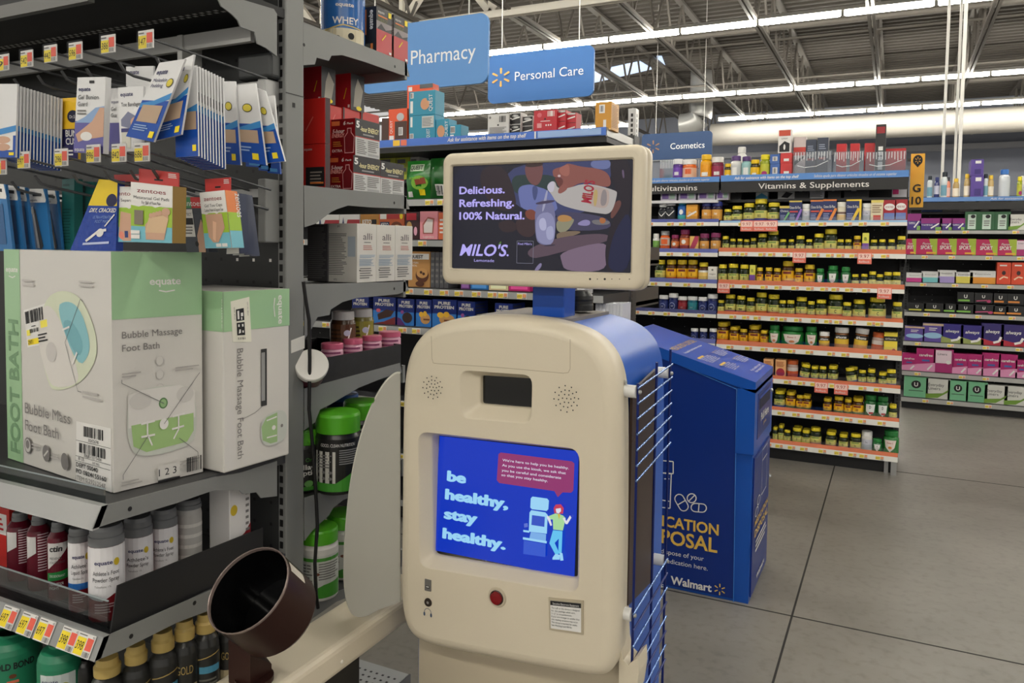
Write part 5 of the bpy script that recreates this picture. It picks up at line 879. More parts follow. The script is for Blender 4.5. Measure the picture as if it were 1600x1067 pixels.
EQW = lambda l1, l2, low=DRED, blue=True: [('r', 0, .38, 1, 1.0, CW)] + ([('r', 0, .33, 1, .42, mt((40, 110, 190), .3))] if blue else [('p', [(0, .34), (.4, .3), (1, .5), (1, .6), (0, .6)], CW)]) + [('t', .24, .78, .05, 'equate', EQ, {'w': .38, 'b': .02}), ('t', .2, .64, .055, l1, INK, {'w': .56}), ('t', .2, .555, .055, l2, INK, {'w': .56}), ('t', .24, .48, .025, 'Tolnaftate 1%', FINE, {'w': .34}), ('l', .24, .14, .66, .28, 4, mt((206, 170, 170))), ('e', .7, .8, .06, .05, mt((196, 170, 40)))]
TIN = [('r', .1, .48, .9, .86, mt((206, 204, 202), .3)), ('p', [(.1, .46), (.5, .62), (.9, .82), (.9, .3), (.1, .3)], MAR), ('t', .2, .74, .08, 'ctin', INK, {'w': .42, 'b': .04, 'sh': .1}), ('t', .2, .62, .035, 'PREVENTS', DGREY, {'w': .4}), ('t', .2, .56, .035, "ATHLETE'S FOOT", DGREY, {'w': .5}), ('p', [(.1, .3), (.9, .33), (.9, .46), (.1, .42)], mt((30, 130, 60), .3)), ('t', .2, .36, .035, 'DEODORANT', WHITE, {'w': .5}), ('t', .2, .24, .04, 'HELPS ODOR', WHITE, {'w': .44}), ('t', .2, .18, .04, 'FIGHT', WHITE, {'w': .3})]
BKL = [('l', .45, .3, .85, .9, 14, mt((206, 180, 186))), ('p', [(.05, .5), (.4, .6), (.4, .85), (.05, .85)], mt((206, 204, 202), .3))]
b = [ony(-20, 860, .99).x, ony(15, 860, .99).x, .99, 1.06, .748, ony(8, 795, .99).z]; carton('spray_carton', 'red carton at the photo edge beside the maroon spray bottles', 'box', b, mt((190, 44, 40), .4), {'f': [('r', .2, .55, .9, .9, WHITE), ('l', .3, .6, .8, .85, 3, RED)], 'r': [('r', .1, .1, .9, .5, mt((206, 200, 196)))]}, None)
can('maroon spray bottle next to the red carton, back label showing', 33, 36, 800, 925, .975, MAR, CGY, BKL, .12, 'b')
can('maroon spray bottle with back label, middle of the three maroon ones', 63, 34, 805, 940, .965, MAR, CGY, BKL, .12, 'b')
can('maroon spray bottle with letters ctin and green band', 93, 32, 815, 955, .955, MAR, CGY, TIN, .12, 'b')
can('slim white and red liquid spray can with blue band', 127, 34, 823, 963, .945, DRED, CGY, EQW("Athlete's", 'Liquid Spray'), .16)
can('wide powder spray can nearest the shelf corner', 168, 52, 818, 976, .945, DRED, CGY, EQW("Athlete's Foot", 'Powder Spray', blue=False), .2)
can('powder spray can, first behind the black divider', 217, 43, 806, 960, 1.03, DRED, CGY, EQW("Athlete's", 'Powder Spray', blue=False), .22)
can('powder spray can, second behind the black divider', 257, 41, 793, 945, 1.09, DRED, CGY, EQW("Athlete's Foot", 'Powder Spray', blue=False), .22)
can('ribbed silver canister, third behind the black divider', 296, 38, 778, 915, 1.15, mt((176, 174, 170), .4), CGY, [('r', 0, v, 1, v + .05, mt((206, 204, 198), .4)) for v in (.3, .45, .6, .75)], .12)
b = ebox(300, 318, 341, 772, 900, -1.25); b[4] = .748; b[2] = 1.19; b[3] = 1.25; b[0] = b[1] - .06; carton('spray_carton', 'white carton with red corner at the back of the spray shelf', 'box', b, mt((216, 214, 212), .4), {'r': [('p', [(0, .3), (.7, .4), (1, .5), (1, 0), (0, 0)], DRED), ('e', .2, .7, .16, .06, mt((196, 170, 40))), ('l', .75, .4, .95, .95, 8, FINE)]}, None)
P = PX([(184, 915), (411, 824), (411, 905), (172, 984)], -1.232); m = MB(); m.prism([P[0], Vector((P[0].x, P[1].y, P[1].z)), Vector((P[0].x, P[1].y, .749)), Vector((P[0].x, P[3].y, .749))], (-.003, 0, 0), CARB)
m.box(-1.33, -1.233, P[3].y + .02, 1.31, .749, .752, CARB); tag(m.build('shelf_divider', loc=(P[0].x, 1.0, .749)), 'black plastic tray divider along the end of the spray shelf', 'divider')
# ------------------------------------------------------------------ bottles on the base deck
GJ = mt((42, 132, 96), .3); BKB = mt((44, 44, 42), .3); GOLD = mt((190, 164, 96), .35)
def jug(label, cx, wd, yt, Y, base, wrap, cap=None, z=.4258, capw=.6, name='powder_bottle', group='bottles on the base deck'):
    p = ony(cx, 1060, Y); p.z = z; r = wd * dep(p) / F / 2; h = ony(cx, yt, Y).z - z; c = h * .86 if cap else h
    m = MB(); m.lathe([(0, 0), (r * .94, 0), (r, .008), (r, c * .82), (r * .95, c * .88), (r * .82, c * .94), (r * capw, c * .975), (r * capw, c)], p, 28, m=base)
    a0 = math.atan2(-p.y, -p.x); m.art((2.4 * r, c), wrap, fn=lambda u, v, k: p + Vector(((r + .0006 + .0002 * k) * math.cos(a0 + (u - .5) * 2.4), (r + .0006 + .0002 * k) * math.sin(a0 + (u - .5) * 2.4), v * c)))
    o = m.build(name, loc=p); tag(o, label, 'bottle', group)
    if cap:
        m = MB(); rc = r * (capw + .14); q = p + Vector((0, 0, c - .002)); hh = h - c; m.lathe([(rc, 0), (rc * 1.02, hh * .5), (rc * .86, hh * .62), (rc * .8, hh), (rc * .8, hh), (0, hh)], q, 24, m=cap); m.build('cap', o)
jug('large green powder bottle with black GOLD BOND arch, at the photo edge', 20, 82, 985, .99, GJ, [('t', .5, .68, .07, 'GOLD BOND', INK, {'al': 'c', 'w': .62, 'b': .03}), ('e', .5, .6, .05, .025, mt((110, 60, 30))), ('r', .42, .52, .58, .55, mt((220, 110, 80)))], None, capw=.5)
jug('green powder bottle with pale equate label beside the arch lettered one', 96, 66, 1003, .975, GJ, [('r', .1, .3, .75, .78, mt((206, 216, 214), .4)), ('e', .55, .64, .1, .06, mt((176, 176, 50))), ('t', .14, .7, .04, 'equate', EQ, {'w': .3})], None, capw=.5)
BB_ = [('r', .3, .66, .95, .72, mt((80, 150, 180), .4)), ('l', .3, .2, .9, .62, 12, mt((110, 110, 102))), ('w', [(.2, .78), (.95, .83)], .002, GOLD)]
BBL = [('r', .2, .42, .9, .62, mt((190, 176, 140), .4)), ('r', .2, .34, .9, .43, mt((60, 120, 170), .4)), ('t', .5, .48, .05, 'BODY POWDER', INK, {'al': 'c', 'w': .6, 'b': .02}), ('t', .5, .72, .07, 'GOLD', GOLD, {'al': 'c', 'w': .5})]
for k, (cx, wd, yt, Y, wr) in enumerate(((168, 52, 1024, .96, BB_), (213, 44, 1004, 1.0, BB_), (255, 45, 983, 1.04, BB_), (289, 40, 966, 1.08, BBL), (322, 41, 955, 1.12, BB_), (357, 34, 950, 1.17, BBL))):
    jug(f'black body powder bottle with gold cap, {ORD[k]} of six going back', cx, wd, yt, Y, BKB, wr, GOLD)
jug('plain black bottle in front of the gold capped bottles', 136, 26, 1030, .99, mt((30, 30, 30), .3), [], None, capw=.6)
# ------------------------------------------------------------------ rear side of the near gondola: shelves with diet goods
def rshelf(z, pts, name='shelf'):
    m = MB(); m.box(-3.6, XE - .003, 1.39, 1.80, z - .02, z, mt((70, 70, 71), .5)); sh = m.build('shelf', near)
    P = PX(pts, XE); m = MB(); m.prism([p + Vector((-.003, 0, 0)) for p in P], (.003, 0, 0), GREY); m.build('bracket', sh)
    m = MB(); m.box(-3.6, XE, 1.795, 1.806, z - .045, z + .004, GREY); m.build('price_channel', sh); return sh
zt1 = onx(474, 34, XE).z; R1 = rshelf(onx(600, 84, XE).z - .002, [(474, 34.5), (634.7, 97.5), (640, 120), (625, 116), (568, 96), (535, 86), (518, 87), (514, 95), (495, 90), (492, 100.5), (474, 102)])
R2 = rshelf(1.590, [(475, 289.5), (631, 305), (635.5, 309), (640, 327), (622, 325.5), (580, 324), (544, 321), (526, 327), (517, 331.5), (493, 349.5), (476, 355)])
R3 = rshelf(1.358, [(476, 444), (634, 440), (639, 453.5), (622, 459.5), (557.5, 465.5), (535, 472), (517, 483.5), (515, 492), (496, 495.5), (488, 512), (476, 530)])
R4 = rshelf(1.118, [(476, 607), (625, 567), (628, 582), (600, 590), (560, 606), (516, 632), (500, 640), (492, 660), (476, 672)])
R5 = rshelf(.852, [(476, 778), (543, 756), (620, 735), (620, 748), (536.7, 781), (521, 793), (514, 805), (488, 829), (476, 845)])
R6 = rshelf(.592, [(476, 948), (526, 925), (600, 897), (600, 910), (526, 940), (476, 975)])
for x, y in ((617, 104), (475, 70), (616, 317), (616, 451)):
    p = onx(x, y, XE + .0006); m = MB(); m.lathe([(0, 0), (.004, 0)], p, 10, Matrix(((0, 0, 1), (0, 1, 0), (-1, 0, 0))), m=BLACK); m.build('bolt_hole', near)
def ec(name, label, xl, xc, xr, yt, yb, base, arts, X=-1.228, group=None, z=None, e=.0004):
    b = ebox(xl, xc, xr, yt, yb, X)
    if z is not None: b[4] = z
    return carton(name, label, 'box', b, base, arts, group, .0012, e=e)
DRK = mt((36, 34, 36), .4); CRD = mt((206, 40, 34), .35); ORL = mt((230, 130, 60)); DR2 = mt((120, 16, 24), .3); GRW = mt((206, 206, 204), .4)
# top: whey tub and energy cartons
zs1 = onx(600, 84, XE).z - .002
p = onx(536, 40, -1.295); p.z = zs1 + .0008; r = .056; hw = .27; vb = (ony(520, 47, p.y - .04).z - zs1) / hw; vt = lambda y: (ony(520, y, p.y - .05).z - zs1) / hw
m = MB(); m.lathe([(0, 0), (r * .96, 0), (r, .006), (r, hw - .015), (r * .9, hw)], p, 32, m=mt((44, 104, 176), .2))
a0 = math.atan2(-p.y, -p.x); m.art((2.4 * r, hw), [('r', 0, 0, 1, vb, mt((216, 206, 176), .35)), ('w', [(.05, vb - .03), (.5, vb + .03), (.95, vb)], .003, mt((210, 190, 110))), ('t', .3, vt(38), .06, 'WHEY', WHITE, {'w': .5, 'b': .02}), ('t', .36, vt(11), .035, 'equate', WHITE, {'w': .34, 'b': .02}), ('e', .4, vb - .1, .06, .03, INK), ('e', .65, vb - .07, .06, .03, INK)], fn=lambda u, v, k: p + Vector(((r + .0006 + .0002 * k) * math.cos(a0 + (u - .5) * 2.4), (r + .0006 + .0002 * k) * math.sin(a0 + (u - .5) * 2.4), v * hw)))
o = tag(m.build('whey_tub', loc=p), 'blue whey tub on the top diet shelf behind the energy cartons', 'tub'); m = MB(); m.lathe([(r * .98, 0), (r * .98, .03), (0, .03)], p + Vector((0, 0, hw)), 32, m=mt((30, 70, 140), .3)); m.build('lid', o)
ENF = [('r', 0, 0, .36, 1, CRD), ('r', .36, 0, 1, 1, DRK), ('t', .8, .93, .13, 'equate', WHITE, {'w': .42, 'rot': -90, 'b': .03}), ('r', .62, .4, .68, .95, ORL), ('t', .46, .9, .13, 'ENERGY', WHITE, {'w': .5, 'rot': -90}), ('r', .42, .03, .8, .2, mt((90, 90, 80))), ('r', .82, .05, .9, .2, ORL)]
ENR = [('r', 0, .6, 1, 1, DRK), ('p', [(0, .6), (0, .5), (.3, .66), (.6, .55), (1, .62), (1, .7), (0, .7)], mt((150, 140, 140))), ('r', .0, 0, 1, .52, mt((190, 40, 46), .35)), ('t', .1, .88, .06, 'equate', WHITE, {'w': .4}), ('r', .1, .8, .7, .83, ORL), ('t', .1, .7, .08, 'ENERGY', mt((120, 120, 60)), {'w': .6}), ('r', .75, .85, .95, .97, YEL), ('w', [(.35, .3), (.6, .45)], .003, YEL), ('r', .8, .05, .95, .1, WHITE)]
ec('energy_carton', 'red and black energy carton in front on the top diet shelf', 541, 588, 612, 9, 84, DRK, {'f': ENF, 'r': ENR}, group='energy cartons', z=zs1 + .001)
ec('energy_carton', 'red and black energy carton at the aisle end of top shelf', 606, 615, 637, 22, 96, DRK, {'f': ENF, 'r': ENR}, group='energy cartons', z=zs1 + .001)
# second shelf: red cartons and six packs
zs2 = 1.592
REDB = {'f': [('w', [(.2, .3), (.6, .7)], .003, ORL), ('r', .1, .02, .9, .4, DRK) if False else ('l', .1, .85, .7, .95, 1, WHITE)], 'r': [('r', .0, .0, .3, 1, DRK)]}
b = ebox(462, 508, 513, 224, 292, -1.235); b[3] = b[2] + .018; b[4] = zs2; lo = b[5]
carton('energy_carton', 'tall red carton beside the upright showing dark energy shots', 'box', b, CRD, {'f': [('r', .35, .04, .98, .48, DRK), ('l', .5, .1, .9, .4, 4, mt((150, 140, 130))), ('r', .5, .1, .95, .14, ORL), ('t', .3, .86, .06, 'equate', WHITE)], 'r': [('r', 0, 0, 1, 1, mt((60, 30, 34)))]}, 'energy cartons')
b2 = list(b); b2[4] = lo + .0006; b2[5] = onx(508, 152, -1.235).z; hi = b2[5]; carton('energy_carton', 'plain red carton stacked beside the upright', 'box', b2, CRD, {'f': [('w', [(.35, .3), (.6, .6)], .003, mt((230, 120, 110)))], 'r': [('r', 0, 0, 1, 1, mt((60, 30, 34)))]}, 'energy cartons')
bk = ebox(512, 550, 572, 160, 240, -1.245)
ys = [onx(x, 200, -1.245).y for x in (514, 540, 567, 594)]
SIXF = [('r', .08, .82, .4, .94, mt((210, 130, 70))), ('t', .55, .83, .1, '6', WHITE, {'b': .03, 'sh': .15}), ('t', .68, .84, .05, 'Pack', WHITE, {'w': .26, 'b': .02, 'sh': .2}), ('p', [(.6, .06), (.95, .06), (.98, .5), (.86, .62), (.86, .74), (.7, .74), (.7, .62), (.58, .5)], mt((226, 180, 180))), ('p', [(.62, .08), (.93, .08), (.96, .49), (.84, .61), (.84, .72), (.72, .72), (.72, .61), (.6, .49)], mt((110, 20, 28))), ('t', .12, .62, .1, '5-hour', WHITE, {'w': .48, 'b': .03, 'sh': .2}), ('t', .1, .5, .1, 'ENERGY', mt((240, 190, 180)), {'w': .5, 'b': .03, 'sh': .2}), ('l', .15, .24, .5, .4, 3, mt((200, 150, 60))), ('t', .12, .1, .07, 'EXTRA', WHITE, {'w': .4, 'b': .02})]
SIXR = [('r', 0, .52, 1, 1, DRK), ('r', 0, 0, 1, .5, GRW), ('t', .04, .76, .17, '5', WHITE, {'b': .05, 'w': .12}), ('t', .2, .68, .13, '-hour ENERGY', mt((236, 226, 170)), {'w': .76, 'b': .02}), ('r', .3, .58, .75, .62, mt((150, 150, 150))), ('r', 0, .5, 1, .52, CRD), ('l', .05, .05, .45, .46, 8, FINE), ('l', .5, .14, .95, .46, 6, FINE), ('r', .5, .04, .95, .1, mt((170, 170, 170)))]
bA = ebox(513, 552, 594, 242, 300, XE - .004); bA[4] = zs2; zc = bA[5]; carton('energy_six_pack', 'lower dark red energy six pack under the upper one', 'box', bA, DR2, {'f': SIXF, 'r': SIXR}, 'energy six packs', .0012)
bC = ebox(560, 595, 631, 251, 304, XE - .004); bC[2] = bA[3] + .001; bC[4] = zs2; bC[0] = bA[0]; carton('energy_six_pack', 'energy six pack at the aisle end beside the lower one', 'box', bC, DR2, {'f': SIXF, 'r': SIXR}, 'energy six packs', .0012)
bB = ebox(515, 555, 593, 184, 243, XE - .004); bB[4] = zc + .0006; carton('energy_six_pack', 'upper dark red energy six pack on top of another', 'box', bB, DR2, {'f': SIXF, 'r': SIXR}, 'energy six packs', .0012)
zup = onx(552, 183, -1.30).z
for k, (x0, x1, ya, yb) in enumerate(((508, 536, 161, 240), (537, 564, 167, 240), (565, 594, 173, 240))):
    y0 = onx(x0, 200, -1.30).y; y1 = onx(x1, 200, -1.30).y; zt = onx(x0, ya, -1.30).z
    carton('energy_carton', f'red carton behind the six packs, {ORD[k]} from the upright', 'box', [-1.39, -1.302, y0, y1 - .002, zs2, zt], CRD, {'r': [('r', 0, .0, .08, 1, DRK), ('w', [(.4, .8), (.6, .9)], .002, mt((230, 130, 120)))]}, 'energy cartons')
zq = zt
for k, (xl, xc, xr, yt, yb) in enumerate(((480, 502, 524, 103, 152), (528, 548, 569, 114, 160))):
    b = ebox(xl, xc, xr, yt, yb, -1.30); b[0] = b[1] - .09; b[4] = zt + .02 if False else max(b[4], zt + .001)
    b[4] = onx(508, 161, -1.30).z + .001; b[5] = min(onx(xc, yt, -1.30).z, zs1 - .03)
    carton('energy_carton', f'upper red and black energy carton under the top shelf, {ORD[k]} from the upright', 'box', b, CRD, {'f': [('r', 0, 0, 1, 1, mt((176, 34, 44))), ('w', [(.75, .3), (.85, .6)], .002, YEL), ('r', .9, .06, .97, .14, WHITE)], 'r': [('r', 0, .0, 1, 1, DRK), ('p', [(.2, .1), (.7, .1), (.9, .6), (.5, .9), (.3, .6)], mt((170, 165, 150))), ('e', .6, .08, .2, .06, YEL)]}, 'energy cartons')
# third shelf: white slimming cartons
zs3 = 1.360
ALF = [('l', .04, .12, .7, .84, 24, mt((120, 118, 116))), ('r', .72, .44, .95, .78, mt((176, 186, 196))), ('t', .4, .94, .03, 'JE2', INK), ('t', .3, .03, .03, 'ET2', INK)]
ALR = [('t', .3, .73, .11, 'alli', mt((90, 80, 84)), {'w': .46}), ('l', .35, .67, .75, .7, 1, FINE), ('l', .3, .55, .8, .64, 3, mt((190, 120, 110))), ('l', .12, .415, .95, .475, 4, mt((150, 174, 196))), ('l', .1, .28, .92, .4, 8, mt((130, 158, 184))), ('l', .12, .06, .8, .26, 5, FINE), ('r', .08, .2, .16, .215, INK)]
xs = (558, 588.5, 617.5, 645); yT = (349, 351, 352)
for k in range(3):
    b = ebox(512, xs[k], xs[k + 1], yT[k], 443, XE - .002); b[4] = zs3; b[0] = b[1] - (.10 if k else .105); b[3] -= .0015
    carton('slimming_carton', f'white slimming carton lettered alli, {("with fine print back showing, nearest the upright", "middle of the three", "at the aisle end")[k]}', 'box', b, mt((216, 212, 204), .4), {'f': ALF, 'r': ALR}, 'white slimming cartons', .0012)
b = ebox(480, 512, 530, 350, 440, -1.315); b[4] = zs3; b[3] = b[2] + .06; carton('slimming_carton', 'dark grey fine print carton behind the white alli cartons', 'box', b, mt((70, 68, 70), .5), {'f': [('l', .05, .05, .95, .95, 26, mt((110, 108, 108)))], 'r': [('l', .05, .05, .95, .95, 26, mt((110, 108, 108)))]}, 'white slimming cartons')
# fourth shelf: black tray, jars with white lids, pink tubs, big white lid
zs4 = 1.1188
m = MB(); y0, y1 = onx(502, 598, XE).y, 1.79; h4 = onx(560, 538, XE).z - zs4; h4 = .064
for args in ((XE - .004, XE - .001, y0, y1, zs4, zs4 + h4), (XE - .30, XE - .297, y0, y1, zs4, zs4 + h4), (XE - .30, XE - .001, y0, y0 + .003, zs4, zs4 + h4), (XE - .30, XE - .001, y1 - .003, y1, zs4, zs4 + h4), (XE - .30, XE - .001, y0, y1, zs4, zs4 + .003)): m.box(*args, mt((30, 30, 31), .35, noise=.3, scale=30))
tag(m.build('shelf_tray', loc=(XE - .15, y0, zs4)), 'black plastic tray holding jars and pink tubs', 'tray')
def tub(name, label, x, y, r, z, h, hl, base, lid, wrap=None, cat='tub', group=None, lr=1.0):
    p = Vector((x, y, z)); m = MB(); m.lathe([(0, 0), (r * .95, 0), (r, .004), (r, h * .92), (r * .9, h)], p, 28, m=base); a0 = math.atan2(-p.y, -p.x)
    if wrap: m.art((2.6 * r, h), wrap, fn=lambda u, v, k: p + Vector(((r + .0006 + .0002 * k) * math.cos(a0 + (u - .5) * 2.6), (r + .0006 + .0002 * k) * math.sin(a0 + (u - .5) * 2.6), v * h)))
    o = m.build(name, loc=p); tag(o, label, cat, group); m = MB(); m.lathe([(r * lr, 0), (r * lr, hl * .85), (r * lr * .95, hl), (r * lr * .95, hl), (0, hl)], p + Vector((0, 0, h)), 28, m=lid); m.build('lid', o); return o
WLD = mt((206, 202, 198), .4)
for k, (cx, yt, yb, wd, Y) in enumerate(((536, 486, 550, 40, 1.55), (565, 482, 545, 38, 1.64))):
    p = onx(cx, 520, -1.315); Y = p.y; r = .5 * wd * dep(p) / F; z1 = ony(cx, yt, Y).z; zb = zs4 + .004; hl = .02
    tub('nut_butter_jar', f'jar of nut spread with white lid in the black tray, {"darker one" if k == 0 else "olive one"}', p.x, Y, r, zb, z1 - zb - hl * 1.1, hl * 1.1, mt(((70, 44, 26), (110, 100, 36))[k], .25), WLD, [('r', .05, .3, .95, .92, mt(((96, 60, 34), (150, 140, 50))[k], .3)), ('w', [(.55, .4), (.75, .85)], .004, WHITE), ('e', .62, .75, .1, .06, mt((190, 190, 210))), ('t', .55, .45, .12, 'Go', WHITE, {'b': .03}), ('l', .1, .45, .5, .85, 5, mt((60, 40, 24)))], 'jar', 'nut spread jars', .86)
PK = mt((206, 96, 126), .35); PKL = mt((226, 170, 190), .4)
for k, (cx, yt, wd, Y) in enumerate(((520, 533, 38, 1.47), (552, 526, 34, 1.54), (582, 521, 34, 1.61), (610, 515, 38, 1.69))):
    p = onx(cx, yt + 8, XE - .05); r = .5 * wd * dep(p) / F * .9; Y = p.y; z1 = onx(cx, yt + 3, XE - .05).z; tub('pink_tub', f'pink lidded tub in the black tray, {ORD[k]} from the upright', XE - .052, Y, min(r, .043), zs4 + .0035, z1 - zs4 - .017, .014, PKL, PK, [('l', .1, .5, .9, .95, 3, mt((150, 70, 110)))], 'tub', 'pink tubs in the black tray')
p = onx(488, 562, XE - .045); m = MB(); ax = Vector((.62, -.55, .45)).normalized(); ux = ax.cross(Vector((0, 0, 1))).normalized(); vx = ax.cross(ux); Rm = Matrix((ux, vx, ax)).transposed()
p = onx(487, 570, -1.2); c0 = p - ax * .07; m.lathe([(0, 0), (.036, 0), (.036, .058)], c0, 28, Rm, m=mt((96, 40, 56), .35)); o = tag(m.build('tilted_tub', loc=c0), 'tipped tub with large white lid beside the upright', 'tub'); m = MB(); m.lathe([(.039, .056), (.039, .070), (.037, .073), (.037, .073), (0, .073)], c0, 32, Rm, m=mt((232, 230, 224), .35)); m.build('lid', o)
# fifth and sixth shelf: green protein jars
GL = mt((86, 176, 36), .3); BKJ = mt((26, 26, 26), .3); WJ = mt((222, 220, 214), .35); GD_ = mt((70, 150, 50), .35)
ORGW = [('r', 0, .06, 1, .86, mt((34, 34, 32), .35)), ('r', .06, .2, .46, .72, mt((206, 204, 196), .4)), ('p', [(.46, .2), (1, .5), (1, .06), (0, .06), (0, .2)], GD_), ('t', .2, .8, .05, 'GOOD, CLEAN NUTRITION', WHITE, {'w': .6}), ('l', .1, .44, .42, .68, 5, FINE), ('l', .52, .5, .95, .76, 7, mt((150, 150, 150)))] + [('e', u, v, .03, .025, FINE) for u in (.14, .26, .38) for v in (.38, .28)]
zs5 = .854
def gj(label, cx, xw, yt, yb, Y, wrap, body, kl=.24, z=zs5):
    p = ony(cx, (yt + yb) / 2, Y); r = .5 * xw * dep(p) / F; z1 = ony(cx, yt, Y).z; H2 = z1 - z; tub('protein_jar', label, p.x, Y, r, z + .001, H2 * (1 - kl), H2 * kl, body, GL, wrap, 'jar', 'green lidded protein jars', .98)
gj('black protein jar with green lid and good clean nutrition label', 528, 70, 643, 760, 1.50, ORGW, BKJ)
gj('partly hidden collagen jar with green lid beside the upright', 474, 52, 668, 770, 1.46, [('r', .1, .06, 1, .85, BKJ), ('t', .55, .66, .08, 'Organic', GD_, {'w': .4}), ('t', .5, .5, .1, 'llagen', WHITE, {'w': .46, 'b': .02}), ('t', .5, .38, .1, 'ptides', WHITE, {'w': .46, 'b': .02}), ('e', .62, .2, .1, .07, mt((110, 170, 90))), ('r', .1, .06, 1, .14, GD_)], BKJ)
gj('green lidded jar farther back behind the nutrition jar', 566, 60, 626, 740, 1.68, ORGW, BKJ)
p = ony(556, 640, 1.72); tub('protein_bag', 'blue lidded tub at the far end behind the green jars', p.x - .06, 1.735, .045, zs5 + .001, ony(556, 618, 1.72).z - zs5 - .02, .018, mt((36, 60, 110), .3), mt((60, 100, 160), .3), None, 'tub')
ORW2 = [('r', 0, .08, 1, .82, mt((206, 208, 200), .4)), ('r', 0, .72, 1, .78, GD_), ('p', [(0, .06), (1, .06), (1, .34), (.6, .3), (.3, .18), (0, .12)], GD_), ('l', .06, .3, .4, .68, 7, FINE), ('l', .5, .38, .95, .7, 7, FINE), ('e', .46, .5, .06, .03, mt((120, 70, 50)))]
gj('white protein jar with green lid on the bottom diet shelf', 498, 60, 822, 945, 1.47, ORW2, WJ, .2, .594)
gj('white protein jar with green lid behind the first, partly covered', 540, 60, 800, 925, 1.60, ORW2, WJ, .2, .594)
# black cord hanging down
m = MB(); m.tube([onx(x, y, -1.196) for x, y in ((474, 440), (478, 470), (483, 500), (484, 560), (483, 640), (488, 690), (493, 760), (496, 820), (492, 880), (494, 930), (497, 950))], .0042, mt((18, 18, 18), .4), 8)
tag(m.build('hanging_cable', loc=onx(494, 930, -1.196)), 'black power cable hanging down beside the grey upright', 'cable')
# perforated deck of the rear base
m = MB(); P = [onz(x, y, .135) for x, y in ((566, 1018), (635, 1046), (620, 1062), (566, 1040))]; 
m.box(-1.62, -1.30, 1.80, 1.955, .128, .134, mt((166, 168, 168), .4, .3)); m.box(-1.62, -1.30, 1.94, 1.958, .07, .128, mt((60, 62, 64), .5)); m.box(-1.302, -1.297, 1.80, 1.958, .0, .134, mt((90, 92, 94), .5)); m.box(-1.62, -1.615, 1.80, 1.958, .0, .134, mt((90, 92, 94), .5))
for i in range(11):
    for j in range(4): x = -1.56 + .022 * i + .011 * (j % 2); y = 1.83 + .026 * j; m.poly([Vector((x, y, .1345)), Vector((x + .008, y, .1345)), Vector((x + .008, y + .008, .1345)), Vector((x, y + .008, .1345))], BLACK)
tag(m.build('perforated_deck', loc=(-1.4, 1.9, 0)), 'small perforated steel deck on the floor behind the kiosk bench', 'deck')
# ================================================================== DIET BAR GONDOLA across the aisle
YQ = 3.355; QX1 = -1.19
zq = lambda y, x=660: ony(x, y, YQ).z
CHQ = mt((168, 169, 168), .4, noise=.04, scale=4)
SQ = [(zq(321.5), zq(311.5), None, None, 0), (zq(385), zq(375.5), None, None, 0), (zq(461), zq(451), None, None, 0), (zq(519.5, 610), zq(509.5, 610), None, None, 0), (.62, .65, None, None, 0), (.34, .37, None, None, 0), (.09, .12, None, None, 0)]
dq = gondola('grey diet bar shelving unit behind the kiosk screen', -3.55, QX1, YQ, .44, 2.03, SQ, CHQ, [16, 16, 24, 18, 8, 8, 8], mt((52, 52, 54), .5))
zqt = ony(944, 211, YQ).z
m = MB(); m.box(-3.55, QX1, YQ + .006, YQ + .44, zqt - .03, zqt - .002, mt((40, 40, 42), .5)); sh = m.build('top_shelf', dq)
bb = [ony(600, 225, YQ).x, ony(944, 208, YQ).x]; z0 = ony(772, 221, YQ).z; z1 = ony(772, 209, YQ).z; zq_top = z1 - .008
m = MB(); m.box(-3.55, QX1 + .0, YQ - .004, YQ + .006, z0, z1, mt((70, 116, 206), .35)); fc = faces(bb[0], bb[1], YQ - .004, YQ, z0, z1)
m.art(fc['f'], [('t', .32, .28, .5, 'Ask for assistance with items on the top shelf', WHITE, {'w': .36, 'sh': .2, 'b': .02}), ('r', .05, .1, .085, .9, mt((244, 200, 60))), ('r', .09, .1, .12, .9, mt((230, 120, 90))), ('r', .715, .05, .722, .95, WHITE), ('r', .73, .1, .99, .9, mt((150, 180, 226), .3))], .0012); m.build('info_strip', sh)
m = MB(); P = [onx(x, y, QX1) for x, y in ((944, 203), (987, 214), (987, 221), (948, 217))]; m.box(QX1 - .003, QX1, YQ, YQ + .44, z0 - .005, z1, STEEL); m.build('bracket', sh)
m = MB(); m.box(QX1 - .045, QX1 - .004, YQ + .45, YQ + .50, 0, 2.17, STEEL, .002); slots(m, QX1 - .03, QX1 - .018, YQ + .4492, 1.9, 2.15, BLACK); slots(m, YQ + .462, YQ + .474, QX1 - .0036, .4, 2.15, BLACK, 'x'); m.build('upright', dq)
# rear half of the same unit: shelf ends peeking out past the screen
for k, (ya, yb) in enumerate(((376, 412), (443, 474))):
    z_ = onx(1015, yb, QX1).z; m = MB(); m.box(-3.5, QX1, YQ + .5, YQ + .93, z_, z_ + .02, mt((70, 70, 72), .5)); m.box(QX1 - .004, QX1, YQ + .5, YQ + .93, z_ - .01, z_ + .09, mt((74, 72, 70), .5)); m.build('rear_shelf', dq)
m = MB(); m.box(-3.5, QX1, YQ + .5, YQ + .95, .1, .14, GREY); m.build('rear_shelf', dq)
def qb(x0, x1, yt, zs, base, art, label, d=.05, back=.03, rart=None, group=None, name='diet_carton', yb=None):
    Y = YQ + back; xm = (x0 + x1) / 2; a = ony(x0, 400, Y).x; c = ony(x1, 400, Y).x
    for _ in range(2):
        yy = (yt + px((a, Y, zs))[1]) / 2; a = ony(x0, yy, Y).x; c = ony(x1, yy, Y).x
    b = [a, c, Y, Y + d, zs, ony(xm, yt, Y).z]
    return carton(name, label, 'box', b, base, {'f': art, **({'r': rart} if rart else {})}, group, .0015, e=.0008)
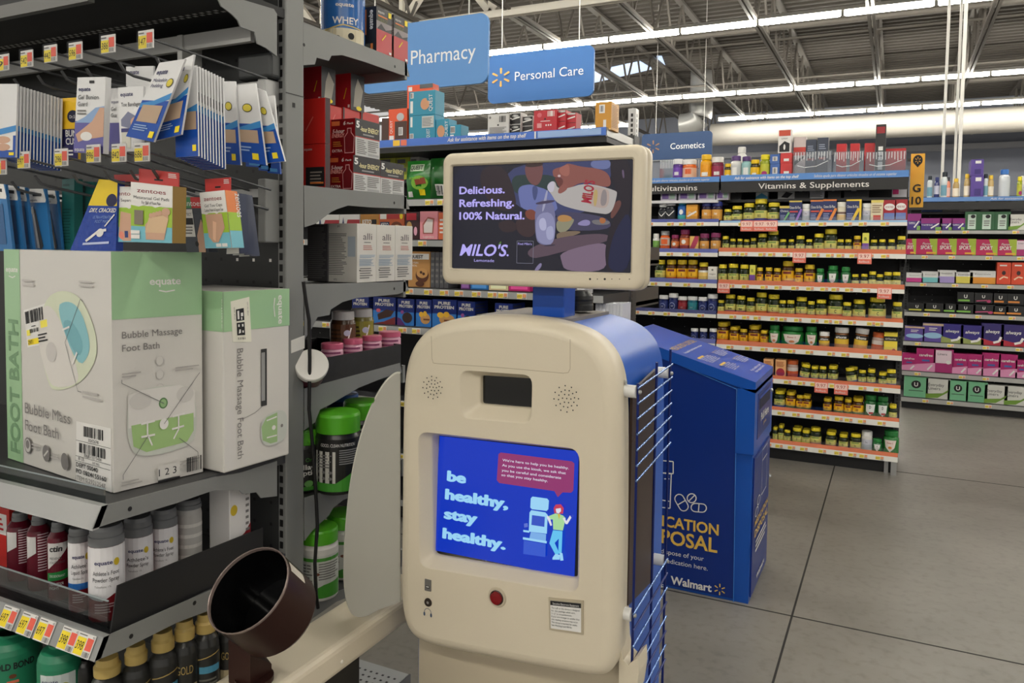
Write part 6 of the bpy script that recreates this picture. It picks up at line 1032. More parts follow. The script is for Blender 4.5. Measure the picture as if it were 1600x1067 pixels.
zT = zq_top + .0; ORB = mt((226, 84, 40), .4); TEA = mt((34, 140, 170), .4); BRN = mt((70, 40, 28), .4); TN = mt((206, 150, 110), .4)
GT = 'cartons on top of the diet bar unit'
qb(596, 608, 184, zT, BRN, [('r', 0, 0, 1, .1, TN)], 'brown carton at the dark end behind the six packs', group=GT)
qb(607, 636, 170, zT, ORB, [('r', .35, 0, 1, .62, BRN), ('r', .55, .2, .78, .44, WHITE), ('b', .58, .22, .76, .42, 5, INK), ('r', .06, .06, .3, .2, WHITE), ('t', .22, .26, .12, 'QUEST', WHITE, {'w': .4, 'rot': 90}), ('e', .65, .75, .2, .12, mt((190, 190, 190)))], 'orange and brown carton on top of the diet bar unit', d=.09, group=GT)
o = qb(639, 680, 180, zT, TEA, [('r', .04, .1, .18, .3, WHITE), ('b', .05, .12, .17, .28, 6, INK), ('r', .06, .55, .14, .95, WHITE), ('r', .5, .5, .95, .95, mt((196, 200, 196))), ('l', .52, .55, .93, .9, 6, FINE), ('t', .8, .1, .12, 'QUEST', WHITE, {'w': .35, 'rot': 90})], 'lower teal cookie carton with pale panel under another teal one', d=.09, group=GT)
zT2 = ony(660, 180, YQ + .03).z + .001
qb(639, 680, 142, zT2, TEA, [('r', .06, .72, .18, .95, WHITE), ('b', .07, .74, .17, .93, 6, INK), ('r', .06, .1, .16, .6, WHITE), ('e', .62, .45, .17, .24, TN), ('e', .76, .66, .08, .1, TEA), ('t', .9, .14, .13, 'QUEST', WHITE, {'w': .7, 'rot': 90})], 'upper teal cookie carton with a bitten cookie picture', d=.09, group=GT)
qb(636, 676, 132, zT, ORB, [('r', .05, .9, .2, .97, WHITE), ('r', .5, .93, 1, 1, mt((90, 90, 90)))], 'tall orange carton behind the teal cookie cartons', d=.06, back=.13, group=GT)
qb(681, 701, 186, zT, TEA, [('e', .4, .4, .3, .3, TN), ('t', .92, .1, .2, 'QUEST', WHITE, {'w': .8, 'rot': 90})], 'smaller teal cookie carton beside the stacked teal pair', d=.08, group=GT)
qb(702, 720, 195, zT, TEA, [('r', .1, .4, .5, .9, WHITE), ('b', .12, .45, .48, .85, 5, INK), ('r', .1, .05, .4, .3, WHITE)], 'short teal carton farthest along from the stacked pair', d=.08, group=GT)
WCN = mt((206, 204, 200), .4)
qb(762, 795, 178, zT, WCN, [('b', .55, .62, .85, .9, 8, INK), ('e', .5, .5, .04, .04, INK), ('e', .12, .85, .05, .06, FINE), ('l', .1, .12, .9, .42, 5, FINE)], 'white soda carton standing on top of the diet bar unit', d=.17, group='soda cartons', rart=[('r', .05 + .33 * i, .05 + .48 * j, .3 + .33 * i, .48 + .48 * j, mt((40, 38, 38))) for i in range(3) for j in range(2)] + [('w', [(.05, .3 + .48 * j), (.95, .36 + .48 * j)], .006, WHITE) for j in range(2)])
qb(796, 814, 176, zT, WCN, [('r', .05, .05, .95, .48, DRK), ('r', .05, .52, .95, .96, DRK), ('w', [(.1, .2), (.9, .3)], .006, WHITE), ('w', [(.1, .7), (.9, .8)], .006, WHITE), ('e', .5, .85, .3, .06, STEEL), ('e', .5, .38, .3, .05, STEEL)], 'carton of black cans beside the white soda carton', d=.07, back=.06, group='soda cartons')
qb(815, 833, 181, zT, WCN, [('r', .05, .05, .95, .48, DRK), ('r', .05, .52, .95, .96, DRK), ('w', [(.1, .2), (.9, .3)], .006, WHITE), ('w', [(.1, .7), (.9, .8)], .006, WHITE), ('e', .5, .85, .3, .06, STEEL)], 'second carton of black cans next to the red soda carton', d=.07, back=.08, group='soda cartons')
RDC = mt((190, 36, 50), .4)
qb(834, 870, 172, zT, RDC, [('b', .6, .72, .9, .95, 8, WHITE), ('e', .25, .8, .1, .1, mt((210, 100, 110))), ('r', .15, .25, .35, .45, mt((220, 150, 150))), ('l', .3, .5, .85, .56, 1, WHITE)] + [('e', .55 + .1 * i, .35, .03, .04, WHITE) for i in range(3)] + [('e', .5, .62, .04, .04, INK)], 'red soda carton with barcode on top of the diet bar unit', d=.12, group='soda cartons')
qb(871, 884, 172, zT, RDC, [('r', .05, .5, .95, .52, INK), ('w', [(.1, .2), (.9, .3)], .006, WHITE), ('w', [(.1, .7), (.9, .8)], .006, WHITE), ('r', .05, .9, .95, .98, STEEL)], 'slim stack of red cans touching the red soda carton', d=.07, back=.05, group='soda cartons')
qb(885, 900, 176, zT, RDC, [('r', .05, .5, .95, .52, INK), ('w', [(.1, .2), (.9, .3)], .006, WHITE), ('w', [(.1, .7), (.9, .8)], .006, WHITE), ('r', .05, .9, .95, .98, STEEL)], 'stack of red cans at the far side of the red carton', d=.07, back=.07, group='soda cartons')
qb(930, 955, 159, zT, mt((206, 146, 44), .4), [('r', .25, .6, .6, .9, WHITE), ('b', .3, .65, .55, .86, 6, INK), ('r', .52, .06, .7, .36, WHITE), ('r', 0, 0, 1, .04, mt((230, 200, 150)))], 'tall amber carton near the post at the end of the top shelf', d=.11, group=GT, rart=[('l', .1, .1, .9, .9, 14, mt((160, 110, 40)))])
# green bags and yellow cartons under the top shelf
z_ = SQ[0][1] + .005
def bag(x0, x1, yt, zs, base, art, label, back=.03):
    Y = YQ + back; a = ony(x0, 280, Y).x; c = ony(x1, 280, Y).x; h = ony((x0 + x1) / 2, yt, Y).z - zs; m = MB(); n = 6; fr = []; bk = []
    for j in range(n + 1):
        t = j / n; d = .035 * math.sin(math.pi * min(1, t * 1.0)) + .004; wv = .006 * math.sin(t * 9)
        fr.append([Vector((a + (c - a) * i / 6 + wv * (.5 - i / 6), Y + .04 - d * math.sin(math.pi * (i / 6) * .9 + .15) , zs + h * t)) for i in range(7)]); bk.append([Vector((a + (c - a) * i / 6, Y + .045, zs + h * t)) for i in range(7)])
    m.loops(fr, base, close=False); m.loops([l[::-1] for l in bk], base, close=False)
    m.loops([[l[0] for l in fr], [l[0] for l in bk]], base, close=False); m.loops([[l[6] for l in bk], [l[6] for l in fr]], base, close=False)
    m.poly([p for p in fr[n]] + [p for p in bk[n][::-1]], base)
    def fn(u, v, k): return Vector((a + (c - a) * u, Y + .04 - (.035 * math.sin(math.pi * v) + .004) * math.sin(math.pi * u * .9 + .15) - .0015 - .0006 * k, zs + h * v))
    m.art((c - a, h), art, fn=fn); return tag(m.build('snack_bag', loc=(a, Y, zs)), label, 'bag', 'protein chip bags')
BGG = mt((36, 120, 40), .2, bump=.3, scale=40)
bag(630, 669, 250, z_, BGG, [('r', .2, .72, .75, .9, mt((190, 214, 180))), ('t', .22, .76, .11, 'QUEST', INK, {'w': .5, 'b': .02}), ('e', .6, .42, .3, .18, mt((130, 190, 60))), ('p', [(.45, .5), (.8, .56), (.85, .4), (.5, .36)], mt((140, 60, 30))), ('t', .2, .5, .06, 'PROTEIN', mt((150, 200, 70))), ('r', .1, .06, .3, .2, WHITE), ('r', .6, .1, .8, .25, YEL)], 'green chip bag lettered QUEST under the top shelf')
bag(666, 692, 246, z_, mt((24, 84, 30), .2, bump=.3, scale=40), [('r', .5, .08, .9, .35, WHITE), ('b', .55, .1, .85, .32, 6, INK)], 'darker green chip bag beside the lettered one', .02)
bag(692, 720, 250, z_, BGG, [('e', .5, .4, .3, .2, mt((130, 190, 60)))], 'green chip bag partly behind the screen edge', .03)
for k, (x0, x1) in enumerate(((592, 618), (619, 640), (641, 655))): qb(x0, x1, 236, z_ + .12, mt(((200, 206, 60), (196, 204, 50), (214, 212, 206))[k], .4), [('l', .1, .2, .9, .8, 2, FINE)], f'lime yellow carton high behind the green bags, {ORD[k]} of three', back=.2, d=.1, group='lime cartons')
m = MB(); xx = (ony(590, 243, YQ + .2).x, ony(660, 243, YQ + .2).x); m.box(xx[0], xx[1], YQ + .19, YQ + .42, z_ + .1, z_ + .118, BB); m.build('shelf_riser', dq)
# keto row
z_ = SQ[1][1] + .005; KG = 'low carb cartons on the diet bar unit'
WRD = [('r', 0, 0, 1, 1, WHITE), ('p', [(.25, .3), (1, .3), (1, .75), (.4, .75)], mt((170, 40, 50))), ('p', [(.05, .2), (.18, .85), (.3, .2)], mt((70, 80, 120)))]
zr_ = (ony(560, 341, YQ).z - z_) * 0
kz = z_
for k, (x0, x1, yt, base, art, lab) in enumerate(((494, 530, 334, WHITE, WRD, 'red and white low carb carton farthest along behind the diet shelves'), (531, 562, 333, WHITE, WRD, 'red and white low carb carton beside the tan keto carton'),
    (563, 592, 331, mt((186, 130, 50), .4), [('t', .12, .55, .16, 'KETO', WHITE, {'w': .48, 'b': .04}), ('r', .62, .55, .88, .72, INK), ('e', .6, .2, .2, .12, mt((110, 60, 30)))], 'tan carton lettered KETO'), (592, 632, 330, mt((206, 100, 50), .4), [('r', .05, .72, .3, .95, WHITE), ('r', .32, .72, .8, .95, mt((180, 50, 50))), ('e', .88, .82, .06, .1, YEL), ('r', .06, .42, .42, .62, mt((30, 50, 90))), ('t', .1, .46, .12, 'KETO', WHITE, {'w': .28, 'b': .03}), ('e', .7, .45, .22, .18, mt((120, 60, 30))), ('e', .72, .42, .14, .1, mt((220, 180, 130)))], 'orange carton lettered KETO with a cookie picture'))):
    qb(x0, x1, yt, kz, base, art, lab, d=.12, back=.05, group=KG)
qb(633, 655, 331, kz, mt((60, 30, 34), .4), [('r', .1, .7, .8, .95, mt((190, 40, 56))), ('e', .3, .45, .2, .2, mt((190, 150, 90))), ('e', .75, .3, .12, .16, mt((230, 170, 190)))], 'dark maroon bar carton beside the pink one', d=.1, group=KG)
qb(656, 684, 330, kz, mt((232, 150, 160), .4), [('p', [(.18, .2), (.75, .2), (.82, .75), (.45, .8), (.15, .55)], mt((170, 90, 80))), ('p', [(.24, .24), (.7, .24), (.74, .7), (.45, .74), (.22, .5)], mt((226, 216, 212))), ('t', .2, .06, .08, 'Legendary', WHITE, {'w': .6})], 'pink pastry carton with bitten tart picture', d=.1, group=KG)
qb(685, 706, 332, kz, mt((220, 110, 70), .4), [('l', .1, .2, .9, .8, 4, WHITE)], 'orange bar carton at the screen edge', d=.1, group=KG)
# quest tan row
z_ = SQ[2][1] + .005
qb(638, 672, 393, z_, mt((190, 140, 82), .4), [('r', 0, .78, .95, .94, WHITE), ('t', .08, .81, .09, 'QUEST', INK, {'w': .6, 'b': .03}), ('t', .06, .66, .05, 'PROTEIN', WHITE, {'w': .4}), ('t', .06, .58, .05, 'CEREAL', WHITE, {'w': .36}), ('e', .65, .34, .3, .2, mt((90, 50, 30))), ('e', .65, .4, .26, .14, mt((200, 150, 90))), ('e', .6, .42, .06, .04, mt((70, 40, 24))), ('e', .72, .38, .06, .04, mt((70, 40, 24))), ('e', .55, .1, .2, .08, mt((90, 50, 30)))], 'tan carton lettered QUEST with a bowl of bites', d=.09, group=KG)
for k, x0 in enumerate((673, 680, 687, 694)): qb(x0, x0 + 6.4, 394, z_, mt((86, 86, 90), .4), [('l', .15, .1, .85, .9, 5, FINE)], f'slim grey bar carton beside the tan one, {ORD[k]} of four', d=.1, group=KG)
for k, (x0, x1, yt, c, nm) in enumerate(((720, 734, 425, (110, 60, 130), 'plum'), (735, 763, 424, (40, 110, 180), 'blue'), (764, 794, 422, (226, 206, 160), 'cream'), (795, 828, 420, (200, 40, 120), 'magenta'), (880, 900, 424, (60, 60, 130), 'navy'), (901, 915, 428, (206, 206, 210), 'white'))):
    qb(x0, x1, yt, z_, mt(c, .4), [('r', .1, .08, .9, .3, mt(tuple(min(255, v + 50) for v in c))), ('l', .1, .4, .8, .8, 3, WHITE)], f'{nm} bar carton seen just below the big screen', d=.1, group='cartons seen below the screen')
# pure protein row
z_ = SQ[3][1] + .005; PPB = mt((30, 50, 130), .35)
def pp(alt): return [('r', 0, 0, 1, .5, mt((50, 120, 196), .35)), ('t', .5, .82, .1, 'PURE', WHITE, {'w': .5, 'al': 'c', 'b': .05}), ('t', .5, .68, .1, 'PROTEIN', WHITE, {'w': .8, 'al': 'c', 'b': .05})] + ([('p', [(.25, .15), (.8, .3), (.95, .5), (.6, .55), (.2, .35)], mt((60, 32, 24))), ('p', [(0, 0), (1, 0), (1, .3), (.5, .1)], mt((120, 40, 40))), ('e', .25, .5, .1, .07, mt((200, 90, 110)))] if alt == 0 else [('e', .62, .3, .32, .2, mt((200, 150, 90))), ('e', .35, .45, .14, .1, mt((230, 180, 50))), ('e', .6, .48, .12, .1, mt((230, 180, 50))), ('r', .5, .24, .9, .3, mt((110, 60, 30)))] if alt == 1 else [('e', .6, .3, .3, .2, mt((50, 28, 24))), ('e', .3, .5, .1, .07, mt((150, 80, 150))), ('p', [(0, 0), (.5, 0), (.2, .25), (0, .3)], mt((90, 40, 110)))])
DKS = [('l', .05, .05, .95, .95, 8, mt((70, 72, 86)))]
for k, (x0, x1, yt, a, lab) in enumerate(((550, 576, 464, 0, 'blue protein bar carton behind the jar lids'), (583, 618, 464, 0, 'blue protein bar carton with chocolate bar and red corner'), (621, 647, 467, 2, 'blue protein bar carton with plum corner'), (650, 674, 468, 1, 'narrow blue protein bar carton with nut bar picture'), (675.5, 713, 468, 1, 'wide blue protein bar carton with nut bar picture'), (715, 742, 471, 2, 'blue protein bar carton above the kiosk shell edge'), (773, 801, 474, 2, 'blue protein bar carton alone beside the blue post'))):
    qb(x0, x1, yt, z_, PPB, pp(a), lab, d=.14, group='blue protein bar cartons', rart=DKS)
for k in range(8): qb(930 + 5.4 * k, 935 + 5.4 * k, 474, z_, mt((214, 216, 222), .4), [('r', .1, .0, .9, .3, mt((60, 90, 160)))], f'slim white carton in the tight row over the kiosk roof, {ORD[k]} of eight', d=.12, back=.05, group='slim white cartons')
# ================================================================== MEDICATION DISPOSAL BOX
NB = mt((8, 46, 128), .32); NB2 = mt((22, 84, 178), .3); NBR = mt((36, 84, 190), .3); GLD = mt((232, 190, 84), .4); BEDG = mt((60, 130, 210), .3)
x1 = -.489; y0, y1 = 3.24, 3.735; x0 = -1.06; zf = .925; zb = ony(1043, 547, y0).z; sl = (zb - zf) / (ony(1043, 547, y0).x - x1)
zl = zf + sl * (x0 - x1)
med = thing('medication_disposal_box', 'blue medication disposal cabinet with sloped printed top', 'disposal box', ((x0 + x1) / 2, (y0 + y1) / 2, 0))
m = MB(); P = [Vector((x0, y0 + .006, 0)), Vector((x1 - .004, y0 + .006, 0)), Vector((x1 - .004, y0 + .006, zf - .01)), Vector((x0, y0 + .006, zl - .01))]; m.prism(P, (0, y1 - y0 - .01, 0), NB2)
m.build('cabinet_body', med)
fp = lambda x, y: ony(x, y, y0)
m = MB(); P = [fp(990, 900), fp(1146, 943), fp(1152, 607), fp(1041, 560), fp(985, 540)]; P[0].x = x0 + .02; P[4] = Vector((x0 + .02, y0, P[3].z + sl * (x0 + .02 - P[3].x))); P[0].z = .012; P[1].z = .012
m.prism(P, (0, .005, 0), NB)
o_, uu = fp(1040, 925), None
def mart(mb, items): # items in photo pixels on the front panel
    mb.art(None, items, fn=None) if False else None
X0, X1_, Z0, Z1 = P[0].x, P[1].x, .012, P[2].z
def UV(x, y): p = fp(x, y); return (p.x - X0) / (X1_ - X0), (p.z - Z0) / (Z1 - Z0)
q = (Vector((X0, y0, Z0)), Vector((X1_, y0, Z0)), Vector((X1_, y0, Z1)), Vector((X0, y0, Z1)))
Wd, Hh_ = X1_ - X0, Z1 - Z0
it = []
def wl(pts, w_=.0045, m_=WHITE): it.append(('w', [UV(x, y) for x, y in pts], w_, m_))
wl([(1030, 719), (1052, 721), (1052, 740), (1030, 738)]); wl([(1036, 739), (1049, 740), (1047, 794), (1030, 792)]); wl([(1038, 748), (1046, 748)]); wl([(1034, 781), (1046, 783)])
def pill(cx, cy, L, r, ang, bar=True):
    pts = []
    for s_, a0 in ((1, -90), (-1, 90)):
        for i in range(9): a = math.radians(a0 + 180 * i / 8); pts.append((s_ * L / 2 + r * math.cos(a), r * math.sin(a)))
    ca, sa = math.cos(math.radians(ang)), math.sin(math.radians(ang)); pts = [(cx + x * ca - y * sa, cy + x * sa + y * ca) for x, y in pts]; wl(pts + [pts[0]])
    if bar: wl([(cx + r * sa, cy - r * ca), (cx - r * sa, cy + r * ca)])
pill(1065, 785, 14, 7, 60); pill(1092, 793, 11, 6.5, 5); pill(1081, 778, .1, 7, 45, True)
rw = lambda xa, xb, y: UV(xb, y)[0] - UV(xa, y)[0]
u, v = UV(1123, 836); w1 = rw(991, 1123, 834); it.append(('t', u, v, .05, 'MEDICATION', GLD, {'al': 'r', 'w': w1, 'b': .025}))
u, v = UV(1121, 863); it.append(('t', u, v, .066, 'DISPOSAL', GLD, {'al': 'r', 'w': rw(991, 1121, 860), 'b': .02}))
u, v = UV(1100, 876); it.append(('t', u, v, .022, 'Safely dispose of your', WHITE, {'al': 'r', 'w': rw(1006, 1100, 874)}))
u, v = UV(1106, 891); it.append(('t', u, v, .022, 'unused medication here.', WHITE, {'al': 'r', 'w': rw(1002, 1106, 888)}))
u, v = UV(1112, 924); it.append(('t', u, v, .037, 'Walmart', WHITE, {'al': 'r', 'w': rw(1048, 1112, 918), 'b': .03}))
u, v = UV(1125, 920); it += spark(u, v, .028, Hh_ / Wd, GLD); u, v = UV(1044, 921); it.append(('t', u, v, .024, 'By', WHITE, {'al': 'r'}))
m.art(q, it, .0008); m.build('side_panel', med)
m = MB(); fpz = [fp(x, y) for x, y in ((1041, 561), (1151, 608), (1146, 943))]; m.tube([f + Vector((0, -.001, 0)) for f in fpz], .0018, BEDG, 6); m.build('panel_trim', med)
m = MB(); b_ = [(x0 - .0, y0 - .004, zl - .045), (x1 + .002, y0 - .004, zf - .045), (x1 + .002, y1 + .002, zf - .045), (x0, y1 + .002, zl - .045), (x0, y0 - .004, zl), (x1 + .002, y0 - .004, zf), (x1 + .002, y1 + .002, zf), (x0, y1 + .002, zl)]
m.hexa([Vector(p) for p in b_], NB2); m.prism([Vector((x1 - .07, y0 - .004, zf - .30)), Vector((x1 + .002, y0 - .004, zf - .30)), Vector((x1 + .002, y0 - .004, zf - .03)), Vector((x1 - .07, y0 - .004, zf - .03))], (0, y1 - y0 + .006, 0), NB2)
q = tuple(Vector(p) for p in (b_[4], b_[5], b_[6], b_[7])); rr = random.Random(5)
m.poly([p + Vector((0, 0, .0006)) for p in q], NBR)
def rt(u, v, h_, s, m_, w_): return ('t', u, v, h_, s, m_, {'rot': 90, 'w': w_, 'al': 'l'})
itr = [rt(.40, .1, .05, 'MEDICATION DISPOSAL', GLD, .8), rt(.47, .12, .022, 'Acceptable items for this container', WHITE, .66)]
for (u, n) in ((.56, 6), (.72, 6)): 
    itr += [('r', u, .1, u + .018, .3, GLD)] + [rt(u + .03 + .016 * i, .1, .0125, ('Prescription drugs', 'Over the counter pills', 'Vitamins and patches', 'Pet medication', 'Ointments, lotions', 'Liquids, sealed')[i % 6], WHITE, rr.uniform(.2, .36)) for i in range(n)]
    itr += [rt(u + .03 + .016 * i, .56, .0125, ('Needles or sharps', 'Thermometers', 'Medical waste', 'Aerosol cans', 'Inhalers', 'Illegal drugs')[i % 6], GLD if i == 0 else WHITE, rr.uniform(.2, .34)) for i in range(n)]
itr += [rt(.93, .3, .02, 'Push handle to open', WHITE, .45), rt(.96, .3, .02, 'then deposit items', WHITE, .45)]
m.art(q, itr, .0012); m.build('sloped_top', med)
m = MB(); q = (Vector((x1 + .0025, y0 + .03, .02)), Vector((x1 + .0025, y1 - .03, .02)), Vector((x1 + .0025, y1 - .03, zf - .32)), Vector((x1 + .0025, y0 + .03, zf - .32)))
m.prism(list(q), (-.006, 0, 0), NB)
m.art(q, [('w', [(.48, .64), (.48, .98), (.8, .98), (.8, .64), (.48, .64)], .004, WHITE), ('w', [(.48, .9), (.8, .9)], .004, WHITE), ('e', .3, .64, .1, .035, WHITE), ('e', .3, .64, .08, .028, NB), ('e', .18, .58, .1, .035, WHITE), ('e', .18, .58, .08, .028, NB), ('t', .5, .49, .04, 'MEDICATION', GLD, {'al': 'c', 'w': .84, 'b': .02}), ('t', .5, .41, .05, 'DISPOSAL', GLD, {'al': 'c', 'w': .84, 'b': .02}), ('l', .15, .28, .85, .38, 3, WHITE), ('t', .5, .06, .035, 'Walmart', WHITE, {'al': 'c', 'w': .5, 'b': .03}), ('w', [(.05, .995), (.95, .995)], .003, BEDG)], .001); m.build('door_panel', med)
m = MB(); q = faces(x0, x1 + .004, y0 + .07, y1 - .06, zf - .25, zf - .06)['r']; m.prism([p + Vector((.0, 0, 0)) for p in q], (-.004, 0, 0), NB); m.art(q, [('r', .08, .62, .9, .9, mt((4, 18, 60), .5)), ('r', .08, .86, .9, .92, NBR), ('t', .5, .34, .17, 'Pull Here', WHITE, {'al': 'c', 'w': .6, 'b': .02}), ('t', .5, .2, .07, 'Jale', GLD, {'al': 'c', 'w': .24})], .001); m.build('pull_drawer', med)
m = MB()
for y_, z_ in ((y1 - .05, zf - .1), (y1 - .03, .42)): m.lathe([(0, 0), (.009, .002), (.006, .008), (0, .01)], (x1 + .003, y_, z_), 12, Matrix(((0, 0, 1), (0, 1, 0), (-1, 0, 0))), m=mt((220, 222, 224), .2, .6))
m.build('lock', med)
# ================================================================== HEALTH KIOSK
YK = 1.40; KC = mt((219, 208, 185), .4, bump=.06, scale=220); KC2 = mt((196, 184, 160), .45); KBL = mt((34, 92, 190), .33, spec=.35); KBR = mt((58, 40, 32), .35, noise=.08, scale=6)
kp = lambda x, y, Y=YK: (ony(x, y, Y).x, ony(x, y, Y).z)
kiosk = thing('health_kiosk', 'beige and blue health check kiosk with touch screen and upper display', 'kiosk', (-.71, 1.5, 0))
# front shell outline (clockwise points from the photo, smoothed)
raw = [(627, 930), (629, 800), (630, 660), (632, 600), (638, 560), (652, 530), (676, 508), (712, 497), (756, 493), (800, 493), (842, 497), (884, 506), (922, 521), (948, 545), (963, 576), (969, 616), (970, 700), (969, 850), (967, 960), (966, 1010), (962, 1040), (950, 1054), (930, 1056), (860, 1044), (780, 1029), (700, 1013), (668, 1005), (648, 994), (634, 972)]
out = [Vector((*kp(x, y), 0)) for x, y in raw]
def chaikin(p, n=2):
    for _ in range(n):
        q = []
        for i in range(len(p)): a, b = p[i], p[(i + 1) % len(p)]; q += [a * .75 + b * .25, a * .25 + b * .75]
        p = q
    return p
out = chaikin(out)
def inset(p, d):
    n = len(p); r = []; ar = sum(p[i].x * p[(i + 1) % n].y - p[(i + 1) % n].x * p[i].y for i in range(n)); sg = 1 if ar > 0 else -1
    for i in range(n):
        t = (p[(i + 2) % n] - p[i - 2]).normalized(); r.append(p[i] + Vector((-t.y, t.x, 0)) * d * sg)
    return r
def at_(p, Y): return [Vector((v.x, Y, v.y)) for v in p]
RB = .028; m = MB(); lps = []
for i in range(7):
    a = math.pi / 2 * i / 6; lps.append(at_(inset(out, RB * (1 - math.sin(a))), YK - .018 + RB * (1 - math.cos(a))))
lps += [at_(out, YK + .05), at_(inset(out, .012), YK + .062)]
front = inset(out, RB); YF = YK - .018
# pockets: (outer fillet outline, inner outline)
def quad_rr(pts, r, n=5):
    P = [Vector((*kp(x, y), 0)) for x, y in pts]; res = []
    for i in range(4):
        a, b, c = P[i - 1], P[i], P[(i + 1) % 4]; u = (a - b).normalized(); v = (c - b).normalized(); s = b + u * r; e = b + v * r
        for k in range(n + 1): t = k / n; res.append(s * (1 - t) ** 2 + b * 2 * t * (1 - t) + e * t * t)
    return res
pk1 = quad_rr([(673, 680), (904.5, 704), (901, 906), (676, 868)], .012); pk1o = quad_rr([(660, 671), (911, 698), (910, 922), (662, 881)], .026)
pk2 = quad_rr([(749, 587), (830.5, 592), (830.5, 639), (749, 632)], .006); pk2o = quad_rr([(725, 576), (838, 584), (836, 660), (726, 651)], .022)
polys = [[Vector((v.x, YF, v.y)) for v in p] for p in (front, pk1o, pk2o)]
tri = tessellate_polygon(polys); flat = [v for p in polys for v in p]
def orient(vs, fs, n):
    r = []
    for f in fs: a, b, c = [vs[i] for i in f]; r.append(f if (b - a).cross(c - a).dot(n) > 0 else f[::-1])
    return r
m.add(flat, orient(flat, tri, Vector((0, -1, 0))), KC)
lps = lps
m.loops([l[::-1] for l in lps], KC); 
def pocket(o, i, d, tilt=0):
    ls = []
    for t, dd in ((0, 0), (.06, .0006), (.14, .003), (.9, .021), (.97, .0235), (1, .026)): ls.append([Vector((p.x + (q_.x - p.x) * t, YF + dd, p.y + (q_.y - p.y) * t)) for p, q_ in zip(o, i)])
    zt = max(q_.y for q_ in i); zb = min(q_.y for q_ in i)
    ls.append([Vector((q_.x, YF + d + tilt * (q_.y - zb) / (zt - zb), q_.y)) for q_ in i]); m.loops(ls, KC)
pocket(pk1o, pk1, .032, .022); pocket(pk2o, pk2, .036)
m.poly(at_(inset(out, .012), YK + .062)[::-1], KC2)
shell = m.build('front_shell', kiosk)
# panel seam, speaker holes, ports on the shell
m = MB(); GRV = mt((170, 156, 130), .5)
sp = [kp(x, y, YF) for x, y in ((674, 525), (675, 560), (677, 567), (684, 568), (780, 574), (880, 583), (888, 582), (891, 576), (891, 540), (891, 530))]
q = (Vector((-1, YF, 0)), Vector((0, YF, 0)), Vector((0, YF, 1)), Vector((-1, YF, 1)))
m.art(q, [('w', [(a + 1, b) for a, b in sp], .0011, GRV)], .0003); m.build('panel_seam', shell)
m = MB(); holes = []
for cx, cy, s in ((677, 605, 1), (887, 622, 1.08)):
    c = kp(cx, cy, YF)
    for r_, n, off in ((0, 1, 0), (.008, 6, 0), (.0155, 12, .2), (.0235, 12, .1)):
        for i in range(n): a = 2 * math.pi * i / n + off; holes.append(('e', c[0] + 1 + r_ * s * math.cos(a), c[1] + r_ * s * math.sin(a), .0014, .0014, BLACK))
m.art(q, holes, .0004); m.build('speaker_holes', shell)
AY = Matrix(((1, 0, 0), (0, 0, -1), (0, 1, 0)))      # axis pointing to -Y
c = kp(777, 933, YF); m = MB(); m.lathe([(.021, 0), (.019, .003), (.0155, .003), (.0155, .001)], (c[0], YF, c[1]), 28, AY, m=KC2); m.lathe([(.0155, -.002), (.0155, .0035), (.0135, .0045)], (c[0], YF, c[1]), 28, AY, m=mt((40, 10, 12), .3)); m.lathe([(.0135, .003), (.0125, .008), (.006, .009), (0, .009)], (c[0], YF, c[1]), 28, AY, m=mt((130, 8, 18), .2)); o = m.build('red_button', kiosk); o['label'] = 'round red push button'
c = kp(669, 914, YF); m = MB(); m.box(c[0] - .008, c[0] + .008, YF - .002, YF + .001, c[1] - .0125, c[1] + .0125, mt((110, 108, 104), .4), .0008); m.box(c[0] - .005, c[0] + .005, YF - .0025, YF, c[1] - .006, c[1] - .001, BLACK); m.box(c[0] - .0035, c[0] + .0035, YF - .0028, YF, c[1] - .004, c[1] - .0022, WHITE); m.build('card_port', kiosk)
c = kp(669, 941, YF); m = MB(); m.lathe([(0, .0008), (.004, .0008), (.004, .002), (.0085, .002), (.0095, 0)], (c[0], YF, c[1]), 20, AY, m=mt((46, 36, 30), .35)); m.lathe([(0, .0012), (.003, .0012)], (c[0] - .0, YF - .0008, c[1]), 12, AY, m=STEEL); m.build('headphone_jack', kiosk)
c = kp(668.5, 957, YF); m = MB(); HI = mt((70, 86, 110), .5); hp = [(c[0] + 1 + .0085 * math.cos(math.radians(a)), c[1] + .009 * math.sin(math.radians(a))) for a in range(0, 181, 15)]
m.art(q, [('w', hp, .0012, HI), ('e', c[0] + 1 - .0085, c[1] - .004, .0025, .0045, HI), ('e', c[0] + 1 + .0085, c[1] - .004, .0025, .0045, HI)], .0004); m.build('headphone_icon', kiosk)
P = [kp(x, y, YF) for x, y in ((859, 983), (912, 991), (912, 938), (858, 933))]; P = [Vector((a, YF - .0025, b)) for a, b in P]; m = MB(); m.prism(P, (0, .0025, 0), mt((184, 172, 148), .4))
m.art(P, [('r', .05, .06, .94, .92, WHITE), ('r', .05, .78, .94, .92, INK), ('t', .12, .81, .06, 'Sensitive Electronic Equipment', WHITE, {'w': .76})] + [('t', .08, .68 - .088 * i, .05, s, INK, {'w': w_}) for i, (s, w_) in enumerate((('The cuff on this device is designed', .82), ('for the average adult arm,', .7), ('7-12" in circumference.', .6), ('If your arm is larger or smaller than', .82), ('this, reading variations may occur.', .78), ('This device is intended for adults.', .76), ('Safe Working Load 400 lbs', .6)))], .0004); m.build('warning_label', kiosk)
c = kp(887, 1054, YF); m = MB(); 
